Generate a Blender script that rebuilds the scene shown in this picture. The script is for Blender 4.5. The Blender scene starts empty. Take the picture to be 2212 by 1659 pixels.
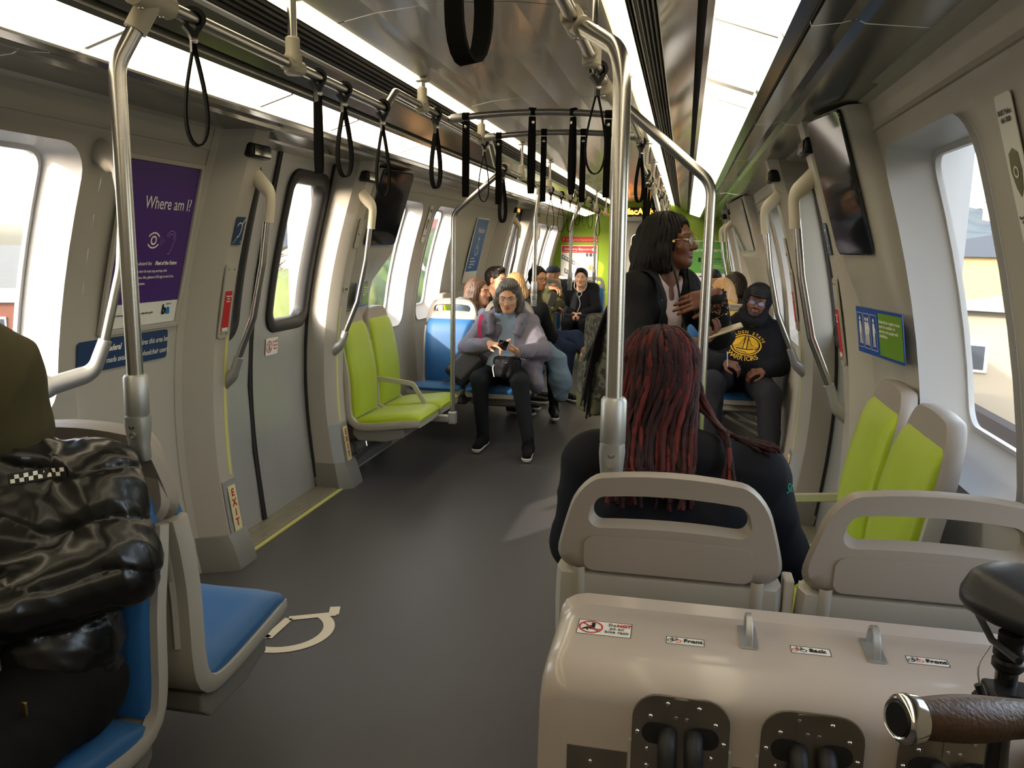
import bpy, bmesh, math, random
import numpy as np
from mathutils import Vector, Matrix
from mathutils.bvhtree import BVHTree
random.seed(7)
SC = bpy.context.scene
COL = SC.collection
# ---------------------------------------------------------------- camera, sky, sun, exposure
def look_camera(f_px, yaw, pitch, roll, loc):
    y, p, r = map(math.radians, (yaw, pitch, roll))
    F = Vector((-math.sin(y) * math.cos(p), math.cos(y) * math.cos(p), math.sin(p)))
    R = Vector((math.cos(y), math.sin(y), 0)); U = R.cross(F)
    R2 = math.cos(r) * R + math.sin(r) * U; U2 = -math.sin(r) * R + math.cos(r) * U
    M = Matrix((R2, U2, -F)).transposed().to_4x4(); M.translation = Vector(loc)
    cd = bpy.data.cameras.new('camera'); co = bpy.data.objects.new('camera', cd); COL.objects.link(co)
    co.matrix_world = M
    cd.sensor_fit = 'HORIZONTAL'; cd.sensor_width = 36.0; cd.lens = f_px / 2212 * 36.0
    cd.clip_start = 0.05; cd.clip_end = 3000
    SC.camera = co
look_camera(1775.5, 11.6, -9.54, 0.96, (0.70, 0.0, 1.5))
W = bpy.data.worlds.new('sky'); SC.world = W; W.use_nodes = True
wn = W.node_tree.nodes; wl = W.node_tree.links
sky = wn.new('ShaderNodeTexSky'); sky.sky_type = 'NISHITA'; sky.sun_disc = False
sky.sun_elevation = math.radians(19); sky.sun_rotation = math.radians(212); sky.air_density = 1.2; sky.dust_density = 2.5
hsv = wn.new('ShaderNodeHueSaturation'); hsv.inputs['Saturation'].default_value = 0.62; hsv.inputs['Value'].default_value = 1.0
wl.new(sky.outputs[0], hsv.inputs['Color']); wl.new(hsv.outputs[0], wn['Background'].inputs['Color'])
wn['Background'].inputs['Strength'].default_value = 1.25
sd = bpy.data.lights.new('sun', 'SUN'); sd.energy = 6.5; sd.angle = math.radians(0.6); sd.color = (1.0, 0.90, 0.76)
so = bpy.data.objects.new('sun', sd); COL.objects.link(so)
so.rotation_euler = Vector((.85, 1.35, -.58)).to_track_quat('-Z', 'Y').to_euler()
so.location = (-6, -8, 6)
SC.view_settings.view_transform = 'Standard'; SC.view_settings.look = 'None'
SC.view_settings.exposure = 0.0; SC.view_settings.gamma = 1.0; SC.view_settings.use_curve_mapping = False
cy = SC.cycles
cy.max_bounces = 7; cy.diffuse_bounces = 4; cy.glossy_bounces = 3; cy.transmission_bounces = 4; cy.transparent_max_bounces = 6
cy.caustics_reflective = False; cy.caustics_refractive = False
cy.use_denoising = True; cy.sample_clamp_indirect = 6.0
cy.use_adaptive_sampling = True; cy.adaptive_threshold = 0.02

# ---------------------------------------------------------------- materials
def mat(name, col, rough=0.5, metal=0.0, emit=None, estr=0.0, bump=0.0, bscale=200.0, var=0.0, vscale=6.0, spec=0.5, coat=0.0,
        alpha=1.0, trans=0.0, stretch=None, sheen=0.0, aniso=None):
    m = bpy.data.materials.new(name); m.use_nodes = True
    n = m.node_tree.nodes; l = m.node_tree.links; b = n['Principled BSDF']
    b.inputs['Base Color'].default_value = (*col, 1); b.inputs['Roughness'].default_value = rough
    b.inputs['Metallic'].default_value = metal; b.inputs['Specular IOR Level'].default_value = spec
    if coat: b.inputs['Coat Weight'].default_value = coat; b.inputs['Coat Roughness'].default_value = 0.1
    if sheen: b.inputs['Sheen Weight'].default_value = sheen
    if alpha < 1: b.inputs['Alpha'].default_value = alpha
    if trans: b.inputs['Transmission Weight'].default_value = trans
    if emit: b.inputs['Emission Color'].default_value = (*emit, 1); b.inputs['Emission Strength'].default_value = estr
    if bump or var:
        tc = n.new('ShaderNodeTexCoord'); mp = n.new('ShaderNodeMapping'); l.new(tc.outputs['Object'], mp.inputs[0])
        if stretch: mp.inputs['Scale'].default_value = stretch
    if bump:
        t = n.new('ShaderNodeTexNoise'); t.inputs['Scale'].default_value = bscale; t.inputs['Detail'].default_value = 2
        l.new(mp.outputs[0], t.inputs['Vector'])
        bp = n.new('ShaderNodeBump'); bp.inputs['Strength'].default_value = bump; bp.inputs['Distance'].default_value = 0.002
        l.new(t.outputs['Fac'], bp.inputs['Height']); l.new(bp.outputs[0], b.inputs['Normal'])
    if var:
        t2 = n.new('ShaderNodeTexNoise'); t2.inputs['Scale'].default_value = vscale; t2.inputs['Detail'].default_value = 4
        l.new(mp.outputs[0], t2.inputs['Vector'])
        mx = n.new('ShaderNodeMixRGB'); mx.inputs[1].default_value = (*[c * (1 - var) for c in col], 1)
        mx.inputs[2].default_value = (*[min(1, c * (1 + var)) for c in col], 1)
        l.new(t2.outputs['Fac'], mx.inputs[0]); l.new(mx.outputs[0], b.inputs['Base Color'])
    return m
def S(h):
    """sRGB hex -> linear"""
    c = [int(h[i:i + 2], 16) / 255 for i in (0, 2, 4)]
    return tuple(x / 12.92 if x <= .04045 else ((x + .055) / 1.055) ** 2.4 for x in c)
def checker_mat(name, a, b, scale, vec='Object', rough=.5, kind='checker', thr=.5, width=.02, dist=0.0):
    m = mat(name, a, rough); n = m.node_tree.nodes; l = m.node_tree.links
    tc = n.new('ShaderNodeTexCoord'); mp = n.new('ShaderNodeMapping'); l.new(tc.outputs[vec], mp.inputs[0]); mp.inputs['Scale'].default_value = scale
    mx = n.new('ShaderNodeMixRGB'); mx.inputs[1].default_value = (*a, 1); mx.inputs[2].default_value = (*b, 1)
    if kind == 'checker':
        t = n.new('ShaderNodeTexChecker'); t.inputs['Scale'].default_value = 1; l.new(mp.outputs[0], t.inputs['Vector']); l.new(t.outputs['Fac'], mx.inputs[0])
    elif kind == 'wave':
        t = n.new('ShaderNodeTexWave'); t.inputs['Scale'].default_value = 1; t.inputs['Distortion'].default_value = dist; l.new(mp.outputs[0], t.inputs['Vector'])
        r = n.new('ShaderNodeValToRGB'); r.color_ramp.elements[0].position = max(0, thr - width); r.color_ramp.elements[1].position = min(1, thr + width)
        l.new(t.outputs['Fac'], r.inputs[0]); l.new(r.outputs[0], mx.inputs[0])
    else:
        t = n.new('ShaderNodeTexNoise'); t.inputs['Scale'].default_value = 1; t.inputs['Detail'].default_value = 3; l.new(mp.outputs[0], t.inputs['Vector'])
        r = n.new('ShaderNodeValToRGB'); r.color_ramp.elements[0].position = max(0, thr - width); r.color_ramp.elements[1].position = min(1, thr + width)
        l.new(t.outputs['Fac'], r.inputs[0]); l.new(r.outputs[0], mx.inputs[0])
    l.new(mx.outputs[0], n['Principled BSDF'].inputs['Base Color'])
    return m
M = {}
M['panel'] = mat('moulded_panel', S('b9b4aa'), .42, bump=.12, bscale=900, var=.02)
M['panel_cool'] = mat('painted_panel', S('c0c1c4'), .38, bump=.06, bscale=900)
M['ceil'] = mat('ceiling_laminate', S('b4b0a6'), .30, var=.05, vscale=1.2, coat=.25)
M['ceil_gloss'] = mat('glossy_ceiling_panel', S('8d8c86'), .16, metal=.55, var=.05, vscale=3, bump=.25, bscale=3.0)
M['dark'] = mat('dark_gap', (.012, .012, .012), .6)
M['grille'] = mat('grille_metal', S('4b4844'), .45, metal=.3)
M['steel'] = mat('brushed_steel', (.55, .53, .50), .26, metal=1.0, bump=.05, bscale=60, stretch=(1, 1, 8))
M['cast'] = mat('cast_aluminium', (.50, .50, .49), .42, metal=.75, bump=.15, bscale=700)
M['cream'] = mat('cream_moulded_grip', S('cfc7b2'), .42)
M['door'] = mat('door_steel', (.60, .60, .58), .38, metal=.6, bump=.06, bscale=40, var=.06, vscale=2.5, stretch=(3, 3, .6))
M['rubber'] = mat('black_rubber', (.014, .014, .015), .55)
M['glass'] = mat('window_glass', (.92, .96, .98), .02, alpha=.10, spec=.6)
M['floor'] = mat('speckled_rubber_floor', S('4d4c4e'), .42, var=.16, vscale=900, bump=.1, bscale=500, spec=.45)
M['sill'] = mat('ribbed_sill', S('a39f90'), .42, metal=.4)
M['yellow'] = mat('luminous_yellow_strip', S('d9d684'), .5)
M['lamp'] = mat('lamp_diffuser', (1, .97, .88), .5, emit=(1.0, .86, .60), estr=4.2)
M['slot'] = mat('slot_lamp', (1, .97, .88), .5, emit=(1.0, .85, .56), estr=4.2)
M['lime_wall'] = mat('lime_end_wall', S('86a51c'), .4)
M['white'] = mat('white_print', S('f0efea'), .5)
M['black'] = mat('black_plastic', (.008, .008, .009), .45, spec=.35)
M['web'] = mat('black_webbing', (.006, .006, .006), .9, spec=.12)
M['seat_shell'] = mat('seat_shell_light', S('bbb5a9'), .45, bump=.1, bscale=900)
M['seat_cap'] = mat('seat_shell_taupe', S('9b9289'), .45, bump=.1, bscale=900)
M['blue'] = mat('blue_seat_vinyl', S('1f5f96'), .5, bump=.15, bscale=700, sheen=.15)
M['lime'] = mat('lime_seat_vinyl', S('a9bf1c'), .5, bump=.15, bscale=700, sheen=.15)
M['seat_base'] = mat('seat_bracket', S('8d8a84'), .5, metal=.3)
M['red'] = mat('red_print', S('c8292c'), .5)
M['navy'] = mat('navy_print', S('1b3a66'), .45)
M['purple'] = mat('purple_poster', S('4a2479'), .4)
M['posterblue'] = mat('blue_poster', S('2f65b0'), .4)
M['screen'] = mat('dark_glass_screen', (.008, .010, .014), .06, spec=.8)
M['green_print'] = mat('green_print', S('6f9a2c'), .5)
M['text_grey'] = mat('grey_text', S('555555'), .5)

# ---------------------------------------------------------------- mesh helpers
class MB:
    def __init__(s): s.v = []; s.f = []; s.m = []
    def add(s, vs, fs, mi=0):
        o = len(s.v); s.v.extend([tuple(map(float, p)) for p in vs])
        s.f.extend([tuple(i + o for i in q) for q in fs]); s.m.extend([mi] * len(fs)); return s
    def box(s, c, d, R=None, mi=0):
        x, y, z = [k / 2 for k in d]
        P = [(sx * x, sy * y, sz * z) for sx in (-1, 1) for sy in (-1, 1) for sz in (-1, 1)]
        if R is not None: P = [tuple(R @ Vector(p)) for p in P]
        P = [(p[0] + c[0], p[1] + c[1], p[2] + c[2]) for p in P]
        return s.add(P, [(0, 1, 3, 2), (4, 6, 7, 5), (0, 4, 5, 1), (2, 3, 7, 6), (0, 2, 6, 4), (1, 5, 7, 3)], mi)
    def rings(s, rs, cap=True, closed=True, mi=0, loop=False):
        n = len(rs[0]); V = [p for r in rs for p in r]; F = []
        k = len(rs)
        for i in range(k if loop else k - 1):
            a = i * n; b = ((i + 1) % k) * n
            for j in range(n if closed else n - 1):
                j2 = (j + 1) % n; F.append((a + j, a + j2, b + j2, b + j))
        if cap and not loop: F.append(tuple(range(n - 1, -1, -1))); F.append(tuple((k - 1) * n + j for j in range(n)))
        return s.add(V, F, mi)
    def tube(s, path, r, n=12, mi=0, cap=True, loop=False, ref=None):
        P = [Vector(p) for p in path]; K = len(P); rs = []
        rad = r if hasattr(r, '__len__') else [r] * K
        up = Vector(ref) if ref else None; prev = None
        for i, p in enumerate(P):
            if loop: t = (P[(i + 1) % K] - P[i - 1]).normalized()
            else: t = (P[min(i + 1, K - 1)] - P[max(i - 1, 0)]).normalized()
            if prev is None:
                a = up or (Vector((0, 0, 1)) if abs(t.z) < .9 else Vector((1, 0, 0)))
                u = t.cross(a).normalized()
            else: u = (prev - t * prev.dot(t)).normalized()
            prev = u; w = t.cross(u)
            rs.append([p + (u * math.cos(2 * math.pi * j / n) + w * math.sin(2 * math.pi * j / n)) * rad[i] for j in range(n)])
        return s.rings(rs, cap and not loop, True, mi, loop)
    def sweep(s, path, prof, ref, mi=0, cap=True, loop=False, scale=None):
        """prof: list of (a, b): a along the side vector, b along the normal; ref fixes the side vector"""
        P = [Vector(p) for p in path]; K = len(P); rs = []
        for i, p in enumerate(P):
            if loop: t = (P[(i + 1) % K] - P[i - 1]).normalized()
            else: t = (P[min(i + 1, K - 1)] - P[max(i - 1, 0)]).normalized()
            side = Vector(ref); side = (side - t * side.dot(t)).normalized(); nn = side.cross(t)
            k = scale[i] if scale else 1
            kx, ky = k if hasattr(k, '__len__') else (k, k)
            rs.append([p + side * a * kx + nn * b * ky for a, b in prof])
        return s.rings(rs, cap, True, mi, loop)
    def cyl(s, a, b, r, r2=None, n=16, mi=0): return s.tube([a, b], [r, r if r2 is None else r2], n, mi)
    def lathe(s, c, ax, prof, n=20, mi=0):
        ax = Vector(ax).normalized(); a = Vector((0, 0, 1)) if abs(ax.z) < .9 else Vector((1, 0, 0)); u = ax.cross(a).normalized(); w = ax.cross(u); c = Vector(c)
        return s.rings([[c + ax * h + (u * math.cos(2 * math.pi * j / n) + w * math.sin(2 * math.pi * j / n)) * max(r, 1e-4) for j in range(n)] for r, h in prof], True, True, mi)
    def ball(s, c, r, n=12, mi=0, R=None):
        r = r if hasattr(r, '__len__') else (r, r, r); rs = []
        for i in range(1, n):
            a = math.pi * i / n; ring = []
            for j in range(2 * n):
                b = 2 * math.pi * j / (2 * n)
                p = Vector((math.sin(a) * math.cos(b) * r[0], math.sin(a) * math.sin(b) * r[1], math.cos(a) * r[2]))
                ring.append((R @ p if R is not None else p) + Vector(c))
            rs.append(ring)
        return s.rings(rs, True, True, mi)
    def plate(s, outer, hole, fm, thick, mi=0, steps=1, rim=0.0, bmi=None):
        """2D outline (same length as hole or hole None); fm(a, b, d) -> xyz with d = depth 0 (front) .. thick (back)"""
        n = len(outer); bmi = mi if bmi is None else bmi
        if hole is None:
            cx = sum(p[0] for p in outer) / n; cy_ = sum(p[1] for p in outer) / n
            def shr(k): return [(cx + (p[0] - cx) * k, cy_ + (p[1] - cy_) * k) for p in outer]
            fr = [[fm(*p, 0) for p in shr(1 - rim)], [fm(*p, thick * .25) for p in outer], [fm(*p, thick * .8) for p in outer], [fm(*p, thick) for p in shr(1 - rim)]]
            s.rings(fr, False, True, mi)
            for k, d, fl in ((0, 0, 1), (1, thick, 0)):
                base = shr(1 - rim); L = [[fm(p[0], p[1], d) for p in [(cx + (q[0] - cx) * t, cy_ + (q[1] - cy_) * t) for q in base]] for t in (1, .66, .33)]
                V = [p for r in L for p in r] + [fm(cx, cy_, d)]; F = []
                for i in range(2):
                    for j in range(n): F.append((i * n + j, i * n + (j + 1) % n, (i + 1) * n + (j + 1) % n, (i + 1) * n + j))
                for j in range(n): F.append((2 * n + j, 2 * n + (j + 1) % n, 3 * n))
                if not fl: F = [tuple(reversed(q)) for q in F]
                s.add(V, F, mi if fl else bmi)
            return s
        def lp(t): return [(o[0] + (h[0] - o[0]) * t, o[1] + (h[1] - o[1]) * t) for o, h in zip(outer, hole)]
        ts = [rim + (1 - 2 * rim) * i / steps for i in range(steps + 1)]
        R = [[fm(*p, 0) for p in lp(t)] for t in ts]
        R += [[fm(*p, thick / 2) for p in lp(1)]]
        R += [[fm(*p, thick) for p in lp(t)] for t in reversed(ts)]
        R += [[fm(*p, thick / 2) for p in lp(0)]]
        return s.rings(R, False, True, mi, loop=True)
    def build(s, name, material, parent=None, smooth=35, bevel=0, seg=2, world=False, flip=False, recalc=True):
        me = bpy.data.meshes.new(name); me.from_pydata(s.v, [], s.f)
        ms = material if isinstance(material, (list, tuple)) else [material]
        for m_ in ms: me.materials.append(m_)
        if len(ms) > 1: me.polygons.foreach_set('material_index', s.m)
        if recalc:
            bm = bmesh.new(); bm.from_mesh(me); bmesh.ops.recalc_face_normals(bm, faces=bm.faces); bm.to_mesh(me); bm.free()
        me.update()
        if smooth:
            me.polygons.foreach_set('use_smooth', [True] * len(me.polygons)); me.set_sharp_from_angle(angle=math.radians(smooth))
        o = bpy.data.objects.new(name, me); COL.objects.link(o)
        if parent is not None:
            o.parent = parent
            if world: o.matrix_parent_inverse = parent.matrix_basis.inverted()
        if bevel:
            b = o.modifiers.new('bevel', 'BEVEL'); b.width = bevel; b.segments = seg; b.limit_method = 'ANGLE'; b.angle_limit = math.radians(40)
        return o
def tag(o, label=None, cat=None, group=None, kind=None):
    for k, v in (('label', label), ('category', cat), ('group', group), ('kind', kind)):
        if v: o[k] = v
    return o
def thing(name, label, cat, loc=(0, 0, 0), rz=0.0, group=None, kind=None):
    o = bpy.data.objects.new(name, None); COL.objects.link(o); o.empty_display_size = .05
    o.matrix_basis = Matrix.Translation(Vector(loc)) @ Matrix.Rotation(rz, 4, 'Z')
    return tag(o, label, cat, group, kind)
def copy_tree(o, parent=None):
    c = o.copy(); COL.objects.link(c)
    if parent is not None: c.parent = parent
    for ch in [k for k in bpy.data.objects if k.parent == o]: copy_tree(ch, c)
    return c
def struct(mb, name, material, **k):
    o = mb.build(name, material, **k); o['kind'] = 'structure'; return o
def fillet(pts, r, n=6):
    P = [Vector(p) for p in pts]; out = [P[0]]
    for i in range(1, len(P) - 1):
        a, b, c = P[i - 1], P[i], P[i + 1]; u = (a - b); w = (c - b)
        rr = r[i - 1] if hasattr(r, '__len__') else r
        ang = u.angle(w); d = min(rr / math.tan(ang / 2), u.length * .49, w.length * .49); u.normalize(); w.normalize()
        p0 = b + u * d; p1 = b + w * d
        for k in range(n + 1):
            t = k / n; out.append((1 - t) ** 2 * p0 + 2 * t * (1 - t) * b + t * t * p1)
    out.append(P[-1]); return out
def rrect(x0, x1, y0, y1, r, n=6, per=4):
    """rounded rectangle, 4*(n+1)+4*(per-1)... points, counter-clockwise; rings made with the same n, per match"""
    out = []
    cs = [(x1 - r, y1 - r, 0), (x0 + r, y1 - r, 90), (x0 + r, y0 + r, 180), (x1 - r, y0 + r, 270)]
    for i, (cx, cy_, a0) in enumerate(cs):
        arc = [(cx + r * math.cos(math.radians(a0 + 90 * k / n)), cy_ + r * math.sin(math.radians(a0 + 90 * k / n))) for k in range(n + 1)]
        out += arc
        nx = cs[(i + 1) % 4]; q = (nx[0] + r * math.cos(math.radians(nx[2])), nx[1] + r * math.sin(math.radians(nx[2])))
        for k in range(1, per): out.append((arc[-1][0] + (q[0] - arc[-1][0]) * k / per, arc[-1][1] + (q[1] - arc[-1][1]) * k / per))
    return out
def lettering(txt, size, material, o, u, v, parent=None, name='lettering', align='LEFT', shear=0.0, off=0.0015, bold=0.0, sx=1.0, world=True, space=1.0, line=1.0):
    c = bpy.data.curves.new(name, 'FONT'); c.body = txt; c.size = size; c.align_x = align; c.extrude = 0.0004; c.shear = shear; c.offset = bold
    c.space_character = space; c.space_line = line
    c.materials.append(material); c.resolution_u = 3
    ob = bpy.data.objects.new(name, c); COL.objects.link(ob)
    u = Vector(u).normalized(); v = Vector(v); v = (v - u * v.dot(u)).normalized(); n = u.cross(v)
    Mx = Matrix((u * sx, v, n)).transposed().to_4x4(); Mx.translation = Vector(o) + n * off
    ob.matrix_basis = Mx
    if parent is not None:
        ob.parent = parent
        if world: ob.matrix_parent_inverse = parent.matrix_basis.inverted()
    return ob
def quadplate(o, u, v, w, h, t=.002, r=.01):
    """thin rounded plate: centre o, axes u (width) and v (height), thickness towards u x v"""
    u = Vector(u).normalized(); v = Vector(v); v = (v - u * v.dot(u)).normalized(); n = u.cross(v); o = Vector(o)
    mb = MB(); mb.plate(rrect(-w / 2, w / 2, -h / 2, h / 2, r, 4, 1), None, lambda a, b, d: o + u * a + v * b + n * (t - d), t)
    return mb
# ---------------------------------------------------------------- car body shell
_pz = [0, .3, .8, 1.1, 1.4, 1.8, 1.9]; _ph = [1.40, 1.455, 1.485, 1.455, 1.40, 1.285, 1.25]
_pc = np.polyfit(_pz, _ph, 4)
def HW(z): return float(np.polyval(_pc, min(max(z, -.05), 2.0)))
_dc = np.polyfit([0, .4, .85, 1.05, 1.4, 1.94], [1.47, 1.515, 1.53, 1.505, 1.45, 1.315], 4)
def DW(z): return float(np.polyval(_dc, min(max(z, -.05), 2.05)))
def GW(z): return HW(z) + .115
Y0, Y1 = -3.0, 13.6
DOORS = [(3.46, 4.60), (9.10, 10.24)]
def wall_bay(s, y0, y1, z0, z1, hole, mb, mi=0):
    """curved wall panel; hole = (ya, yb, za, zb, r)"""
    if hole is None:
        nz, ny = 16, 2
        V = [(s * HW(z0 + (z1 - z0) * j / nz), y0 + (y1 - y0) * i / ny, z0 + (z1 - z0) * j / nz) for i in range(ny + 1) for j in range(nz + 1)]
        F = [(i * (nz + 1) + j, i * (nz + 1) + j + 1, (i + 1) * (nz + 1) + j + 1, (i + 1) * (nz + 1) + j) for i in range(ny) for j in range(nz)]
        mb.add(V, F, mi); return
    ya, yb, za, zb, r = hole
    inner = rrect(ya, yb, za, zb, r, 6, 6)
    n = len(inner); cy_, cz = (ya + yb) / 2, (za + zb) / 2
    # outer rectangle points matched to the inner loop
    k = 6 + 6; outer = []
    cor = [(y1, z1), (y0, z1), (y0, z0), (y1, z0)]
    for i in range(4):
        c = cor[i]; d = cor[(i + 1) % 4]
        ins = inner[i * 12:(i + 1) * 12]
        for j, p in enumerate(ins):
            if j < 3: # first half of the arc belongs to the side before the corner
                if i in (0, 2): outer.append((c[0], p[1] + (c[1] - p[1]) * (j / 3)))
                else: outer.append((p[0] + (c[0] - p[0]) * (j / 3), c[1]))
            elif j <= 6:
                t = (j - 3) / 3
                if i in (0, 2): outer.append((c[0] + (p[0] - c[0]) * t, c[1]))
                else: outer.append((c[0], c[1] + (p[1] - c[1]) * t))
            else:
                if i in (0, 2): outer.append((p[0], c[1]))
                else: outer.append((c[0], p[1]))
    R = []
    for q in range(6):
        t = q / 5; R.append([(s * HW(o[1] + (h[1] - o[1]) * t), o[0] + (h[0] - o[0]) * t, o[1] + (h[1] - o[1]) * t) for o, h in zip(outer, inner)])
    mb.rings(R, False, True, mi)
def window(idx, s, ya, yb, za=.87, zb=1.81, glass_only=False):
    inner = rrect(ya, yb, za, zb, .11, 6, 6); gl = rrect(ya + .045, yb - .045, za + .10, zb - .015, .07, 6, 6)
    rs = []
    for t, push in ((0, .006), (.03, -.010), (.10, -.014), (.2, 0)):
        pts = [(a[0] + (b[0] - a[0]) * t * .5, a[1] + (b[1] - a[1]) * t * .5) for a, b in zip(inner, gl)]
        rs.append([(s * (HW(z) + push), y, z) for y, z in pts])
    for t in (.4, .7, 1):
        pts = [(a[0] + (b[0] - a[0]) * t, a[1] + (b[1] - a[1]) * t) for a, b in zip(inner, gl)]
        rs.append([(s * (HW(z) + (GW(z) - HW(z)) * t), y, z) for y, z in pts])
    gl2 = rrect(ya + .058, yb - .058, za + .115, zb - .03, .06, 6, 6)
    rs.append([(s * (GW(z) - .004), y, z) for y, z in gl]); rs.append([(s * (GW(z) - .004), y, z) for y, z in gl2]); rs.append([(s * (GW(z) + .012), y, z) for y, z in gl2])
    mb = MB(); mb.rings(rs, False, True)
    f = mb.build('window_%d' % idx, M['panel_cool'], smooth=50); f['kind'] = 'structure'
    g = MB(); n = len(gl2); cz = (za + zb) / 2; cyy = (ya + yb) / 2
    rr = []
    for t in (0, .25, .5, .75): rr.append([(s * (GW(cz + (z - cz) * (1 - t)) + .006), cyy + (y - cyy) * (1 - t), cz + (z - cz) * (1 - t)) for y, z in gl2])
    g.rings(rr, False, True); V = rr[-1]; g.add(V, [tuple(range(len(V)))])
    g.build('pane', M['glass'], f)
bays = {-1: [(-3.0, .62, None), (.62, 2.60, (1.55, 2.49)), (2.60, 3.22, None), (4.84, 5.30, None), (5.30, 6.28, (5.42, 6.18)),
             (6.28, 7.25, (6.50, 7.14)), (7.25, 8.86, None), (10.48, 10.95, None), (10.95, 12.10, (11.10, 12.00)), (12.10, 13.6, (12.20, 13.1))],
        1: [(-3.0, .68, None), (.68, 1.66, (.80, 1.56)), (1.66, 2.86, (1.98, 2.77)), (2.86, 3.22, None), (4.84, 5.30, None), (5.30, 6.28, (5.42, 6.18)),
            (6.28, 7.40, (6.50, 7.26)), (7.40, 8.86, None), (10.48, 10.95, None), (10.95, 12.10, (11.10, 12.00)), (12.10, 13.6, (12.20, 13.1))]}
wi = 1
for s, nm in ((-1, 'left'), (1, 'right')):
    mb = MB()
    for y0, y1, h in bays[s]:
        wall_bay(s, y0, y1, 0, 1.97, (h[0], h[1], .87, 1.81, .11) if h else None, mb)
    struct(mb, 'wall_' + nm, M['panel'], smooth=30, recalc=False)
    for y0, y1, h in bays[s]:
        if h: window(wi, s, h[0], h[1]); wi += 1
# outer skin above, below and between the openings keeps daylight out
mb = MB()
for s in (-1, 1):
    mb.box((s * 1.66, (Y0 + Y1) / 2, 2.2), (.02, Y1 - Y0, .44)); mb.box((s * 1.52, (Y0 + Y1) / 2, 1.985), (.30, Y1 - Y0, .02)); mb.box((s * 1.55, (Y0 + Y1) / 2, -.06), (.30, Y1 - Y0, .12))
    for d0, d1 in DOORS:
        for y in (d0 - .16, d1 + .16): mb.box((s * 1.60, y, 1.0), (.16, .10, 2.0))
mb.box((0, (Y0 + Y1) / 2, 2.42), (3.4, Y1 - Y0, .02)); mb.box((0, (Y0 + Y1) / 2, -.12), (3.4, Y1 - Y0, .02))
mb.box((0, Y0 - .02, 1.1), (3.4, .04, 2.7))
struct(mb, 'wall_outer_skin', M['panel_cool'], smooth=0)
struct(MB().box((0, (Y0 + Y1) / 2, -.03), (3.0, Y1 - Y0, .06)), 'floor', M['floor'], smooth=0)

def strip(pairs, s, y0, y1, mb, mi=0):
    for (a, b) in zip(pairs[:-1], pairs[1:]):
        mb.add([(s * a[0], y0, a[1]), (s * b[0], y0, b[1]), (s * b[0], y1, b[1]), (s * a[0], y1, a[1])], [(0, 1, 2, 3)], mi)
# centre ceiling with cross seams
mb = MB(); cs = [(-.43, 2.195), (-.3, 2.222), (-.15, 2.238), (0, 2.243), (.15, 2.238), (.3, 2.222), (.43, 2.195)]
ys = [-3.0, -.6, 1.0, 2.62, 4.24, 5.86, 7.48, 9.1, 10.7, 12.3, 13.6]
for a, b in zip(ys[:-1], ys[1:]):
    strip(cs, 1, a + .004, b - .004, mb); strip([(x, z + .012) for x, z in cs], 1, b - .006, b + .006, mb, 1)
struct(mb, 'ceiling', [M['ceil'], M['dark']], smooth=60, recalc=False)
mb = MB()
for s in (-1, 1):
    strip([(.43, 2.195), (.43, 2.215), (.50, 2.215), (.50, 2.18)], s, Y0, Y1, mb, 0)
    # ventilation grille with real slats
    strip([(.50, 2.205), (.60, 2.14)], s, Y0, Y1, mb, 1)
    for k in range(6):
        a = .503 + k * .0155; z = 2.188 - k * .0095
        strip([(a, z), (a + .006, z - .003), (a + .006, z + .008)], s, Y0, Y1, mb, 2)
    strip([(.595, 2.132), (.60, 2.122), (.70, 2.062), (.702, 2.08)], s, Y0, Y1, mb, 3)
    strip([(.70, 2.075), (.722, 2.068)], s, Y0, Y1, mb, 1)
    strip([(.722, 2.075), (.722, 2.046), (.737, 2.036), (.737, 2.05)], s, Y0, Y1, mb, 3)
    strip([(.892, 2.0), (.896, 1.980), (.928, 1.972), (.930, 1.985)], s, Y0, Y1, mb, 3)
    strip([(.93, 1.985), (.936, 1.983)], s, Y0, Y1, mb, 1)
struct(mb, 'ceiling_vent_strip', [M['panel'], M['dark'], M['grille'], M['ceil_gloss']], smooth=0, recalc=False)
mb = MB(); hs = [(.936, 1.985), (.94, 1.974), (1.0, 1.978), (1.03, 1.985), (1.05, 1.975), (1.18, 1.962)]
yh = [-3, -.9, .5, 1.95, 3.40, 4.75, 6.1, 7.5, 8.9, 10.3, 11.7, 13.6]
for s in (-1, 1):
    for a, b in zip(yh[:-1], yh[1:]):
        strip(hs, s, a + .003, b - .003, mb, 0)
        strip([(.936, 1.99), (1.18, 1.972)], s, b - .005, b + .005, mb, 1)
    for d0, d1 in DOORS + [(2.80, 3.3), (4.7, 5.35), (8.0, 9.1)]:
        strip([(1.18, 1.962), (1.33, 1.955)], s, d0 - .25, d1 + .25, mb, 0)
struct(mb, 'ceiling_side_panel', [M['ceil_gloss'], M['dark']], smooth=40, recalc=False)
# rounded cove over the windows
mb = MB(); cv = [(1.175, 1.964), (1.20, 1.962), (1.232, 1.952), (1.252, 1.93), (1.256, 1.90), (1.252, 1.872), (1.285, 1.868)]
for s, segs in ((-1, [(-3, 3.20), (5.34, 8.86), (10.48, 13.6)]), (1, [(-3, 2.84), (4.98, 8.86), (10.48, 13.6)])):
    for a, b in segs:
        strip(cv, s, a, b, mb, 0)
        for y in (a, b): mb.add([(s * p[0], y, p[1]) for p in cv] + [(s * 1.29, y, 1.97)], [tuple(range(len(cv) + 1))])
struct(mb, 'trim_cove', M['panel'], smooth=50, recalc=False)
# ceiling lamps: separate diffuser panels
def lamp_panel(y0, y1, s):
    mb = MB(); P = [(.739, 2.043), (.742, 2.034), (.89, 1.986), (.891, 1.997)]
    strip(P, s, y0 + .008, y1 - .008, mb); return mb

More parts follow.
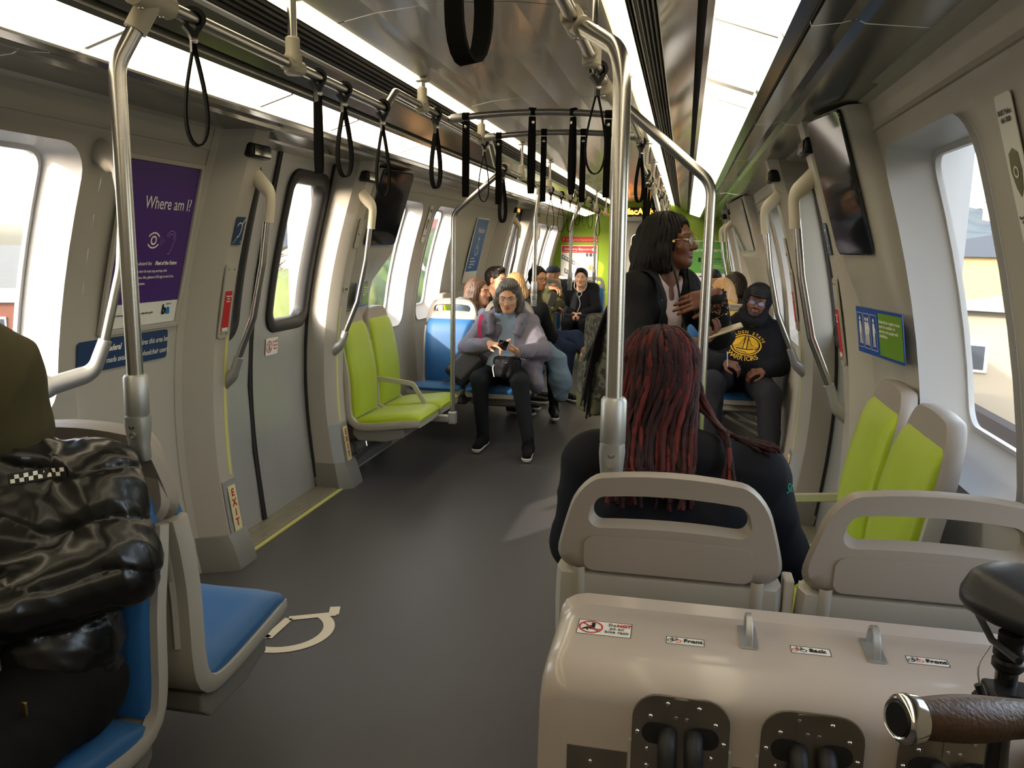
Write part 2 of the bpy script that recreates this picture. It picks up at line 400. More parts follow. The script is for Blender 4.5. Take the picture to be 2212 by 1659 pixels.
segs = []
edges = {-1: [-2.6, -1.7, -.8, .1, 1.05, 2.0, 2.92, 3.55, 4.45, 5.35, 6.2, 7.1, 8.0, 8.9, 9.8, 10.7, 11.6, 12.5, 13.4],
         1: [-2.6, -1.7, -.8, .2, 1.1, 2.10, 2.84, 3.10, 4.10, 5.1, 6.1, 7.1, 8.1, 9.1, 10.1, 11.1, 12.1, 13.4]}
for s in (-1, 1):
    e = edges[s]
    for i in range(len(e) - 1):
        o = lamp_panel(e[i], e[i + 1] - (.045 if s == 1 and abs(e[i + 1] - 2.84) < .01 else 0), s).build('ceiling_lamp', M['lamp'], smooth=0, recalc=False)
        tag(o, 'warm white light panel in the wide ceiling strip above the ' + ('left windows' if s < 0 else 'right windows'), 'ceiling light',
            'light panels of the ' + ('left' if s < 0 else 'right') + ' ceiling strip')
    mb = MB(); strip([(.437, 2.192), (.44, 2.185), (.49, 2.172), (.495, 2.18)], s, Y0, Y1, mb)
    o = mb.build('strip_lamp', M['slot'], smooth=0, recalc=False)
    tag(o, 'thin glowing strip light along the ' + ('left' if s < 0 else 'right') + ' edge of the centre ceiling', 'strip light')
# ---------------------------------------------------------------- doors with two curved leaves
def curved_ring(s, outer, inner, F, steps, mb, mi=0):
    R = []
    for q in range(steps + 1):
        t = q / steps; R.append([(s * F(o[1] + (h[1] - o[1]) * t), o[0] + (h[0] - o[0]) * t, o[1] + (h[1] - o[1]) * t) for o, h in zip(outer, inner)])
    mb.rings(R, False, True, mi)
def match_outer(inner, y0, y1, z0, z1):
    cor = [(y1, z1), (y0, z1), (y0, z0), (y1, z0)]; out = []
    for i in range(4):
        c = cor[i]
        for j, p in enumerate(inner[i * 12:(i + 1) * 12]):
            if j < 3: out.append((c[0], p[1] + (c[1] - p[1]) * (j / 3)) if i in (0, 2) else (p[0] + (c[0] - p[0]) * (j / 3), c[1]))
            elif j <= 6:
                t = (j - 3) / 3; out.append((c[0] + (p[0] - c[0]) * t, c[1]) if i in (0, 2) else (c[0], c[1] + (p[1] - c[1]) * t))
            else: out.append((p[0], c[1]) if i in (0, 2) else (c[0], p[1]))
    return out
di = 1
for s in (-1, 1):
    for d0, d1 in DOORS:
        ym = (d0 + d1) / 2 - .10 if (s == -1 and d0 < 5) else (d0 + d1) / 2
        root = thing('door_%d' % di, None, None, (s * 1.5, ym, 0), kind='structure'); di += 1
        for (a, b, sgn) in ((d0 - .10, ym - .012, -1), (ym + .012, d1 + .06, 1)):
            wa, wb = (ym - .62, ym - .17) if sgn < 0 else (ym + .17, ym + .62)
            wa = max(wa, a + .06); wb = min(wb, b - .05)
            hole = rrect(wa, wb, 1.03, 1.86, .09, 6, 6); mb = MB()
            curved_ring(s, match_outer(hole, a, b, .0, 1.965), hole, DW, 8, mb)
            leaf = mb.build('leaf', M['door'], root, world=True, smooth=40, recalc=False)
            g = MB(); inn = rrect(wa + .045, wb - .045, 1.075, 1.815, .06, 6, 6)
            rs = [[(s * (DW(z) + dd), y, z) for y, z in [(p[0] + (q[0] - p[0]) * t, p[1] + (q[1] - p[1]) * t) for p, q in zip(hole, inn)]] for t, dd in ((-.62, 0), (-.5, -.014), (.2, -.020), (.7, -.014), (1, 0), (1, .05))]
            g.rings(rs, False, True); g.build('window_gasket', M['rubber'], leaf, world=True, smooth=50)
            g = MB(); cz = 1.445; cyy = (wa + wb) / 2
            rr = [[(s * (DW(cz + (z - cz) * k) + .03), cyy + (y - cyy) * k, cz + (z - cz) * k) for y, z in inn] for k in (1, .75, .5, .25)]
            g.rings(rr, False, True); g.add(rr[-1], [tuple(range(len(rr[-1])))]); g.build('pane', M['glass'], leaf, world=True)
        mb = MB(); zs = [1.965 * i / 16 for i in range(17)]
        for ye, dy_ in ((d0 + .012, .0), (d1 - .030, .0)):
            e = MB(); e.rings([[(s * (DW(z) + dx), ye + dy, z) for dx, dy in ((.02, 0), (-.016, 0), (-.016, .022), (.02, .022))] for z in zs], True, True); e.build('edge_rubber', M['rubber'], root, world=True, smooth=30)
        mb.rings([[(s * (DW(z) + dx), ym + dy, z) for dx, dy in ((.02, -.018), (-.010, -.018), (-.014, -.004), (-.006, 0), (-.014, .004), (-.010, .018), (.02, .018))] for z in zs], True, True)
        mb.build('seal', M['rubber'], root, world=True, smooth=50)
        mb = MB(); mb.box((s * 1.405, (d0 + d1) / 2, .004), (.17, d1 - d0 + .1, .008))
        for k in range(9): mb.box((s * (1.335 + k * .017), (d0 + d1) / 2, .010), (.007, d1 - d0, .005))
        mb.build('sill_plate', M['sill'], root, world=True, smooth=0)
        mb = MB(); mb.box((s * 1.305, (d0 + d1) / 2, .004), (.022, d1 - d0 + .12, .006)); mb.build('yellow_strip', M['yellow'], root, world=True, smooth=0)
        # door header
        mb = MB(); strip([(1.18, 1.962), (1.20, 1.955), (1.29, 1.95), (1.315, 1.945), (1.315, 1.96)], s, d0 - .2, d1 + .2, mb); mb.build('header', M['ceil'], root, world=True, smooth=0, recalc=False)
# door posts
ti = 1
POST = []
def post(s, y0, y1, sg):
    """y0: wall side, y1: door side"""
    global ti
    d = y1 - y0; mb = MB(); zs = [1.97 * i / 24 for i in range(25)]; R = []
    for z in zs:
        h = HW(z); dw = DW(z); q = .13
        R.append([(s * (h + .03), y0, z), (s * (h - .005), y0 - .0 * d, z), (s * (h - .02), y0 + .10 * d, z), (s * (h - q + .02), y0 + .30 * d, z), (s * (h - q), y0 + .36 * d, z), (s * (h - q), y0 + .78 * d, z),
                  (s * (h - q + .012), y0 + .84 * d, z), (s * (h - q + .05), y0 + .98 * d, z), (s * (dw + .02), y0 + 1.0 * d, z), (s * (dw + .06), y0 + .9 * d, z)])
    mb.rings(R, True, True)
    o = struct(mb, 'trim_%d' % ti, M['panel'], smooth=25); ti += 1
    mb = MB(); R = []
    for z, g in ((0, .028), (.02, .03), (.12, .020), (.16, .006)):
        h = HW(z); R.append([(s * (h + .03), y0 - .01 * sg, z), (s * (h - .10 - g), y0 + .2 * d, z), (s * (h - .13 - g), y0 + .3 * d, z), (s * (h - .13 - g), y0 + .84 * d, z), (s * (h - .09), y0 + d + g * sg * .4, z), (s * (h + .06), y0 + d + g * sg * .4, z)])
    mb.rings(R, True, True); mb.build('kick_foot', M['seat_base'], o, smooth=25)
    mb = MB(); R = []
    for z in [.16 + .24 * i / 4 for i in range(5)]:
        h = HW(z); R.append([(s * (h - .134), y0 + .40 * d, z), (s * (h - .134), y0 + .80 * d, z), (s * (h - .120), y0 + .85 * d, z), (s * (h - .085), y0 + .97 * d, z), (s * (h - .07), y0 + .9 * d, z)])
    mb.rings(R, True, True); mb.build('kick_plate', M['cast'], o, smooth=25)
    mb = MB(); R = []
    zs = [.42 + (1.12 - .42) * i / 12 for i in range(13)]
    for z in zs:
        h = HW(z); R.append([(s * (h - .132), y0 + .66 * d, z), (s * (h - .132), y0 + .74 * d, z), (s * (h - .126), y0 + .74 * d, z), (s * (h - .126), y0 + .66 * d, z)])
    if s < 0 or sg < 0: mb.rings(R, True, True); mb.build('luminous_strip', M['yellow'], o, smooth=25)
    # black light unit at the head
    mb = MB(); h = HW(1.86); yc = y0 + .62 * d
    mb.box((s * (h - .115), yc, 1.885), (.075, abs(d) * .62, .062)); b = mb.build('light_unit', M['black'], o, bevel=.012)
    mb = MB(); mb.box((s * (h - .155), yc, 1.885), (.004, abs(d) * .5, .04)); mb.build('lens', M['screen'], b)
    return o
for s in (-1, 1):
    for d0, d1 in DOORS:
        post(s, d0 - .26, d0 + .02, 1); post(s, d1 + .26, d1 - .02, -1)
# bent end trim of the cove beside the posts
# ---------------------------------------------------------------- end wall with gangway door
mb = MB(); y = Y1
mb.box((-1.0, y + .03, 1.1), (1.0, .06, 2.3)); mb.box((1.0, y + .03, 1.1), (1.0, .06, 2.3)); mb.box((0, y + .03, 2.13), (1.0, .06, .32))
struct(mb, 'wall_end', M['lime_wall'], smooth=0)
root = thing('door_%d' % di, None, None, (0, y, 0), kind='structure')
mb = MB()
for sx in (-1, 1): mb.box((sx * .47, y - .02, .99), (.07, .07, 1.98))
mb.box((0, y - .02, 1.955), (.90, .07, .07)); mb.build('door_frame', M['cast'], root, world=True, smooth=0, bevel=.006)
mb = MB(); hole = rrect(-.17, .17, .95, 1.72, .08, 6, 6); out = match_outer(hole, -.435, .435, 0, 1.92)
mb.plate(out, hole, lambda a, b, d: (a, y + .01 + d, b), .04, steps=3); mb.build('door_leaf', M['panel'], root, world=True, smooth=30)
mb = MB(); inn = rrect(-.16, .16, .96, 1.71, .075, 6, 6); mb.plate(inn, None, lambda a, b, d: (a, y + .02 + d, b), .006); mb.build('pane', M['screen'], root, world=True)
mb = MB().tube(fillet([(.36, y - .02, 1.15), (.36, y - .05, 1.15), (.36, y - .05, .9), (.36, y - .02, .9)], .01), .01, 8); mb.build('handle', M['steel'], root, world=True)
# ---------------------------------------------------------------- handrail bars, hangers, poles
PI = math.pi
def bar_side(s, side):
    t = thing('overhead_bar', 'long brushed steel overhead handrail running down the %s side of the car' % side, 'handrail', (s * .43, -1.5, 2.0))
    pts = [(-2.2, 2.0), (3.04, 2.0), (3.16, 2.08), (4.78, 2.08), (4.92, 1.97), (8.40, 1.97), (8.52, 2.06), (10.1, 2.06), (10.22, 1.97), (13.2, 1.97)]
    MB().tube(fillet([(s * .43, y, z) for y, z in pts], .05, 4), .016, 14).build('rail', M['steel'], t, world=True)
    for y in (.9, 2.3, 3.5, 4.55, 5.7, 6.9, 8.1, 9.3, 10.6, 11.9, 12.9):
        z = np.interp(y, [p[0] for p in pts], [p[1] for p in pts])
        h = MB().cyl((s * .43, y, z), (s * .43, y, 2.215), .013).build('hanger_rod', M['steel'], t, world=True)
        MB().lathe((s * .43, y, z - .026), (0, 0, 1), [(.018, 0), (.026, .006), (.026, .050), (.021, .062), (.021, .10), (.016, .105)], 14).build('clamp', M['cream'], h, world=True)
        MB().lathe((s * .43, y, 2.178), (0, 0, 1), [(.014, 0), (.032, .004), (.032, .014), (.014, .02)], 14).build('ceiling_rosette', M['cast'], h, world=True)
        MB().tube([(s * .43, y - .045, z), (s * .43, y + .045, z)], .0215, 14).build('clamp_sleeve', M['cream'], h, world=True)
    return t
bar_side(-1, 'left'); bar_side(1, 'right')
for yb, lb in ((3.87, 'arched steel cross bar nearest us, holding four flat hanging straps'), (4.55, 'arched steel cross bar behind the nearest one, holding four flat hanging straps')):
    t = thing('cross_bar', lb, 'handrail', (0, yb, 2.08))
    P = [(x, yb, 2.08 + .028 * (1 - (x / .43) ** 2)) for x in np.linspace(-.43, .43, 17)]
    MB().tube(P, .015, 12).build('rail', M['steel'], t, world=True)
    for s in (-1, 1): MB().tube([(s * .405, yb, 2.083), (s * .35, yb, 2.089)], .021, 12).build('end_clamp', M['cast'], t, world=True)
def tclamp(c, d1, parent):
    mb = MB(); c = Vector(c); d1 = Vector(d1).normalized()
    mb.tube([c - Vector((0, .06, 0)), c + Vector((0, .06, 0))], .026, 14); mb.tube([c, c + d1 * .075], .024, 14)
    o = mb.build('tee_clamp', M['cream'], parent, world=True, smooth=40)
    mb = MB()
    for k in (-.035, .035): mb.lathe(c + Vector((0, k, -.024)), (0, 0, -1), [(.006, 0), (.006, .004), (.002, .004)], 10)
    mb.build('bolt', M['steel'], o, world=True)
def seat_pole(path, label, foot_z, foot='seat', group=None, r=.0175):
    t = thing('grab_pole', label, 'pole', path[0], group=group)
    MB().tube(fillet(path, .11, 8), r, 18).build('tube', M['steel'], t, world=True)
    a, b = Vector(path[-2]), Vector(path[-1]); tclamp(path[-1], a - b, t)
    x, y, z = path[0]
    if foot == 'seat':
        o = MB().lathe((x, y, z - .01), (0, 0, 1), [(.024, 0), (.026, .004), (.026, .088), (.022, .094), (.018, .094)], 20).build('sleeve', M['cast'], t, world=True)
        mb = MB(); R = []
        for zz, w, d in ((z - .010, .025, .025), (z - .03, .026, .024), (z - .055, .024, .020), (z - .075, .022, .017), (z - .105, .024, .016), (z - .112, .022, .012)):
            R.append([(x + a_ , y + b_, zz) for a_, b_ in rrect(-w, w, -d, d, min(w, d) * .7, 4, 1)])
        mb.rings(R); f = mb.build('seat_bracket', M['cast'], t, world=True, smooth=40)
        mb = MB()
        sy = -1
        for k in (.03, .052): mb.lathe((x, y + sy * .021, z - k), (0, sy, 0), [(.0075, 0), (.0075, .003), (.003, .003), (.003, .001)], 12)
        mb.build('bolt', M['steel'], f, world=True)
    return t
seat_pole([(-.485, 1.60, 1.12), (-.485, 1.60, 1.86), (-.43, 1.65, 2.0)], 'tall brushed steel pole clamped on the seat beside the person in the black puffer jacket', 1.06)
seat_pole([(.575, 1.63, 1.12), (.565, 1.66, 1.87), (.43, 1.95, 2.0)], 'thick steel pole clamped on the grey seat back in front of the red dreadlocks', 1.06)
def bench_pole(s, y, lb):
    t = thing('grab_pole', lb, 'pole', (s * .77, y, .36))
    MB().tube(fillet([(s * .77, y, .36), (s * .77, y, 1.70), (s * .43, y, 1.985)], .09, 8), .0165, 16).build('tube', M['steel'], t, world=True)
    tclamp((s * .43, y, 1.985), (s * .5, 0, -.4), t)
    mb = MB(); mb.box((s * .87, y, .352), (.24, .045, .05)); mb.box((s * .77, y, .36), (.052, .052, .085)); mb.build('foot_bracket', M['cast'], t, world=True, bevel=.008, smooth=0)
bench_pole(-1, 5.2, 'slim steel pole rising in front of the two lime seats on the left')
bench_pole(1, 2.67, 'steel pole between the red dreadlocks and the man in the team hoodie')
for (x, y, s, lb) in ((-.46, 6.46, -1, 'steel pole standing on the seat back behind the woman with the phone'), (-.52, 9.0, -1, 'thin steel pole beside the seated man with white earphones'), (-.47, 11.0, -1, 'thin steel pole at the far end, beside the evacuation poster'),
                   (.50, 6.4, 1, 'steel pole on the seat back left of the man in the team hoodie'), (.50, 9.0, 1, 'thin steel pole at the far right, behind the braided woman')):
    seat_pole([(x, y, 1.14), (x, y, 1.75), (s * .43, y + .02, 1.97)], lb, 1.06)
# ---------------------------------------------------------------- hanging straps
def side_strap(kind=0):
    """flat webbing loop under a hooked plastic hanger; hangs from a bar running along y"""
    t = thing('hand_strap', 'x', 'strap')
    mb = MB(); K = 14; R = []
    pth = [(.024 * math.cos(a), 0, .024 * math.sin(a)) for a in np.linspace(-.35 * PI, 1.15 * PI, K)]
    mb.sweep(pth, [(-.011, -.006), (.011, -.006), (.011, .006), (-.011, .006)], (0, 1, 0), scale=[.35 + .65 * math.sin(PI * (i + 1) / (K + 1)) for i in range(K)])
    mb.sweep([(-.018, 0, -.018), (-.006, 0, -.034), (0, 0, -.05), (0, 0, -.085)], [(-.012, -.006), (.012, -.006), (.012, .006), (-.012, .006)], (0, 1, 0))
    mb.sweep([(.016, 0, -.018), (.006, 0, -.034), (0, 0, -.05)], [(-.010, -.006), (.010, -.006), (.010, .006), (-.010, .006)], (0, 1, 0))
    mb.build('hanger', M['black'], t, smooth=50)
    mb = MB(); mb.lathe((0, -.013, -.058), (0, -1, 0), [(.008, 0), (.008, .003), (.005, .004)], 12); mb.build('rivet', M['steel'], t)
    w = .0155 if kind < 2 else .0055
    L = [.265, .27, .275][kind]; half = [.030, .004, .036][kind]
    prof = [(-w, -.002), (w, -.002), (w, .002), (-w, .002)]; n = 28; P = []
    for i in range(n + 1):
        a = i / n
        # teardrop from the hanger down and back up
        th = 2 * PI * a; px = half * math.sin(th) * math.sin(th / 2) ** 1.4; pz = -.062 - L * (1 - math.cos(th)) / 2
        P.append((px * 1.15, 0, pz))
    mb = MB().sweep(P, prof, (0, 1, 0)); mb.build('webbing', M['web'], t, smooth=50)
    if kind == 1:
        for ch in [c for c in bpy.data.objects if c.parent == t and c.name.startswith('webbing')]: ch.rotation_euler = (0, 0, .3)
    return t
def flat_strap():
    t = thing('flat_strap', 'x', 'strap'); w = .0155
    prof = [(-w, -.0014), (w, -.0014), (w, .0014), (-w, .0014)]; P = []
    for a in np.linspace(-.75 * PI, .75 * PI, 14): P.append((0, .019 * math.sin(a), .019 * math.cos(a)))
    n = 22; L = .345
    lo = [(0, .012 * math.sin(2 * PI * i / n) * abs(math.sin(PI * i / n)) + .004 * math.cos(PI * i / n), -.02 - L * (1 - math.cos(2 * PI * i / n)) / 2) for i in range(n + 1)]
    MB().sweep(P, prof, (1, 0, 0)).sweep(lo, prof, (1, 0, 0)).build('webbing', M['web'], t, smooth=50)
    MB().lathe((0, -.008, -.045), (0, -1, 0), [(.008, 0), (.008, .003), (.005, .004)], 12).build('rivet', M['steel'], t)
    return t
def place(src, loc, rz, lb, group, used=set()):
    o = src if src.name not in used else copy_tree(src)
    used.add(src.name); o.matrix_basis = Matrix.Translation(Vector(loc)) @ Matrix.Rotation(rz, 4, 'Z'); o['label'] = lb; o['group'] = group
    if src.name.startswith('hand_strap') and loc[1] < 2.9: o.scale = (1, 1, .86)
    return o
s0, s1, s2 = side_strap(0), side_strap(1), side_strap(2); f0 = flat_strap()
GL = 'black straps hanging from the left handrail'; GR = 'black straps hanging from the right handrail'
left = [(1.80, s0, .75, 'black strap loop hanging nearest us on the left handrail, beside the tall pole'), (2.46, s1, 1.0, 'black strap turned flat, first behind the left hanger rod, over the door window'),
        (2.66, s0, .8, 'black strap loop right behind the flat-turned one over the left door'), (3.02, s0, .65, 'black strap loop just before the raised bend of the left handrail'),
        (3.70, s0, .9, 'black strap loop on the left handrail just before the nearest cross bar'), (4.62, s2, .5, 'thin black strap loop on the left handrail, just behind the second cross bar'),
        (5.12, s0, .9, 'black strap loop on the left handrail beside the pole of the lime seats'), (7.0, s2, .3, 'thin black loop on the left handrail, first one past the pole behind the phone woman')]
for y, k, rz, lb in left: place(k, (-.43, y, np.interp(y, [3.04, 3.16, 4.78, 4.92], [2.0, 2.08, 2.08, 1.97])), rz, lb, GL)
for y, k in ((7.6, s2), (8.2, s0), (8.75, s2), (9.4, s0), (10.0, s2), (10.9, s0)):
    place(k, (-.43, y, np.interp(y, [8.40, 8.52, 10.1, 10.22], [1.97, 2.06, 2.06, 1.97])), random.uniform(.1, .7), 'small black strap loop far along the left handrail, before the evacuation poster', 'far straps on the left handrail')
right = [(2.46, s2, .35, 'thin black strap loop hanging left of the thick pole, in front of the cross bars'), (4.78, s0, .6, 'black strap loop on the right handrail, first one right of the thick pole'), (5.5, s1, .5, 'dark strap turned flat on the right handrail above the braided hair')]
for y, k, rz, lb in right: place(k, (.43, y, np.interp(y, [3.04, 3.16, 4.78, 4.92], [2.0, 2.08, 2.08, 1.97])), rz, lb, GR)
for y, k in ((6.0, s1), (6.6, s0), (7.3, s2), (8.0, s0), (9.0, s2), (10.5, s0)):
    place(k, (.43, y, np.interp(y, [8.40, 8.52, 10.1, 10.22], [1.97, 2.06, 2.06, 1.97])), random.uniform(.1, .8), 'small dark strap far along the right handrail, above the braided hair', 'far straps on the right handrail')
for yb, xs, nm in ((3.87, (-.335, -.02, .17, .33), 'nearest cross bar'), (4.55, (-.33, -.08, .135, .33), 'second cross bar')):
    for i, x in enumerate(xs):
        rz = [.05, .55, -.75, .08][i] if yb < 4 else [.1, .12, .05, -.1][i]
        place(f0, (x, yb, 2.08 + .028 * (1 - (x / .43) ** 2)), rz, ['leftmost', 'second from left', 'third from left', 'rightmost'][i] + ' flat black strap on the ' + nm, 'flat straps on the ' + nm)
place(s0, (.43, 1.02, 2.0), 1.0, 'big black strap loop hanging from the ceiling top centre, very near us', GR)

# ---------------------------------------------------------------- grab rails on the door posts and the left panel
def door_rail(s, y, lb, top=True):
    t = thing('door_grab_rail', lb, 'grab rail', (s * 1.2, y, 1.3))
    oy = y
    p = [(1.118, oy, 1.62), (1.150, oy, 1.40), (1.205, oy, 1.16), (1.31, oy, .92)]
    MB().tube([(s * a, b, c) for a, b, c in fillet(p, .10, 5)], .0155, 16).build('tube', M['steel'], t, world=True)
    q = fillet([(1.175, oy, 1.79), (1.10, oy, 1.71), (1.115, oy, 1.585)], .07, 8)
    R = [(s * a, b, c) for a, b, c in q]
    ov = [(math.cos(2 * PI * k / 16), math.sin(2 * PI * k / 16)) for k in range(16)]
    n = len(R); sc = [(.024 + .004 * (1 - i / n), .034 - .012 * min(1, i / n * 1.6)) for i in range(n)]
    MB().sweep(R, ov, (0, 1, 0), scale=sc).build('upper_grip', M['cream'], t, world=True, smooth=60)
    q = fillet([(1.285, oy, .975), (1.315, oy, .895), (1.372, oy, .845)], .06, 6); R = [(s * a, b, c) for a, b, c in q]
    n = len(R); sc = [(.021 + .003 * i / n, .021 + .012 * i / n) for i in range(n)]
    MB().sweep(R, ov, (0, 1, 0), scale=sc).build('lower_mount', M['cast'], t, world=True, smooth=60)
for s, side in ((-1, 'left'), (1, 'right')):
    for (d0, d1), which in zip(DOORS, ('near', 'far')):
        door_rail(s, d0 - .045, 'curved grab rail on the near post of the %s %s door' % (which, side))
        door_rail(s, d1 + .045, 'curved grab rail on the far post of the %s %s door' % (which, side))
t = thing('panel_grab_rail', 'steel grab rail with moulded ends on the panel left of the purple poster', 'grab rail', (-1.25, 2.5, 1.3))
ov = [(math.cos(2 * PI * k / 16), math.sin(2 * PI * k / 16)) for k in range(16)]
MB().tube(fillet([(-1.17, 2.52, 1.66), (-1.185, 2.50, 1.40), (-1.235, 2.45, 1.12)], .3, 5), .0155, 16).build('tube', M['steel'], t, world=True)
q = fillet([(-1.285, 2.56, 1.80), (-1.20, 2.54, 1.745), (-1.17, 2.52, 1.64)], .07, 8); n = len(q)
MB().sweep(q, ov, (0, 1, 0), scale=[(.032 - .010 * i / n, .045 - .024 * min(1, 1.6 * i / n)) for i in range(n)]).build('upper_mount', M['panel'], t, world=True, smooth=60)
q = fillet([(-1.225, 2.455, 1.16), (-1.26, 2.43, 1.05), (-1.345, 2.33, 1.015), (-1.44, 2.26, 1.0)], .07, 8); n = len(q)
MB().sweep(q, ov, (0, 0, 1), scale=[(.022 + .020 * i / n, .021 + .004 * i / n) for i in range(n)]).build('lower_mount', M['cast'], t, world=True, smooth=60)

# ---------------------------------------------------------------- seats
SP = [(-.085, 1.045), (-.075, 1.0), (-.055, .90), (-.03, .78), (-.010, .66), (-.004, .56), (.0, .47), (.015, .405), (.055, .372), (.12, .365), (.25, .378), (.40, .398), (.455, .402), (.47, .398)]
def spl(pts, n):
    P = np.array(pts, float); K = len(P); out = []
    P2 = np.vstack([2 * P[0] - P[1], P, 2 * P[-1] - P[-2]])
    d = np.r_[0, np.cumsum(np.linalg.norm(np.diff(P, axis=0), axis=1))]; T = np.linspace(0, d[-1], n)
    for t in T:
        i = min(int(np.searchsorted(d, t, side='right')) - 1, K - 2); u = (t - d[i]) / (d[i + 1] - d[i])
        a, b, c, e = P2[i], P2[i + 1], P2[i + 2], P2[i + 3]
        out.append(.5 * ((2 * b) + (-a + c) * u + (2 * a - 5 * b + 4 * c - e) * u * u + (-a + 3 * b - 3 * c + e) * u ** 3))
    return out
def seat_proto(colour, cmat, arm=False):
    t = thing('train_seat', 'x', 'seat')
    path = spl(SP, 40)
    def wid(z, y): return .455 if z < .75 and y < .3 else (.455 - .055 * max(0, (z - .75) / .3) ** 1.6 if y < .1 else .455 - .03 * max(0, (y - .38) / .1) ** 2)
    # light shell ribbon (sides and pan)
    low = [p for p in path if not (p[0] < .1 and p[1] > .862)]
    mb = MB(); T = .032
    def prof(w):
        a = w / 2; return [(-a, -.2), (-a + .012, -.9), (0, -1.0), (a - .012, -.9), (a, -.2), (a - .004, .55), (a - .03, .62), (a - .045, .15), (0, .10), (-a + .045, .15), (-a + .03, .62), (-a + .004, .55)]
    def ribbon(pth, mb_, T):
        rs = []
        for i, p in enumerate(pth):
            q0 = pth[max(i - 1, 0)]; q1 = pth[min(i + 1, len(pth) - 1)]; d = np.array(q1) - np.array(q0); d = d / np.linalg.norm(d); nrm = np.array((-d[1], d[0]))  # towards the sitter
            w = wid(p[1], p[0]); rs.append([(a, p[0] + nrm[0] * b * T, p[1] + nrm[1] * b * T) for a, b in prof(w)])
        mb_.rings(rs)
    ribbon(low, mb, T); shell = mb.build('shell', M['seat_shell'], t, smooth=40)
    # taupe head cap with hand slot
    def hm(a, b, d):
        y = np.interp(b, [p[1] for p in reversed(path[:26])], [p[0] for p in reversed(path[:26])]); k = (1 - (a / .23) ** 2)
        return (a, y - .030 + d - .012 * k * 0, b + .030 * k * max(0, (b - .85) / .2))
    n = 6; slot = rrect(-.148, .148, .955, .998, .021, 6, 6)
    outer = []
    o2 = rrect(-.228, .228, .845, 1.045, .055, 6, 6)
    for (a, b) in o2:
        w = .228 - .052 * max(0, (b - .84) / .2) ** 1.5; outer.append((a / .228 * w, b))
    mb = MB()
    if colour == 'lime': mb.plate([(a * 1.0, b) for a, b in outer], None, hm, .050, rim=.05)
    else: mb.plate(outer, slot, hm, .040, steps=4, rim=.12)
    mb.build('head_cap', M['seat_cap'], t, smooth=50)
    # shallow raised field and side ribs on the rear of the shell
    mb = MB()
    for a in (-.175,):
        for i in range(12):
            z0 = .50 + i * .03; z1 = z0 + .03
            y0 = np.interp(z0, [p[1] for p in reversed(path[:26])], [p[0] for p in reversed(path[:26])]); y1 = np.interp(z1, [p[1] for p in reversed(path[:26])], [p[0] for p in reversed(path[:26])])
            mb.add([(a - .012, y0 - .030, z0), (a, y0 - .037, z0), (a + .012, y0 - .030, z0), (a - .012, y1 - .030, z1), (a, y1 - .037, z1), (a + .012, y1 - .030, z1)], [(0, 1, 4, 3), (1, 2, 5, 4)])
    mb.build('rear_rib', M['seat_shell'], shell, smooth=60)
    mb2 = MB(); mb2.add([(-v[0], v[1], v[2]) for v in mb.v], mb.f); mb2.build('rear_rib', M['seat_shell'], shell, smooth=60)
    mb = MB(); ol = rrect(-.165, .165, .855, .925, .02, 6, 2); mb.plate(ol, None, lambda a, b, d: tuple(np.array(hm(a, b, 0)) + np.array((0, -.004 + d, 0))), .008)
    mb.build('rear_field', M['seat_cap'], shell, smooth=40)
    # cushions
    def cushion(z_or_y, name, seg, w, T):
        rs = []
        for i, p in enumerate(seg):
            q0 = seg[max(i - 1, 0)]; q1 = seg[min(i + 1, len(seg) - 1)]; d = np.array(q1) - np.array(q0); d = d / np.linalg.norm(d); nrm = np.array((-d[1], d[0]))
            e = min(i, len(seg) - 1 - i) / 3.0; tt = T * min(1, .45 + .55 * math.sqrt(min(1, e))); ww = (w(p) if callable(w) else w) / 2 * (1 if e > .3 else .965)
            pr = [(-ww, 0), (-ww, tt * .6), (-ww + .012, tt * .93), (-ww * .6, tt * 1.06), (0, tt * 1.0), (ww * .6, tt * 1.06), (ww - .012, tt * .93), (ww, tt * .6), (ww, 0)]
            rs.append([(a, p[0] + nrm[0] * (b + .004), p[1] + nrm[1] * (b + .004)) for a, b in pr])
        mb = MB(); mb.rings(rs); return mb.build(name, cmat, t, smooth=50)
    bk = [p for p in path if p[0] < .08 and .385 < p[1] < (1.012 if colour == 'lime' else .935)]
    c = cushion(0, 'back_cushion', bk, lambda p: wid(p[1], p[0]) - .045, .042)
    st = [p for p in path if p[0] > .022]
    cushion(0, 'seat_cushion', st, .43, .052)
    mb = MB(); p = path
    z0 = .785; y0 = np.interp(z0, [q[1] for q in reversed(path[:26])], [q[0] for q in reversed(path[:26])])
    mb.tube([(-.11, y0 + .047, z0), (0, y0 + .046, z0 - .004), (.11, y0 + .047, z0)], .0022, 6); mb.build('stitch_line', cmat, c)
    # cantilever bracket
    mb = MB(); R = []
    for x in (-.20, .20): R.append([(x, .02, .345), (x, .36, .355), (x, .36, .30), (x, .24, .265), (x, .06, .265), (x, .02, .30)])
    mb.rings(R); mb.build('bracket', M['seat_base'], t, smooth=0, bevel=.006)
    if arm:
        mb = MB()
        for a in (-.222,):
            q = fillet([(a, .02, .60), (a, .28, .575), (a, .395, .40), (a, .13, .37), (a, .03, .42)], .05, 5)
            mb.sweep(q + [q[0]], [(-.009, -.016), (.009, -.016), (.009, .016), (-.009, .016)], (1, 0, 0))
        o = mb.build('armrest', M['seat_shell'], t, smooth=40, bevel=.004)
        b = MB()
        for yy, zz in ((.02, .56), (.06, .40), (.34, .385)): b.lathe((-.231, yy, zz), (-1, 0, 0), [(.008, 0), (.008, .002)], 10)
        b.build('screw', M['text_grey'], o)
    return t
bs = seat_proto('blue', M['blue']); ls = seat_proto('lime', M['lime'], True); ls2 = copy_tree(ls)
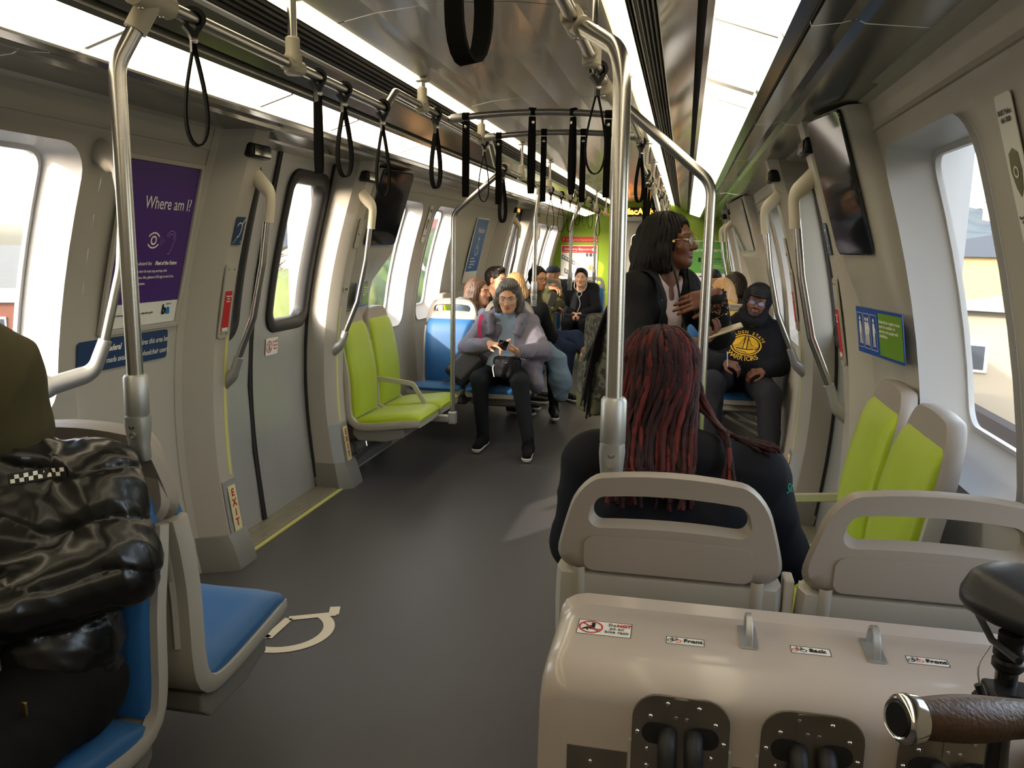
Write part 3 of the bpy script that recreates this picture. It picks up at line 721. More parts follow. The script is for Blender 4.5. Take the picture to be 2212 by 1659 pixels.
def seat(src, loc, rz, lb, group=None):
    o = place(src, loc, rz, lb, group)
    if not group: del o['group']
    return o
GB = 'blue transverse seats'
seat(bs, (.695, 1.66, 0), 0, 'grey seat back nearest us holding the thick pole, red dreadlocks behind it', GB)
seat(bs, (1.172, 1.66, 0), 0, 'grey seat back by the right window, nobody in it, bike saddle before it', GB)
seat(bs, (-.668, 1.58, 0), PI, 'blue seat under the person in the black puffer jacket', GB)
seat(bs, (-1.142, 1.58, 0), PI, 'seat by the left window beside the person in the black puffer jacket', GB)
seat(bs, (-.662, 1.73, 0), 0, 'empty blue seat facing away, back to back with the puffer jacket', GB)
seat(bs, (-1.136, 1.73, 0), 0, 'window seat facing away behind the puffer jacket, below the purple poster', GB)
seat(bs, (-.66, 6.38, 0), PI, 'blue seat under the woman in the lilac-grey parka', GB)
seat(bs, (-1.128, 6.38, 0), PI, 'empty blue seat by the left window, beside the woman in the parka', GB)
seat(bs, (-.66, 6.56, 0), 0, 'grey seat back directly behind the woman in the parka', GB)
seat(bs, (-1.128, 6.56, 0), 0, 'grey seat back with hand slot behind the empty blue window seat', GB)
seat(bs, (.66, 6.66, 0), PI, 'empty blue seat left of the man in the team hoodie', GB)
seat(bs, (1.128, 6.66, 0), PI, 'blue seat under the man in the team hoodie', GB)
seat(bs, (.66, 6.84, 0), 0, 'seat back behind the hoodie man, aisle side', GB)
seat(bs, (1.128, 6.84, 0), 0, 'seat back right behind the man in the team hoodie', GB)
for x, lb in ((-.64, 'blue seat under the man with white earphones'), (-1.108, 'empty blue seat left of the man with white earphones')): seat(bs, (x, 10.95, 0), PI, lb, GB)
for x, lb in ((-.64, 'blue seat back behind the earphones man, aisle side'), (-1.108, 'far seat in front of the man in the dark cap')): seat(bs, (x, 12.1, 0), PI, lb, GB)
for x, lb in ((.64, 'far right blue seat on the aisle'), (1.108, 'far right blue seat by the window')): seat(bs, (x, 10.95, 0), PI, lb, GB)
seat(ls, (-1.33, 4.985, 0), -PI / 2, 'near one of the two lime seats on the left, with armrest', 'lime side-facing seats')
o = seat(ls, (-1.33, 5.445, 0), -PI / 2, 'far one of the two lime seats on the left, against the blue seat', 'lime side-facing seats')
for c in [c for c in bpy.data.objects if c.parent == o and c.name.startswith('armrest')]:
    for k in [k for k in bpy.data.objects if k.parent == c]: bpy.data.objects.remove(k)
    bpy.data.objects.remove(c)
o = seat(ls, (1.33, 2.44, 0), PI / 2, 'lime seat on the right nearest us, against the big window', 'lime side-facing seats')
for c in [c for c in bpy.data.objects if c.parent == o and c.name.startswith('armrest')]:
    for k in [k for k in bpy.data.objects if k.parent == c]: bpy.data.objects.remove(k)
    bpy.data.objects.remove(c)
o = seat(ls, (1.33, 2.91, 0), PI / 2, 'lime seat on the right beside the door post', 'lime side-facing seats')
for c in [c for c in bpy.data.objects if c.parent == o and c.name.startswith('armrest')]:
    c.matrix_basis = Matrix.Scale(-1, 4, (1, 0, 0)); 
bpy.data.objects.remove(ls2) if False else None
for c in [k for k in bpy.data.objects if k.parent == ls2]:
    for g in [k for k in bpy.data.objects if k.parent == c]: bpy.data.objects.remove(g)
    bpy.data.objects.remove(c)
bpy.data.objects.remove(ls2)
for y, lb in ((7.22, 'lime side seat under the brown-haired woman in profile'), (7.70, 'lime side seat under the dark-haired man in olive')):
    o = seat(ls, (-1.33, y, 0), -PI / 2, lb, 'lime side-facing seats')
for s_, y_ in ((1, 1.64),):
    struct(MB().box((.933, 1.635, .60), (.020, .05, .52)), 'trim_seat_joint', M['seat_shell'], smooth=0, bevel=.004)
# lattice wall brackets under the seats
def truss(s, y, lb):
    t = thing('seat_truss', lb, 'bracket', (s * 1.2, y, .1))
    for k in (-.2, .2):
        mb = MB(); mb.tube([(s * 1.43, y + k, .04), (s * 1.30, y + k, .16), (s * 1.05, y + k, .29)], .014, 8); mb.tube([(s * 1.43, y + k, .20), (s * 1.15, y + k, .27)], .012, 8); mb.tube([(s * 1.36, y + k, .11), (s * 1.40, y + k, .22)], .010, 8)
        mb.build('arm', M['seat_base'], t, world=True, smooth=50)
    MB().box((s * 1.38, y, .075), (.02, .95, .09)).build('rail', M['seat_base'], t, world=True, smooth=0, bevel=.004)
truss(-1, 5.2, 'grey metal bracket and rail under the two left lime seats')
truss(1, 6.35, 'grey lattice bracket under the seat of the man in the team hoodie')
truss(1, 2.67, 'grey metal bracket under the right lime seats')
for y in (5.6,): MB()
# ---------------------------------------------------------------- wall frames, signs, posters, screens
def wf(s, y, z, w=.2, h=.2, off=.004, hfun=None):
    hf = hfun or HW
    a, b = hf(z + h / 2), hf(z - h / 2); x = s * ((a + b) / 2 - off); v = Vector((s * (a - b), 0, h)).normalized(); u = Vector((0, -s, 0)) * -1 if s < 0 else Vector((0, -1, 0))
    if s < 0: u = Vector((0, 1, 0))
    return Vector((x, y, z)), u, v
class Dec:
    """flat printed shapes on a plane (o, u, v): every shape is a thin raised layer"""
    def __init__(s, o, u, v, lift=.0012): s.o = Vector(o); s.u = Vector(u).normalized(); v = Vector(v); s.v = (v - s.u * v.dot(s.u)).normalized(); s.n = s.u.cross(s.v); s.l = lift; s.mb = MB()
    def P(s, a, b): return s.o + s.u * a + s.v * b + s.n * s.l
    def poly(s, pts): s.mb.add([s.P(*p) for p in pts], [tuple(range(len(pts)))]); return s
    def rect(s, a, b, w, h): return s.poly([(a - w / 2, b - h / 2), (a + w / 2, b - h / 2), (a + w / 2, b + h / 2), (a - w / 2, b + h / 2)])
    def rr(s, a, b, w, h, r): return s.poly([(a + p[0], b + p[1]) for p in rrect(-w / 2, w / 2, -h / 2, h / 2, r, 4, 1)])
    def disc(s, a, b, r, n=24): return s.poly([(a + r * math.cos(2 * PI * i / n), b + r * math.sin(2 * PI * i / n)) for i in range(n)])
    def ring(s, a, b, r0, r1, n=32, a0=0, a1=360, k=1):
        V = []; F = []; m = n
        for i in range(m + 1):
            t = math.radians(a0 + (a1 - a0) * i / m); V += [s.P(a + r0 * math.cos(t), b + r0 * math.sin(t) * k), s.P(a + r1 * math.cos(t), b + r1 * math.sin(t) * k)]
        for i in range(m): F.append((2 * i, 2 * i + 1, 2 * i + 3, 2 * i + 2))
        s.mb.add(V, F); return s
    def line(s, pts, w):
        for p, q in zip(pts[:-1], pts[1:]):
            d = Vector((q[0] - p[0], q[1] - p[1])); d.normalize(); n = Vector((-d.y, d.x)) * w / 2
            s.poly([(p[0] - n.x, p[1] - n.y), (q[0] - n.x, q[1] - n.y), (q[0] + n.x, q[1] + n.y), (p[0] + n.x, p[1] + n.y)])
        return s
    def build(s, name, m, parent, world=True): return s.mb.build(name, m, parent, world=world, smooth=0, recalc=False)
def sign(name, lb, cat, o, u, v, w, h, m, t=.003, r=.008):
    root = thing(name, lb, cat, o); u = Vector(u).normalized(); v = Vector(v); v = (v - u * v.dot(u)).normalized(); n = u.cross(v)
    quadplate(o, u, v, w, h, t, r).build('plate', m, root, world=True, smooth=30)
    return root, Vector(o) + n * t, u, v
def T(root, o, u, v, a, b, txt, size, m, **k): return lettering(txt, size, m, o + u * a + v * b, u, v, root, **k)
# purple poster
o, u, v = wf(-1, 2.935, 1.475, .46, .66)
root = thing('poster', 'purple poster reading Where am I? in a frame on the left wall', 'poster', o)
n_ = u.cross(v)
mb = MB(); mb.plate(rrect(-.245, .245, -.345, .345, .004, 6, 6), rrect(-.228, .228, -.328, .328, .004, 6, 6), lambda a, b, d: o + u * a + v * b + n_ * (.012 - d), .012); mb.build('frame', M['panel'], root, world=True, smooth=30)
quadplate(o + v * .048, u, v, .452, .556, .004, .003).build('purple_sheet', M['purple'], root, world=True)
quadplate(o - v * .278, u, v, .452, .094, .004, .003).build('white_footer', M['white'], root, world=True)
q = o + n_ * .004
T(root, q, u, v, -.095, .150, 'Where am I?', .070, M['white'], sx=.82)
T(root, q, u, v, -.155, -.075, 'Welcome aboard the', .022, M['white'], sx=.85); T(root, q, u, v, .028, -.075, 'Fleet of the Future', .022, M['white'], shear=.2, bold=.0006, sx=.85)
T(root, q, u, v, -.165, -.105, 'See screens above door for next stop and map with', .0165, M['white'], sx=.8)
T(root, q, u, v, -.165, -.130, '"You are here" or icon. Also, glance at LED sign at end of car,', .0165, M['white'], sx=.8, bold=0)
T(root, q, u, v, -.165, -.155, 'or listen for announcement.', .0165, M['white'], sx=.8)
T(root, q, u, v, -.20, -.278, 'For more information visit bart.gov for our #bartfleet guide', .013, M['text_grey'], sx=.85)
d = Dec(q, u, v); d.ring(-.005, .025, .012, .019, 24); d.ring(-.030 + .025, .012, .040, .046, 20, 40, 140); d.ring(-.005, .038, .040, .046, 20, 220, 320); d.build('eye_icon', M['white'], root)
d = Dec(q, u, v); d.ring(.105, .035, .028, .031, 20, -40, 170); d.ring(.105, .035, .016, .019, 16, -20, 170); d.line([(.126, .015), (.118, -.01), (.108, -.03), (.094, -.028)], .003)
for k in range(4): d.ring(.075, .022, .008 + k * .009, .0095 + k * .009, 10, 150, 215)
d.build('ear_icon', mat('poster_line', S('a58bd0'), .5), root)
T(root, q, u, v, .125, -.286, 'b', .055, M['black'], bold=.003); T(root, q, u, v, .155, -.286, 'a', .055, mat('logo_blue', S('1c80c8'), .5), bold=.003)
T(root, q, u, v, .152, -.248, 'B A R T', .010, M['black'])
# wheelchair area notice
o, u, v = wf(-1, 2.86, 1.065, .5, .12)
root, q, u, v = sign('sign', 'dark blue notice on the left wall about the wheelchair area', 'sign', o, u, v, .54, .122, M['navy'], r=.014)
T(root, q, u, v, -.115, .012, 'Federal', .033, M['white'], shear=.25, bold=.001, sx=.85); T(root, q, u, v, .003, .012, 'law requires this area be', .033, M['white'], shear=.25, sx=.80)
T(root, q, u, v, -.115, -.035, 'made available for wheelchair users.', .033, M['white'], shear=.25, sx=.82)
# stickers on the near left door post
def pw(s, y, z, h=.1, off=.004):
    a, b = HW(z + h / 2) - .13, HW(z - h / 2) - .13; return Vector((s * ((a + b) / 2 - off), y, z)), Vector((0, 1 if s < 0 else -1, 0)), Vector((s * (a - b), 0, h)).normalized()
for s, y, lb in ((-1, 3.355, 'near left'), (1, 3.355, 'near right')):
    o, u, v = pw(s, y, 1.545, .15)
    root, q, u, v = sign('sticker', 'blue hearing loop sticker with an ear on the %s door post' % lb, 'sticker', o, u, v, .075, .125, mat('loop_blue', S('1c3f63'), .4), t=.002)
    d = Dec(q, u, v); d.ring(-.002, .018, .016, .021, 16, -30, 170); d.line([(.017, .010), (.010, -.012), (.0, -.028), (-.010, -.024)], .005); d.line([(.014, .032), (.034, .056)], .006)
    for k in range(4): d.line([(-.034 + k * .007, -.050 + k * .007), (-.028 + k * .007, -.058 + k * .007)], .003)
    d.build('ear_icon', M['white'], root); T(root, q, u, v, .022, -.055, 'T', .016, M['white'])
def release(s, y, lb):
    o, u, v = pw(s, y, 1.235, .34)
    root = thing('release_panel', lb, 'panel', o)
    n_ = u.cross(v)
    quadplate(o, u, v, .082, .335, .007, .014).build('cover', M['panel'], root, world=True, smooth=30)
    quadplate(o + n_ * .007 - v * .045, u, v, .056, .185, .002, .004).build('red_label', M['red'], root, world=True)
    q = o + n_ * .0095
    T(root, q, u, v, 0, .022, 'Emergency\nDoor\nRelease', .012, M['white'], align='CENTER', sx=.85)
    quadplate(o + n_ * .007 - v * .128, u, v, .046, .016, .004, .004).build('latch', M['white'], root, world=True)
    mb = MB()
    for a, b in ((-.022, .145), (.022, .145), (-.022, -.148), (.022, -.148)): mb.lathe(o + n_ * .007 + u * a + v * b, n_, [(.0035, 0), (.0035, .002)], 8)
    mb.build('screw', M['text_grey'], root, world=True)
release(-1, 3.345, 'red Emergency Door Release panel on the near left door post')
release(1, 4.70, 'red Emergency Door Release panel on the far post of the near right door')
release(1, 3.345, 'red Emergency Door Release panel on the near post of the near right door')
def blank_panel(s, y, z, lb):
    o, u, v = pw(s, y, z, .18); root = thing('access_panel', lb, 'panel', o); quadplate(o, u, v, .06, .18, .005, .010).build('cover', M['panel'], root, world=True)
    n_ = u.cross(v); MB().lathe(o + n_ * .005, n_, [(.011, 0), (.011, .003), (.004, .006)], 12).build('lock', M['steel'], root, world=True)
blank_panel(-1, 4.72, 1.56, 'small cream access panel with lock on the post behind the left door')
blank_panel(1, 3.355, 1.66 - .02 * 0, 'small access panel with lock on the near right door post') if False else None
blank_panel(1, 4.72, 1.48, 'small cream access panel with lock on the far post of the near right door')
def exit_plate(s, y, lb):
    x = s * (HW(.28) - .13 + .02); o = Vector((s * (HW(.28) - .139), y, .265)); u = Vector((0, 1 if s < 0 else -1, 0)); v = Vector((s * (HW(.36) - HW(.17)), 0, .19)).normalized()
    root, q, u, v = sign('exit_plate', lb, 'sign', o, u, v, .062, .215, mat('exit_cream', S('e6dfae'), .5), t=.004, r=.004)
    T(root, q, u, v, 0, .058, 'E\nX\nI\nT', .050, M['red'], align='CENTER', bold=.001, line=.95)
exit_plate(-1, 3.375, 'cream plate reading EXIT low on the near post of the left door')
exit_plate(-1, 4.70, 'cream plate reading EXIT low on the far post of the left door')
exit_plate(1, 4.70, 'cream EXIT plate low on the near right door\'s far post')
o, u, v = pw(-1, 4.70, 1.225, .03)
root, q, u, v = sign('number_plate', 'small car number plate reading 4015 on the post behind the left door', 'sign', o, u, v, .062, .026, mat('plate_green', S('c9d6a8'), .5), t=.002, r=.003)
T(root, q, u, v, 0, -.008, '4015', .024, M['text_grey'], align='CENTER', bold=.0004)
for (y, z, s, lb) in ((4.16, .93, -1, 'white sticker reading Do NOT lean on doors, on the right leaf of the left door'), (3.60, .93, -1, 'white Do NOT lean on doors sticker half hidden by the left door\'s near rail')):
    o, u, v = wf(s, y, z, .1, .1, hfun=DW)
    root, q, u, v = sign('sticker', lb, 'sticker', o, u, v, .135, .095, M['white'], t=.0015, r=.008)
    d = Dec(q, u, v); d.ring(-.03, 0, .028, .033); d.line([(-.052, .02), (-.008, -.02)], .004); d.build('ban_ring', M['red'], root)
    d = Dec(q, u, v, .001); d.disc(-.026, .017, .005, 12); d.line([(-.028, .01), (-.034, -.008), (-.040, -.022)], .006); d.line([(-.032, -.004), (-.022, -.022)], .005); d.line([(-.028, .008), (-.014, .014)], .004); d.build('figure_icon', M['text_grey'], root)
    T(root, q, u, v, .037, .018, 'Do NOT\nlean on\ndoors', .019, M['red'], align='CENTER', sx=.8)
# wall housings with screens
def housing(s, ya, yb, lb, lb2, pa=.055, pb=.12):
    """ya: window side, yb: post side"""
    t = thing('screen_housing', lb, 'housing', (s * 1.3, (ya + yb) / 2, 1.5)); mb = MB(); R = []
    zs = [.55, .7, .9, 1.1, 1.25, 1.34, 1.40, 1.44, 1.55, 1.7, 1.85, 1.955]
    for z in zs:
        k = np.interp(z, [.55, .9, 1.25, 1.44, 1.955], [.0, .15, .35, 1, 1]); H = HW(z)
        a_ = pa * k + .002; b_ = pb * np.interp(z, [.55, .9, 1.3, 1.44], [.03, .4, .7, 1])
        sg = 1 if yb > ya else -1
        P = [(H + .02, ya - .02 * sg), (H - .012 * k, ya - .012 * sg), (H - a_, ya + .012 * sg), (H - a_ - .01, ya + .05 * sg), (H - (a_ + b_) / 2 - .008, (ya + yb) / 2), (H - b_, yb - .02 * sg), (H - b_ + .01, yb), (H + .02, yb)]
        R.append([(s * a, y, z) for a, y in P])
    mb.rings(R); mb.build('body', M['panel'], t, world=True, smooth=50)
    sg = 1 if yb > ya else -1
    def sp(k, z): H = HW(z); return Vector((s * (H - (pa + .010 + (pb + .002 - pa - .010) * k) - .010), ya + (yb - ya) * (.14 + .80 * k), z))
    A, B, C_, D_ = sp(0, 1.49), sp(1, 1.49), sp(1, 1.95), sp(0, 1.95)
    r = thing('display_screen', lb2, 'screen', (A + C_) / 2)
    mb = MB(); n_ = (B - A).cross(D_ - A).normalized()
    if n_.x * s > 0: n_ = -n_
    def fm(a, b, d):
        p = A + (B - A) * a + (D_ - A) * b; return p + n_ * (.006 - d)
    mb.plate(rrect(0, 1, 0, 1, .06, 5, 3), None, fm, .012, rim=.02); mb.build('glass', M['screen'], r, world=True, smooth=40)
housing(1, 2.84, 3.20, 'beige moulded bulge holding the screen beside the near right door', 'dark glossy wall screen on the right, above the lime seats')
housing(-1, 5.34, 4.87, 'beige moulded bulge holding the screen beside the left door', 'dark glossy wall screen on the left, above the lime seats', .155, .10)
housing(1, 7.42, 8.80, 'far right moulded bulge with a screen', 'dark wall screen far down the right wall')
# priority seating signs
def priority(o, u, v, lb):
    root, q, u, v = sign('sign', lb, 'sign', o, u, v, .40, .165, mat('sign_blue', S('1f4fa3'), .45), t=.003, r=.006)
    n_ = u.cross(v); quadplate(q + u * .10, u, v, .19, .145, .001, .003).build('green_field', M['green_print'], root, world=True)
    T(root, q, u, v, .012, .040, 'Federal law requires these\nseats be available for\nseniors and people with\ndisabilities.', .016, M['white'], off=.0025)
    d = Dec(q, u, v)
    for k in range(3):
        a = -.165 + k * .062
        for bx, by, w, h in ((0, .062, .052, .0015), (0, -.062, .052, .0015), (-.026, 0, .0015, .125), (.026, 0, .0015, .125)): d.rect(a + bx, by, w, h)
        for m_ in ((0,) if k != 1 else (-.010, .010)):
            d.disc(a + m_, .042, .007, 12); d.poly([(a + m_ - .008, .032), (a + m_ - .009, -.012), (a + m_ + .009, -.012), (a + m_ + .008, .032)])
            d.line([(a + m_ - .004, -.01), (a + m_ - .006, -.05)], .006); d.line([(a + m_ + .004, -.01), (a + m_ + .008, -.05)], .006); d.line([(a + m_ + .006, .026), (a + m_ + .015, .0)], .004)
        if k == 0: d.line([(a + .016, .0), (a + .018, -.05)], .003)
    d.build('people_icons', M['white'], root)
A = Vector((1.345, 3.10, 1.245)); B = Vector((1.408, 2.81, 1.165))
priority(Vector((1.362, 2.985, 1.225)), Vector((.16, -1, 0)), (-.16, 0, 1), 'blue and green priority seating sign on the right wall above the lime seats')
priority(Vector((-1.362, 5.10, 1.17)), Vector((-.16, 1, 0)), (.16, 0, 1), 'blue and green priority seating sign on the left wall behind the lime seats')
for s, y, lb in ((1, 1.80, 'tall white transit police notice with a badge right of the big window'), (-1, 6.385, 'narrow white police notice with a badge between two left windows')):
    o, u, v = wf(s, y, 1.66, .1, .30)
    root, q, u, v = sign('sticker', lb, 'sticker', o, u, v, .082, .30, M['white'], t=.002, r=.010)
    d = Dec(q, u, v); d.poly([(0, .045), (.022, .035), (.026, .0), (.014, -.035), (0, -.052), (-.014, -.035), (-.026, .0), (-.022, .035)]); d.build('badge', mat('badge_bronze', S('6d6a45'), .4), root)
    d = Dec(q, u, v, .0022); d.ring(0, -.002, .008, .012, 16); d.build('badge_seal', M['white'], root)
    T(root, q, u, v, 0, .110, 'BART Police\n464-7000', .015, M['text_grey'], align='CENTER', sx=.85); T(root, q, u, v, 0, -.095, 'If you See something\nSay something', .009, M['text_grey'], align='CENTER', sx=.8)
# blue poster far left
o, u, v = wf(-1, 8.15, 1.45, .4, .62)
root, q, u, v = sign('poster', 'tall blue poster reading Wheelchair on the left wall before the second door', 'poster', o, u, v, .50, .66, M['white'], t=.006, r=.004)
quadplate(q + v * .05, u, v, .47, .53, .001, .003).build('blue_sheet', M['posterblue'], root, world=True)
T(root, q, u, v, -.12, .18, 'Wheelchair', .075, M['white'], off=.0025, sx=.8)
d = Dec(q, u, v, .0025); d.disc(.0, .12, .018, 14); d.line([(0, .10), (.0, .03), (.05, .02), (.07, -.05)], .012); d.ring(.0, .0, .045, .055, 24, 100, 380); d.build('wheelchair_icon', M['white'], root)
T(root, q, u, v, -.15, -.09, 'To exit station\nPlease use elevator or\naccessible fare gate\nat stations', .030, M['white'], off=.0025, sx=.8)
# red and white notices on the far left
o, u, v = wf(-1, 10.85, 1.72, .2, .5)
root, q, u, v = sign('sign', 'red and green notice with big arrows past the second left door', 'sign', o, u, v, .22, .62, M['red'], t=.004)
quadplate(q + v * .06, u, v, .21, .12, .001, .003).build('green_band', M['green_print'], root, world=True)
T(root, q, u, v, -.06, .17, '2', .12, M['white'], bold=.002); d = Dec(q, u, v, .0025); d.rect(0, -.12, .15, .10); d.build('white_box', M['white'], root)
# end wall posters
Y = 13.6
root, q, u, v = sign('sign', 'red strip reading Emergency Equipment on the lime end wall', 'sign', (-1.0, Y - .003, 1.62), (1, 0, 0), (0, 0, 1), .60, .085, M['red'])
T(root, q, u, v, 0, -.018, 'Emergency Equipment', .052, mat('pale_red_text', S('e89a8c'), .5), align='CENTER', sx=.95)
d = Dec(q, u, v, .002); d.line([(.255, .025), (.275, -.02)], .008); d.line([(.258, -.012), (.275, -.024), (.282, .0)], .007); d.line([(-.255, .025), (-.275, -.02)], .008); d.build('arrows', M['white'], root)
root, q, u, v = sign('poster', 'white Emergency Evacuation poster with drawings on the lime end wall', 'poster', (-1.0, Y - .006, 1.185), (1, 0, 0), (0, 0, 1), .60, .68, M['white'], t=.012)
quadplate(q + v * .275, u, v, .575, .11, .001, .002).build('red_header', M['red'], root, world=True)
T(root, q, u, v, -.02, .265, 'Emergency Evacuation', .050, M['white'], align='CENTER', off=.003); quadplate(q + v * .275 + u * .245, u, v, .07, .045, .002, .004).build('header_logo', M['white'], root, world=True)
T(root, q, u, v, -.27, .235, 'Evacuación de Emergencia    緊急疏散'.replace('緊急疏散', ''), .022, M['white'], off=.003)
d = Dec(q, u, v)
for (a, b) in ((-.15, .10), (-.10, -.13)):
    d.poly([(a - .14, b + .10), (a + .14, b - .05), (a + .14, b - .11), (a - .14, b + .02)]); 
d.build('train_drawings', mat('drawing_grey', S('6f7680'), .5), root)
d = Dec(q, u, v, .002)
for (a, b) in ((-.15, .10), (-.10, -.13)):
    for k in range(6): c = a - .12 + k * .042; d.poly([(c, b + .075 - k * .023), (c + .026, b + .061 - k * .023), (c + .026, b + .030 - k * .023), (c, b + .044 - k * .023)])
d.build('train_windows', mat('drawing_pale', S('cfd8e2'), .5), root)
d = Dec(q, u, v)
for k in range(3): d.rect(.13 + k * .06, .19, .045, .055)
d.build('photos', mat('photo_dark', S('30343a'), .5), root)
d = Dec(q, u, v); d.disc(.20, -.02, .045); d.build('round_photo', mat('photo_orange', S('c07a3a'), .5), root)
T(root, q, u, v, .09, .14, 'In an emergency\nfollow instructions\nof train crew', .022, M['text_grey']); T(root, q, u, v, .05, -.12, 'Use the stairs\nand walk to\nthe station', .022, M['text_grey'])
root, q, u, v = sign('poster', 'green poster ending in to board? on the right of the lime end wall', 'poster', (1.02, Y - .006, 1.30), (1, 0, 0), (0, 0, 1), .66, .66, M['white'], t=.010)
quadplate(q + v * .07, u, v, .645, .50, .001, .002).build('green_sheet', mat('poster_green', S('5fa047'), .5), root, world=True)
T(root, q, u, v, .0, .16, 'Where to board?', .082, M['white'], align='CENTER', off=.0025, sx=.95)
d = Dec(q, u, v, .002); 
for k in (0, 1): d.ring(.14 + k * .10, .02, .028, .034, 20)
d.line([(.14, .02), (.17, .06), (.22, .06), (.24, .02)], .006); d.line([(.17, .06), (.19, .02), (.22, .06)], .005); d.rect(-.09, .03, .04, .07); d.rect(-.03, .025, .035, .055); d.build('bike_icons', M['black'], root)
d = Dec(q, u, v, .002); d.line([(.03, 0), (.06, .05), (.08, .07)], .010); d.ring(.045, .0, .006, .014, 12); d.build('stroller_icon', M['white'], root)
T(root, q, u, v, -.06, -.07, 'On board the fleet of the future\nbikes and luggage go where the symbols\nare on the car doors', .030, M['white'], off=.0025, sx=.8); T(root, q, u, v, -.2, -.25, 'See bart.gov/bikes for details', .024, M['text_grey'], sx=.9)
root = thing('led_display', 'orange LED display reading MacAr, above the end door', 'display', (0, Y - .05, 2.06))
MB().box((0, Y - .03, 2.075), (.80, .05, .13)).build('case', M['black'], root, world=True, smooth=0)
lettering('MacArthur', .135, mat('led_orange', (1, .35, .05), .5, emit=(1.0, .33, .04), estr=6.0), (-.30, Y - .056, 2.030), (1, 0, 0), (0, 0, 1), root, bold=.004)
root, q, u, v = sign('number_plate', 'white plate reading 4015 under the orange LED display', 'sign', (-.05, Y - .004, 1.992), (1, 0, 0), (0, 0, 1), .22, .058, M['white'])
T(root, q, u, v, 0, -.018, '4015', .055, M['text_grey'], align='CENTER')
# wheelchair symbol painted on the floor
root = thing('floor_symbol', 'cream wheelchair symbol painted on the grey floor', 'floor symbol', (-.78, 2.80, 0))
paint = mat('floor_paint', S('e2d9c4'), .6)
d = Dec((0, 0, 0), (1, 0, 0), (0, 1, 0), .0022); d.ring(-.765, 2.783, .148, .192, 44, 62, -190); d.build('wheel_arc', paint, root)
d = Dec((0, 0, 0), (1, 0, 0), (0, 1, 0), .0026); d.line([(-1.00, 2.80), (-.795, 2.70), (-.792, 2.872), (-.625, 2.957)], .036); d.disc(-1.07, 2.83, .045); d.build('seated_figure', paint, root)
d = Dec((0, 0, 0), (1, 0, 0), (0, 1, 0), .0036); d.line([(-.632, 2.945), (-.655, 3.015)], .042); d.build('foot_mark', paint, root)
# ---------------------------------------------------------------- bike rack cabinet
t = thing('bike_rack', 'beige moulded bike rack cabinet with steel slot plates behind the grey seats', 'bike rack', (.95, 1.36, 0))
prof = spl([(1.545, .0), (1.545, .755), (1.542, .790), (1.528, .806), (1.50, .810), (1.40, .807), (1.335, .803), (1.302, .792), (1.284, .765), (1.277, .70), (1.265, .40), (1.255, .0)], 44)
mb = MB(); R = []
for x, k in ((.545, .075), (.515, .030), (.503, .010), (.50, 0)): pass
def ring_at(x, inset):
    cy_, cz = 1.41, .35
    return [(x, y + (cy_ - y) * inset, z - max(0, z - .05) * inset * .55) for y, z in prof]
R = [ring_at(.492, .10), ring_at(.495, .07), ring_at(.503, .035), ring_at(.522, .01), ring_at(.545, 0), ring_at(.9, 0), ring_at(1.405, 0)]
mb.rings(R, True, True); mb.build('cabinet', mat('rack_gelcoat', S('c0b4aa'), .3, coat=.4), t, world=True, smooth=45)
def fy(z): return float(np.interp(z, [p[1] for p in reversed(prof[16:])], [p[0] for p in reversed(prof[16:])]))
plate_m = mat('stained_steel_plate', (.46, .42, .37), .28, metal=1.0, var=.3, vscale=14, bump=.04, bscale=50)
for i, xc in enumerate((.731, .935, 1.139, 1.320)):
    mb = MB(); g = MB()
    ol = rrect(-.078, .078, .38, .784, .042, 6, 6)
    fr = rrect(-.083, .083, .375, .790, .046, 6, 6)
    g.rings([[(xc + a, fy(b) - d, b) for a, b in (fr if k == 0 else ol)] for k, d in ((0, -.001), (0, .006), (1, .007), (1, .001))], False, True)
    g.build('recess_rim', M['panel'], t, world=True, smooth=40)
    mb.plate(ol, None, lambda a, b, d: (xc + a, fy(.6) - .012 + d, b), .003, rim=.01); p = mb.build('steel_plate', plate_m, t, world=True)
    mb = MB(); mb.plate(rrect(-.015 if i % 2 == 0 else -.026, .015 if i % 2 == 0 else .012, 0.732, .780, .006, 4, 1), None, lambda a, b, d: (xc + a, fy(.6) - .014 + d, b), .0015); mb.build('centre_strip', plate_m, p, world=True)
    mb = MB()
    for sx in (-1, 1): mb.plate(rrect(xc + sx * .036 - .026, xc + sx * .036 + .026, 0.697, .734, .018, 5, 1), None, lambda a, b, d: (a, fy(.6) - .0135 + d, b), .0008)
    mb.build('slot_opening', M['dark'], p, world=True)
    for sx in (-1, 1):
        x0 = xc + sx * .021
        MB().tube(fillet([(x0 + .004, 1.30, .716), (x0, 1.235, .714), (x0 + .004, 1.215, .645), (x0 + .014, 1.205, .42)], .03, 5), .0150, 16).build('wheel_arm', M['rubber'], p, world=True, smooth=60)
    mb = MB()
    for a, b in ((-.022, .790), (.028, .787), (-.049, .765), (.055, .762), (-.008, .768), (.009, .767), (-.069, .735), (.069, .730), (-.052, .706), (.050, .703), (-.052, .676), (.050, .673), (-.052, .60), (.052, .60)):
        mb.lathe((xc + a, fy(.6) - .0115, b - .021), (0, -1, 0), [(.0042, 0), (.0042, .0012), (.0030, .0028), (.0012, .0030)], 10)
    mb.build('bolt', mat('bolt_chrome', (.75, .75, .76), .2, metal=1.0) if i == 0 else bpy.data.materials['bolt_chrome'], p, world=True)
for xa, xb in ((.545, .646), (.817, .849), (1.021, 1.053)):
    mb = MB(); mb.plate([(xa, .45), (xb, .45), (xb, .665), (xa, .665)], None, lambda a, b, d: (a, fy(b) - .002 + d, b), .002); mb.build('side_plate', plate_m, t, world=True, smooth=0)
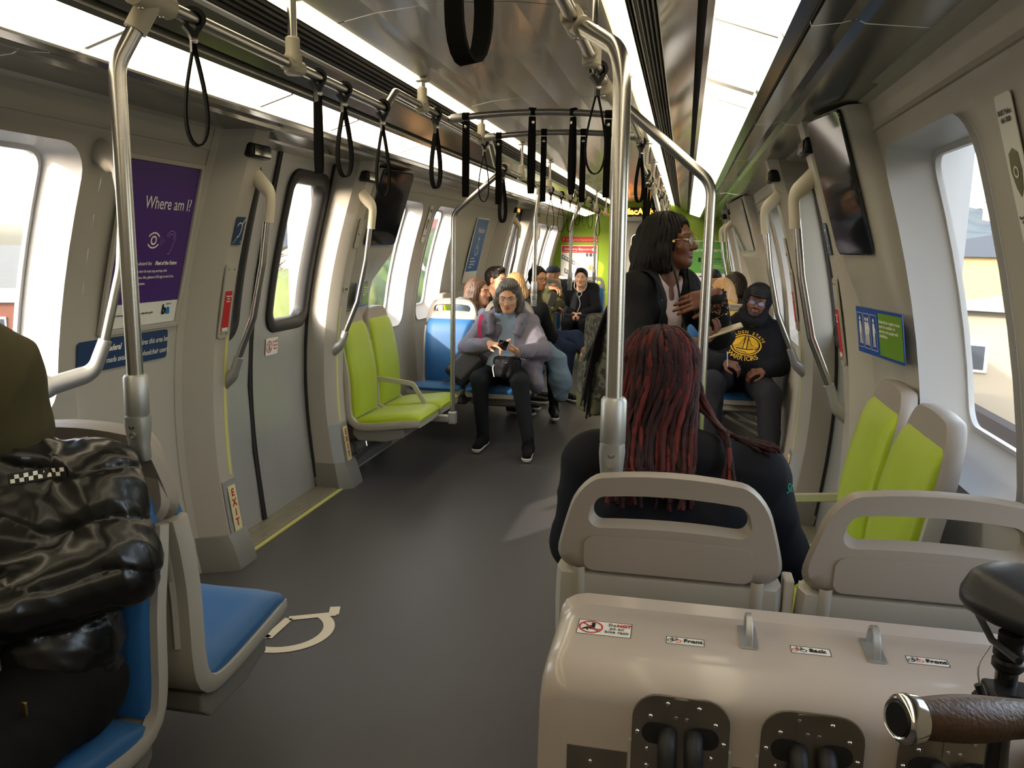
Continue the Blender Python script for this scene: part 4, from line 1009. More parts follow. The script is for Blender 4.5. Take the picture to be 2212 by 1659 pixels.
MB().lathe((.585, fy(.64) - .002, .64), (0, -1, 0), [(.0042, 0), (.0042, .0012), (.0030, .0028), (.0012, .0030)], 10).build('bolt_head', bpy.data.materials['bolt_chrome'], t, world=True)
for i, x in enumerate((.845, 1.057)):
    b = MB(); b.plate(rrect(x - .016, x + .016, 1.405, 1.490, .004, 4, 1), None, lambda a, c, d: (a, c, .8085 + (c - 1.44) * .03 - d + .0025), .004)
    p = b.build('loop_base', M['cast'], t, world=True, smooth=30)
    mb = MB(); mb.sweep([(x, 1.447 + .031 * math.cos(a), .809 + .044 * math.sin(a)) for a in np.linspace(-.03 * PI, 1.03 * PI, 18)], [(-.006, -.003), (.006, -.003), (.006, .003), (-.006, .003)], (1, 0, 0)); mb.build('lock_loop', M['cast'], p, world=True, smooth=50, bevel=.0015)
def rack_label(o, w, h, lb):
    root, q, u, v = sign('sticker', lb, 'sticker', o, (1, 0, 0), (0, 1, .03), w, h, M['white'], t=.0012, r=.005)
    d = Dec(q, u, v, .0004); d.line([(-w / 2, -h / 2), (w / 2, -h / 2), (w / 2, h / 2), (-w / 2, h / 2), (-w / 2, -h / 2)], .0015); d.build('border', M['text_grey'], root); return root, q, u, v
root, q, u, v = rack_label((.589, 1.424, .8072), .098, .052, 'white sticker reading Do NOT sit on bike rack')
d = Dec(q, u, v); d.ring(-.025, 0, .0195, .0225); d.line([(-.040, .014), (-.010, -.014)], .0028); d.build('ban_ring', M['red'], root)
d = Dec(q, u, v, .0008); d.disc(-.021, .013, .004, 12); d.rect(-.021, .003, .007, .013); d.line([(-.021, -.002), (-.033, -.002), (-.040, -.010)], .004); d.line([(-.033, -.002), (-.030, -.012)], .003); d.line([(-.022, .004), (-.033, .005)], .003); d.rect(-.018, -.006, .022, .002); d.build('figure_icon', M['black'], root)
T(root, q, u, v, .006, .009, 'Do', .0125, M['text_grey'], sx=.95); T(root, q, u, v, .022, .009, 'NOT', .0125, M['red'], bold=.0004, sx=.95)
T(root, q, u, v, .023, -.004, 'sit on\nbike rack', .0125, M['text_grey'], align='CENTER', sx=.95)
def bikelabel(x, y, txt, lb, red):
    root, q, u, v = rack_label((x, y, .8072), .066, .0245, lb)
    for k in (0, 1):
        d = Dec(q, u, v, .0008); d.ring(-.026 + k * .014, -.002, .0042, .0056, 18)
        if k == 1: d.line([(-.012, -.002), (-.0145, .0085), (-.017, .0085)], .0012)
        else: d.line([(-.026, -.002), (-.0225, .006)], .0012)
        d.build('bike_wheel', M['red'] if k == red else M['black'], root)
    d = Dec(q, u, v, .0006); d.line([(-.026, -.002), (-.0195, -.002), (-.0145, .005), (-.0225, .005), (-.0195, -.002)], .0011); d.line([(-.025, .0085), (-.020, .0085)], .0014); d.build('bike_frame', M['black'], root)
    T(root, q, u, v, -.003, -.005, txt, .0148, M['black'], bold=.0003)
bikelabel(.7345, 1.408, 'Front', 'white sticker with a bicycle and the word Front, left of the lock loops', 1)
bikelabel(.950, 1.424, 'Back', 'white sticker with a bicycle and the word Back', 0)
bikelabel(1.142, 1.432, 'Front', 'white bicycle sticker reading Front, beside the parked bike', 1)
# ---------------------------------------------------------------- bicycle parked on the right
X = 1.135
t = thing('bicycle', 'dark folding bicycle with black saddle and brown leather grip at the right', 'bicycle', (X, .6, 0))
mb = MB(); R = []
for y, w, h, zt in ((.955, .008, .010, 1.045), (.97, .016, .020, 1.052), (1.02, .026, .034, 1.060), (1.08, .048, .050, 1.068), (1.14, .072, .062, 1.080), (1.19, .083, .068, 1.088), (1.225, .078, .060, 1.086), (1.245, .045, .035, 1.078)):
    R.append([(X + w * math.cos(a), y, zt - h / 2 + (h / 2) * math.sin(a) * (1 if math.sin(a) > 0 else 1.25) - (.012 * (w / .08) if abs(math.cos(a)) > .8 else 0)) for a in [2 * PI * k / 24 for k in range(24)]])
mb.rings(R); sd_ = mb.build('saddle', mat('saddle_vinyl', (.018, .019, .024), .42, bump=.15, bscale=300), t, world=True, smooth=60); m_ = sd_.modifiers.new('s', 'SUBSURF'); m_.levels = 1; m_.render_levels = 1
pv = Matrix.Translation((X, 1.10, 0)); sd_.matrix_basis = Matrix.Translation((.062, -.02, .088)) @ pv @ Matrix.Rotation(math.radians(30), 4, 'Z') @ Matrix.Scale(.92, 4) @ pv.inverted()
MB().tube([(X - .02, 1.02, 1.02), (X - .022, 1.10, 1.008), (X - .02, 1.18, 1.02)], .0045, 8).tube([(X + .02, 1.02, 1.02), (X + .022, 1.10, 1.008), (X + .02, 1.18, 1.02)], .0045, 8).build('saddle_rail', M['black'], t, world=True)
p = MB().lathe((X, 1.10, .55), (0, 0, 1), [(.0135, 0), (.0135, .44)], 18).build('seat_post', mat('gloss_black_tube', (.010, .010, .011), .15, coat=.6), t, world=True)
MB().lathe((X, 1.10, .97), (0, 0, 1), [(.016, 0), (.019, .004), (.019, .012), (.016, .016), (.019, .020), (.019, .028), (.015, .032), (.015, .05)], 18).build('post_head', M['black'], p, world=True)
mb = MB(); mb.box((X, 1.085, .935), (.055, .05, .034)); mb.lathe((X - .045, 1.078, .935), (1, 0, 0), [(.010, 0), (.012, .005), (.012, .085), (.010, .09)], 14); mb.build('post_clamp', M['black'], p, world=True, bevel=.006, smooth=40)
MB().tube(spl([(X - .03, 1.08, 1.01), (X - .045, 1.07, .985), (X - .04, 1.065, .955), (X - .025, 1.06, .925), (X + .03, 1.06, .905), (X + .06, 1.07, .93)], 24), .0012, 6).build('lock_cable', M['cast'], t, world=True)
MB().tube([(X - .044, 1.066, .962), (X - .034, 1.062, .938)], .0055, 10).build('cable_sleeve', M['black'], t, world=True)
MB().tube(fillet([(X, .40, .30), (X, .80, .42), (X, 1.10, .56), (X, 1.10, .62)], .06), .021, 14).build('frame_tube', bpy.data.materials['gloss_black_tube'], t, world=True)
MB().tube([(X, .40, .25), (X, .50, .62), (1.125, .76, 1.00), (1.12, .815, 1.078)], .016, 14).build('stem', bpy.data.materials['gloss_black_tube'], t, world=True)
MB().tube([(.93, .724, 1.096), (1.08, .795, 1.078), (1.16, .833, 1.078), (1.33, .915, 1.096)], .011, 12).build('handlebar', M['black'], t, world=True)
def grip(sx):
    a = Vector((.905, .712, 1.101)); b = Vector((1.025, .769, 1.084))
    if sx > 0: a = Vector((2.24 - a.x, 1.63 - a.y, a.z)); b = Vector((2.24 - b.x, 1.63 - b.y, b.z))
    R = [a + (b - a) * k for k in np.linspace(.10, 1, 12)]
    leather = mat('brown_leather', S('4a3322'), .45, var=.4, vscale=60, bump=.5, bscale=220) if sx < 0 else bpy.data.materials['brown_leather']
    g = MB().sweep(R, [(math.cos(q), math.sin(q)) for q in [2 * PI * k / 20 for k in range(20)]], (0, 0, 1), scale=[(.0165 + .003 * math.sin(PI * k / 11), .0175 + .006 * math.sin(PI * min(1, k / 9))) for k in range(12)]).build('leather_grip', leather, t, world=True, smooth=60)
    ax = (a - b).normalized()
    MB().lathe(a - ax * .014, ax, [(.0170, 0), (.0205, .002), (.0215, .010), (.0205, .016), (.017, .020), (.0155, .019)], 24).build('end_ring', mat('polished_ring', (.8, .8, .8), .12, metal=1.0), g, world=True, smooth=50)
    MB().lathe(a + ax * .0045, ax, [(.0150, 0), (.0135, .0022)], 24).build('end_cap', M['black'], g, world=True, smooth=50)
    pad = [a + (b - a) * k + Vector((-.001, -.004, .0145)) for k in np.linspace(.2, .72, 8)]
    MB().sweep(pad, [(-.009, 0), (.009, 0), (.007, .006), (-.007, .006)], (0, 1, -.2), scale=[.5, .8, 1, 1, 1, .9, .7, .35]).build('grip_pad', mat('ribbed_pad', S('3a3029'), .7, bump=1.0, bscale=500), g, world=True, smooth=40)
grip(-1); grip(1)
for y in (.93, .36):
    w = thing('wheel', None, None, (X, y, .25)); w.parent = t; w.matrix_parent_inverse = t.matrix_basis.inverted()
    MB().tube([(X, y + .225 * math.cos(a), .25 + .225 * math.sin(a)) for a in np.linspace(0, 2 * PI, 40, endpoint=False)], .022, 10, loop=True).build('tyre', M['rubber'], w, world=True, smooth=60)
    MB().tube([(X, y + .203 * math.cos(a), .25 + .203 * math.sin(a)) for a in np.linspace(0, 2 * PI, 40, endpoint=False)], .010, 8, loop=True).build('rim', M['cast'], w, world=True, smooth=60)
    mb = MB().cyl((X - .03, y, .25), (X + .03, y, .25), .02)
    for k in range(16): a = 2 * PI * k / 16; mb.cyl((X + (.02 if k % 2 else -.02), y, .25), (X, y + .2 * math.cos(a), .25 + .2 * math.sin(a)), .0012, n=5)
    mb.build('spokes', M['steel'], w, world=True)
mb = MB().box((1.055, .785, 1.062), (.03, .045, .03)); mb.tube(spl([(1.05, .76, 1.05), (.99, .70, 1.035), (.95, .68, 1.04)], 10), .005, 8); mb.build('brake_lever', M['black'], t, world=True, bevel=.003)
# ---------------------------------------------------------------- smooth bodies: signed distance fields turned into one continuous surface
def V3(*a): return np.array(a, float)
class SDF:
    def __init__(s): s.p = []
    def cap(s, a, b, r0, r1=None, k=.02, op='u', squash=None):
        s.p.append(('c', V3(*a), V3(*b), float(r0), float(r0 if r1 is None else r1), k, op, squash)); return s
    def chain(s, pts, rs, k=.02):
        for i in range(len(pts) - 1): s.cap(pts[i], pts[i + 1], rs[i], rs[i + 1], k)
        return s
    def ell(s, c, r, k=.02, op='u', R=None): s.p.append(('e', V3(*c), V3(*r), None if R is None else np.array(R, float), 0, k, op, None)); return s
    def box(s, c, h, rr=.01, k=.01, op='u', R=None): s.p.append(('b', V3(*c), V3(*h), None if R is None else np.array(R, float), rr, k, op, None)); return s
    def moved(s, Mx):
        """apply a 4x4 matrix (rotation + translation) to all primitives"""
        A = np.array(Mx)[:3, :3]; t = np.array(Mx)[:3, 3]; out = SDF()
        for q in s.p:
            if q[0] == 'c': out.p.append(('c', A @ q[1] + t, A @ q[2] + t, *q[3:]))
            else: out.p.append((q[0], A @ q[1] + t, q[2], (A if q[3] is None else A @ q[3]), *q[4:]))
        return out
    def join(s, o): s.p += o.p; return s
    def bounds(s):
        lo = V3(9e9, 9e9, 9e9); hi = -lo
        for q in s.p:
            if q[6] == 'cut': continue
            a, b = s._bb(q, 0); lo = np.minimum(lo, a); hi = np.maximum(hi, b)
        return lo, hi
    @staticmethod
    def _bb(q, m):
        if q[0] == 'c': r = max(q[3], q[4]) * 1.0; return np.minimum(q[1], q[2]) - r - m, np.maximum(q[1], q[2]) + r + m
        r = q[2] + (q[4] if q[0] == 'b' else 0)
        if q[3] is not None: r = np.abs(q[3]) @ r
        return q[1] - r - m, q[1] + r + m
    def mesh(s, vox, disp=None, amp=.012, cutplanes=()):
        lo, hi = s.bounds(); lo -= 3 * vox + amp; hi += 3 * vox + amp
        n = np.ceil((hi - lo) / vox).astype(int) + 1; F = np.full(n, .5, np.float32)
        ax = [lo[i] + vox * np.arange(n[i]) for i in range(3)]
        for q in s.p:
            k = q[5]; a, b = s._bb(q, k + 2.5 * vox + amp)
            i0 = np.clip(((a - lo) / vox).astype(int), 0, n - 1); i1 = np.clip(((b - lo) / vox).astype(int) + 2, 1, n)
            if (i1 <= i0).any(): continue
            X = ax[0][i0[0]:i1[0], None, None]; Yy = ax[1][None, i0[1]:i1[1], None]; Z = ax[2][None, None, i0[2]:i1[2]]
            if q[0] == 'c':
                A, B = q[1], q[2]; d = B - A; L2 = max(d @ d, 1e-12)
                px, py, pz = X - A[0], Yy - A[1], Z - A[2]
                t = np.clip((px * d[0] + py * d[1] + pz * d[2]) / L2, 0, 1)
                D = np.sqrt((px - t * d[0]) ** 2 + (py - t * d[1]) ** 2 + (pz - t * d[2]) ** 2) - (q[3] + t * (q[4] - q[3]))
            else:
                px, py, pz = X - q[1][0], Yy - q[1][1], Z - q[1][2]
                if q[3] is not None:
                    Rm = q[3]; px, py, pz = (px * Rm[0, 0] + py * Rm[1, 0] + pz * Rm[2, 0], px * Rm[0, 1] + py * Rm[1, 1] + pz * Rm[2, 1], px * Rm[0, 2] + py * Rm[1, 2] + pz * Rm[2, 2])
                if q[0] == 'e':
                    r = q[2]; k0 = np.sqrt((px / r[0]) ** 2 + (py / r[1]) ** 2 + (pz / r[2]) ** 2); k1 = np.sqrt((px / r[0] ** 2) ** 2 + (py / r[1] ** 2) ** 2 + (pz / r[2] ** 2) ** 2)
                    D = k0 * (k0 - 1) / np.maximum(k1, 1e-6)
                    D = np.where(k0 < 1e-4, -r.min(), D)
                else:
                    h = q[2]; dx, dy, dz = np.abs(px) - h[0], np.abs(py) - h[1], np.abs(pz) - h[2]
                    D = np.sqrt(np.maximum(dx, 0) ** 2 + np.maximum(dy, 0) ** 2 + np.maximum(dz, 0) ** 2) + np.minimum(np.maximum(np.maximum(dx, dy), dz), 0) - q[4]
            sl = tuple(slice(i0[i], i1[i]) for i in range(3)); G = F[sl]
            if q[6] == 'cut':
                D = -D; h = np.maximum(k - np.abs(G - D), 0) / max(k, 1e-6); F[sl] = np.maximum(G, D) + h * h * k * .25
            else:
                h = np.maximum(k - np.abs(G - D), 0) / max(k, 1e-6); F[sl] = np.minimum(G, D) - h * h * k * .25
        if disp is not None:
            idx = np.nonzero(np.abs(F) < amp * 1.6 + 2 * vox)
            P = [ax[i][idx[i]] for i in range(3)]; F[idx] += disp(*P).astype(np.float32)
        for (pn, pd) in cutplanes:   # keep where pn.p <= pd
            F = np.maximum(F, (ax[0][:, None, None] * pn[0] + ax[1][None, :, None] * pn[1] + ax[2][None, None, :] * pn[2] - pd).astype(np.float32))
        return surf_nets(F, lo, vox)
def surf_nets(F, lo, vox):
    ins = F < 0
    c = [ins[dx:ins.shape[0] - 1 + dx, dy:ins.shape[1] - 1 + dy, dz:ins.shape[2] - 1 + dz] for dx in (0, 1) for dy in (0, 1) for dz in (0, 1)]
    anyc = c[0].copy(); allc = c[0].copy()
    for q in c[1:]: anyc |= q; allc &= q
    act = anyc & ~allc; I = np.argwhere(act); N = len(I)
    cid = np.full(act.shape, -1, np.int32); cid[act] = np.arange(N)
    offs = np.array([(a, b, d) for a in (0, 1) for b in (0, 1) for d in (0, 1)])
    val = np.stack([F[I[:, 0] + o[0], I[:, 1] + o[1], I[:, 2] + o[2]] for o in offs], 1)
    acc = np.zeros((N, 3)); cnt = np.zeros(N)
    for a in range(8):
        for b in range(a + 1, 8):
            if np.abs(offs[a] - offs[b]).sum() != 1: continue
            m = (val[:, a] < 0) != (val[:, b] < 0); t = np.where(m, val[:, a] / np.where(m, val[:, a] - val[:, b], 1), 0)
            acc[m] += (offs[a] + t[:, None] * (offs[b] - offs[a]))[m]; cnt[m] += 1
    V = lo + (I + acc / cnt[:, None]) * vox
    Q = []
    for axn in range(3):
        a = [slice(None)] * 3; b = [slice(None)] * 3; a[axn] = slice(0, -1); b[axn] = slice(1, None)
        ia = ins[tuple(a)]; ib = ins[tuple(b)]; E = np.argwhere(ia != ib); o1, o2 = [(1, 2), (2, 0), (0, 1)][axn]
        m = (E[:, o1] > 0) & (E[:, o2] > 0); E = E[m]
        m = (E[:, o1] < cid.shape[o1]) & (E[:, o2] < cid.shape[o2]); E = E[m]
        def g(d1, d2):
            e = E.copy(); e[:, o1] += d1; e[:, o2] += d2; return cid[e[:, 0], e[:, 1], e[:, 2]]
        q = np.stack([g(-1, -1), g(0, -1), g(0, 0), g(-1, 0)], 1); fl = ia[tuple(E.T)]
        q[~fl] = q[~fl][:, ::-1]; Q.append(q)
    Q = np.concatenate(Q); Q = Q[(Q >= 0).all(1)]
    return V, Q
def np_mesh(name, V, Q, mats, parent=None, mf=None, world=True, smooth_it=0, solid=False):
    if smooth_it:
        n = len(V)
        for _ in range(smooth_it):
            acc = np.zeros_like(V); cnt = np.zeros(n)
            for a, b in ((0, 1), (1, 2), (2, 3), (3, 0)):
                np.add.at(acc, Q[:, a], V[Q[:, b]]); np.add.at(acc, Q[:, b], V[Q[:, a]]); np.add.at(cnt, Q[:, a], 1); np.add.at(cnt, Q[:, b], 1)
            V = V * .5 + .5 * acc / np.maximum(cnt, 1)[:, None]
    me = bpy.data.meshes.new(name); me.vertices.add(len(V)); me.vertices.foreach_set('co', V.astype(np.float32).ravel())
    me.loops.add(len(Q) * 4); me.loops.foreach_set('vertex_index', Q.astype(np.int32).ravel())
    me.polygons.add(len(Q)); me.polygons.foreach_set('loop_start', np.arange(0, len(Q) * 4, 4, dtype=np.int32))
    ms = mats if isinstance(mats, (list, tuple)) else [mats]
    for m_ in ms: me.materials.append(m_)
    if mf is not None: me.polygons.foreach_set('material_index', mf(V[Q].mean(1)).astype(np.int32))
    me.polygons.foreach_set('use_smooth', [True] * len(Q)); me.update(calc_edges=True); me.validate()
    o = bpy.data.objects.new(name, me); COL.objects.link(o)
    if parent is not None:
        o.parent = parent
        if world: o.matrix_parent_inverse = parent.matrix_basis.inverted()
    return o
def frame(loc, fwd, up=(0, 0, 1)):
    """matrix whose local y looks along fwd and z is up"""
    f = Vector(fwd).normalized(); u = Vector(up); x = f.cross(u).normalized(); u = x.cross(f)
    Mx = Matrix((x, f, u)).transposed().to_4x4(); Mx.translation = Vector(loc); return Mx
_w = np.random.RandomState(3)
_wd = _w.normal(size=(14, 3)); _wd /= np.linalg.norm(_wd, axis=1)[:, None]; _wp = _w.uniform(0, 6.28, 14)
def folds(amp, freq, seed=0, lines=1.0):
    """cloth wrinkles: warped ridges in random directions"""
    def f(x, y, z):
        a = 0
        for i in range(4):
            j = (i + seed * 4) % 14; d = _wd[j]; e = _wd[(j + 5) % 14]
            w = np.sin((x * e[0] + y * e[1] + z * e[2]) * freq * .55 + _wp[j]) * 1.6
            a = a + (1 - np.abs(np.sin((x * d[0] + y * d[1] + z * d[2]) * freq * (1 + .35 * i) + w + _wp[j]))) ** 2 / (1 + .4 * i)
        return -amp * (a - 1.0) * .6
    return f
def head_sdf(fem=False, wide=1.0, jaw=1.0, nose=1.0, beard=False):
    h = SDF(); s = .93 if fem else 1.0
    h.ell((0, -.018, .030), (.076 * wide, .094, .084), k=.03)
    h.ell((0, .026, -.010), (.062 * wide, .066, .080), k=.03)
    h.ell((0, .035, -.060), (.046 * wide * jaw, .050, .048), k=.03)
    h.cap((-.046 * jaw, -.004, -.055), (-.018, .058, -.092), .018, .018, k=.03); h.cap((.046 * jaw, -.004, -.055), (.018, .058, -.092), .018, .018, k=.03)
    h.ell((0, .066, -.094), (.020 * jaw, .018, .016), k=.02)
    for sx in (-1, 1):
        h.cap((sx * .014, .084, .022), (sx * .048, .066, .020), .010, .009, k=.018)
        h.ell((sx * .040, .062, -.026), (.022, .018, .020), k=.02)
        h.ell((sx * .031, .096, .004), (.017, .016, .0105), k=.012, op='cut')
        h.ell((sx * .031, .0745, .003), (.0145, .0130, .0118), k=.003)
        h.cap((sx * .017, .085, .0105), (sx * .045, .075, .0095), .0042, .004, k=.005)
        h.ell((sx * .0125, .093, -.034), (.0085, .009, .0072), k=.007)
        h.ell((sx * .076 * wide, -.006, -.006), (.0075, .017, .031), k=.008); h.ell((sx * .082 * wide, -.002, -.002), (.005, .010, .018), k=.004, op='cut')
    h.chain([(0, .081, .016), (0, .0915, -.008), (0, .103 + .004 * (nose - 1) * 10, -.029)], [.0078, .0085, .0115 * nose], k=.012)
    h.cap((-.017, .083, -.0555), (.017, .083, -.0555), .0050, k=.006); h.ell((0, .090, -.0555), (.013, .006, .0052), k=.006)
    h.cap((-.014, .083, -.0655), (.014, .083, -.0655), .0062, k=.006); h.ell((0, .089, -.0655), (.012, .006, .0062), k=.006)
    h.cap((-.022, .094, -.0605), (.022, .094, -.0605), .0022, k=.004, op='cut')
    h.cap((0, -.030, -.045), (0, -.045, -.150), .054 * s, .057 * s, k=.035)
    return h
def head_mf(Mh, beard=0, lips=True):
    """material slots: 0 skin, 1 lips, 2 brows/stubble"""
    Mi = np.array(Mh.inverted())
    def f(C):
        P = C @ Mi[:3, :3].T + Mi[:3, 3]; x, y, z = P.T; m = np.zeros(len(C), int); ax = np.abs(x)
        if lips:
            m[(y > .072) & (ax < .0225) & (z > -.0735 + (ax / .023) ** 2 * .011) & (z < -.0495 - (ax / .023) ** 2 * .008)] = 1
        bz = .0235 + .004 * np.sin((ax - .012) / .038 * 2.6)
        m[(y > .055) & (ax > .012) & (ax < .050) & (np.abs(z - bz) < .0038 - .0015 * (ax - .012) / .038)] = 2
        if beard: m[(y > .030) & (m == 0) & (((z < -.070) & (z > -.118)) | ((z < -.040) & (z > -.050) & (ax < .028)) | ((ax > .024) & (z < -.045) & (ax < .036) & (z > -.08))) & (z > -.12)] = 2
        m[(y > .070) & (ax > .018) & (ax < .0445) & (np.abs(z - (.0125 - ((ax - .031) / .014) ** 2 * .004)) < .0016)] = 2
        return m
    return f
def hand(W_, d, n_, thumb, curl=.5, spread=1.0, sc=1.0, k=.004):
    """W_ wrist, d direction to the fingers, n_ palm normal (where the fingers curl to), thumb +1/-1 along d x n_"""
    d = Vector(d).normalized(); n_ = Vector(n_); n_ = (n_ - d * n_.dot(d)).normalized(); t = d.cross(n_) * thumb; W_ = Vector(W_); h = SDF()
    h.cap(W_ - d * .01 * sc, W_ + d * .03 * sc, .024 * sc, .026 * sc, k=.02)
    for a in (-.028, -.010, .010, .027): h.cap(W_ + d * .025 * sc + t * a * .7 * sc, W_ + d * .088 * sc + t * a * sc, .0135 * sc, .0115 * sc, k=.012)
    L = [(.027, .043, .026, .021), (.010, .047, .030, .022), (-.010, .044, .028, .021), (-.028, .035, .022, .019)]
    for i, (a, l1, l2, l3) in enumerate(L):
        p = W_ + d * (.090 if i != 3 else .082) * sc + t * a * sc; ang = 0; c = curl[i] if hasattr(curl, '__len__') else curl; q = [p]
        dd = (d + t * a * 2.2 * (spread - .4)).normalized()
        for j, l in enumerate((l1, l2, l3)):
            ang += c * (1.0, 1.25, .9)[j]; q.append(q[-1] + (dd * math.cos(ang) + n_ * math.sin(ang)) * l * sc)
        for j in range(3): h.cap(q[j], q[j + 1], (.0088 - .0008 * j) * sc, (.0080 - .0008 * j) * sc, k=k)
    tc = curl[4] if hasattr(curl, '__len__') and len(curl) > 4 else .5
    p0 = W_ + d * .022 * sc + t * .020 * sc; p1 = p0 + (d * .62 + t * .70 + n_ * .35).normalized() * .042 * sc; p2 = p1 + (d * .85 + t * (.42 - tc * .5) + n_ * tc * .9).normalized() * .032 * sc; p3 = p2 + (d * .9 + t * (.25 - tc * .7) + n_ * tc).normalized() * .025 * sc
    h.cap(p0, p1, .0145 * sc, .0112 * sc, k=.012); h.cap(p1, p2, .0105 * sc, .0092 * sc, k=.006); h.cap(p2, p3, .0092 * sc, .0078 * sc, k=.005)
    return h
# ---------------------------------------------------------------- people
SK = {'light': mat('skin_light', S('d2a182'), .5, spec=.4), 'fair': mat('skin_fair', S('d8a88c'), .5, spec=.4), 'tan': mat('skin_tan', S('b98560'), .5, spec=.4), 'brown': mat('skin_brown', S('6a412c'), .45, spec=.45), 'deep': mat('skin_deep', S('5a3626'), .45, spec=.45)}
LIP = {'light': mat('lips_rose', S('b5675a'), .4), 'dark': mat('lips_plum', S('6c3a35'), .35)}
HAIRM = {'black': mat('hair_black', (.007, .006, .006), .6, spec=.22, var=.5, vscale=60, stretch=(1, 1, .12), bump=.3, bscale=160), 'grey': mat('hair_grey', S('5b5755'), .42, var=.55, vscale=90, stretch=(1, 1, .10), bump=.6, bscale=200),
         'brown': mat('hair_brown', S('5d4434'), .45, var=.5, vscale=70, stretch=(1, 1, .12), bump=.5, bscale=160), 'dark': mat('hair_dark_brown', S('20150f'), .5, var=.5, vscale=70, bump=.6, bscale=120),
         'blonde': mat('hair_blonde', S('b98f5e'), .42, var=.35, vscale=80, stretch=(1, 1, .10), bump=.5, bscale=180)}
EYE = mat('eye_white', (.72, .70, .66), .15); IRIS = mat('iris_dark', (.02, .012, .008), .12)
GLASSM = mat('spectacle_lens', (.9, .93, 1), .05, alpha=.12, spec=.8)
CL = {}
def cloth(name, hexc, rough=.85, **k):
    if name not in CL: CL[name] = mat(name, S(hexc), rough, bump=k.pop('bump', .35), bscale=k.pop('bscale', 700), sheen=k.pop('sheen', 0), spec=.25, **k)
    return CL[name]
def pose(loc, rz, sit=True, **ov):
    """local joints facing +y; ov entries are WORLD coordinates"""
    if sit: J = dict(pel=(0, 0, .56), chest=(0, -.05, .86), neck=(0, -.045, 1.02), shL=(-.165, -.045, .965), shR=(.165, -.045, .965), elL=(-.22, .03, .72), elR=(.22, .03, .72), wrL=(-.09, .24, .66), wrR=(.09, .24, .66),
                     hipL=(-.09, .03, .545), hipR=(.09, .03, .545), knL=(-.11, .44, .545), knR=(.11, .44, .545), anL=(-.11, .44, .10), anR=(.11, .44, .10), toL=(-.12, .58, .035), toR=(.12, .58, .035))
    else: J = dict(pel=(0, 0, .90), chest=(0, 0, 1.20), neck=(0, 0, 1.36), shL=(-.16, 0, 1.31), shR=(.16, 0, 1.31), elL=(-.2, 0, 1.04), elR=(.2, 0, 1.04), wrL=(-.15, .2, 1.0), wrR=(.15, .2, 1.0),
                   hipL=(-.085, 0, .87), hipR=(.085, 0, .87), knL=(-.09, .02, .47), knR=(.09, .02, .47), anL=(-.09, -.02, .09), anR=(.09, -.02, .09), toL=(-.10, .12, .03), toR=(.10, .12, .03))
    Mx = Matrix.Translation(Vector(loc)) @ Matrix.Rotation(rz, 4, 'Z')
    J = {k: Mx @ Vector(v) for k, v in J.items()}
    for k, v in ov.items(): J[k] = Vector(v)
    J['side'] = (Mx.to_3x3() @ Vector((1, 0, 0))); J['fwd'] = (Mx.to_3x3() @ Vector((0, 1, 0))); return J
def person(lb, J, head_c, head_f, skin='light', fem=False, vox=.006, hands=(), up=(0, 0, 1), beard=False, lips='light', browm='dark', eyes=True, hw=1.0, jaw=1.0, nose=1.0, group=None, hs=1.0, stub=None):
    root = thing('person', lb, 'person', (J['pel'].x, J['pel'].y, 0), group=group)
    Mh = frame(head_c, head_f, up) @ Matrix.Scale(hs, 4)
    Mr = frame(head_c, head_f, up)
    B = head_sdf(fem, hw, jaw, nose).moved(Mr); s = J['side']
    nb = Mr @ Vector((0, -.045, -.14))
    B.cap(nb, J['neck'], .053, .062, k=.03); B.cap(J['neck'], J['chest'], .065, .09, k=.04)
    B.cap(J['shL'], J['shR'], .045, k=.04)
    for a in (-1, 1): B.cap(J['chest'] + s * .055 * a, J['pel'] + s * .05 * a, .075, .085, k=.05)
    for q in 'LR':
        B.chain([J['sh' + q], J['el' + q], J['wr' + q]], [.044, .036, .026], k=.02)
        B.chain([J['hip' + q], J['kn' + q], J['an' + q]], [.070, .048, .034], k=.03)
    for h in hands: B.join(h)
    V, Q = B.mesh(vox)
    np_mesh('body', V, Q, [SK[skin], LIP[lips], stub or HAIRM[browm]], root, head_mf(Mr, beard), smooth_it=1 if vox < .005 else 1)
    if eyes:
        for a in (-1, 1):
            e = MB().ball(Mr @ Vector((a * .031, .0770, .0015)), (.0118, .0112, .0062), 8, R=Mr.to_3x3()).build('eyeball', EYE, root, world=True, smooth=80)
            MB().ball(Mr @ Vector((a * .031, .0850, .0015)), (.0052, .0042, .0052), 6, R=Mr.to_3x3()).build('iris', IRIS, e, world=True, smooth=80)
    return root, Mr
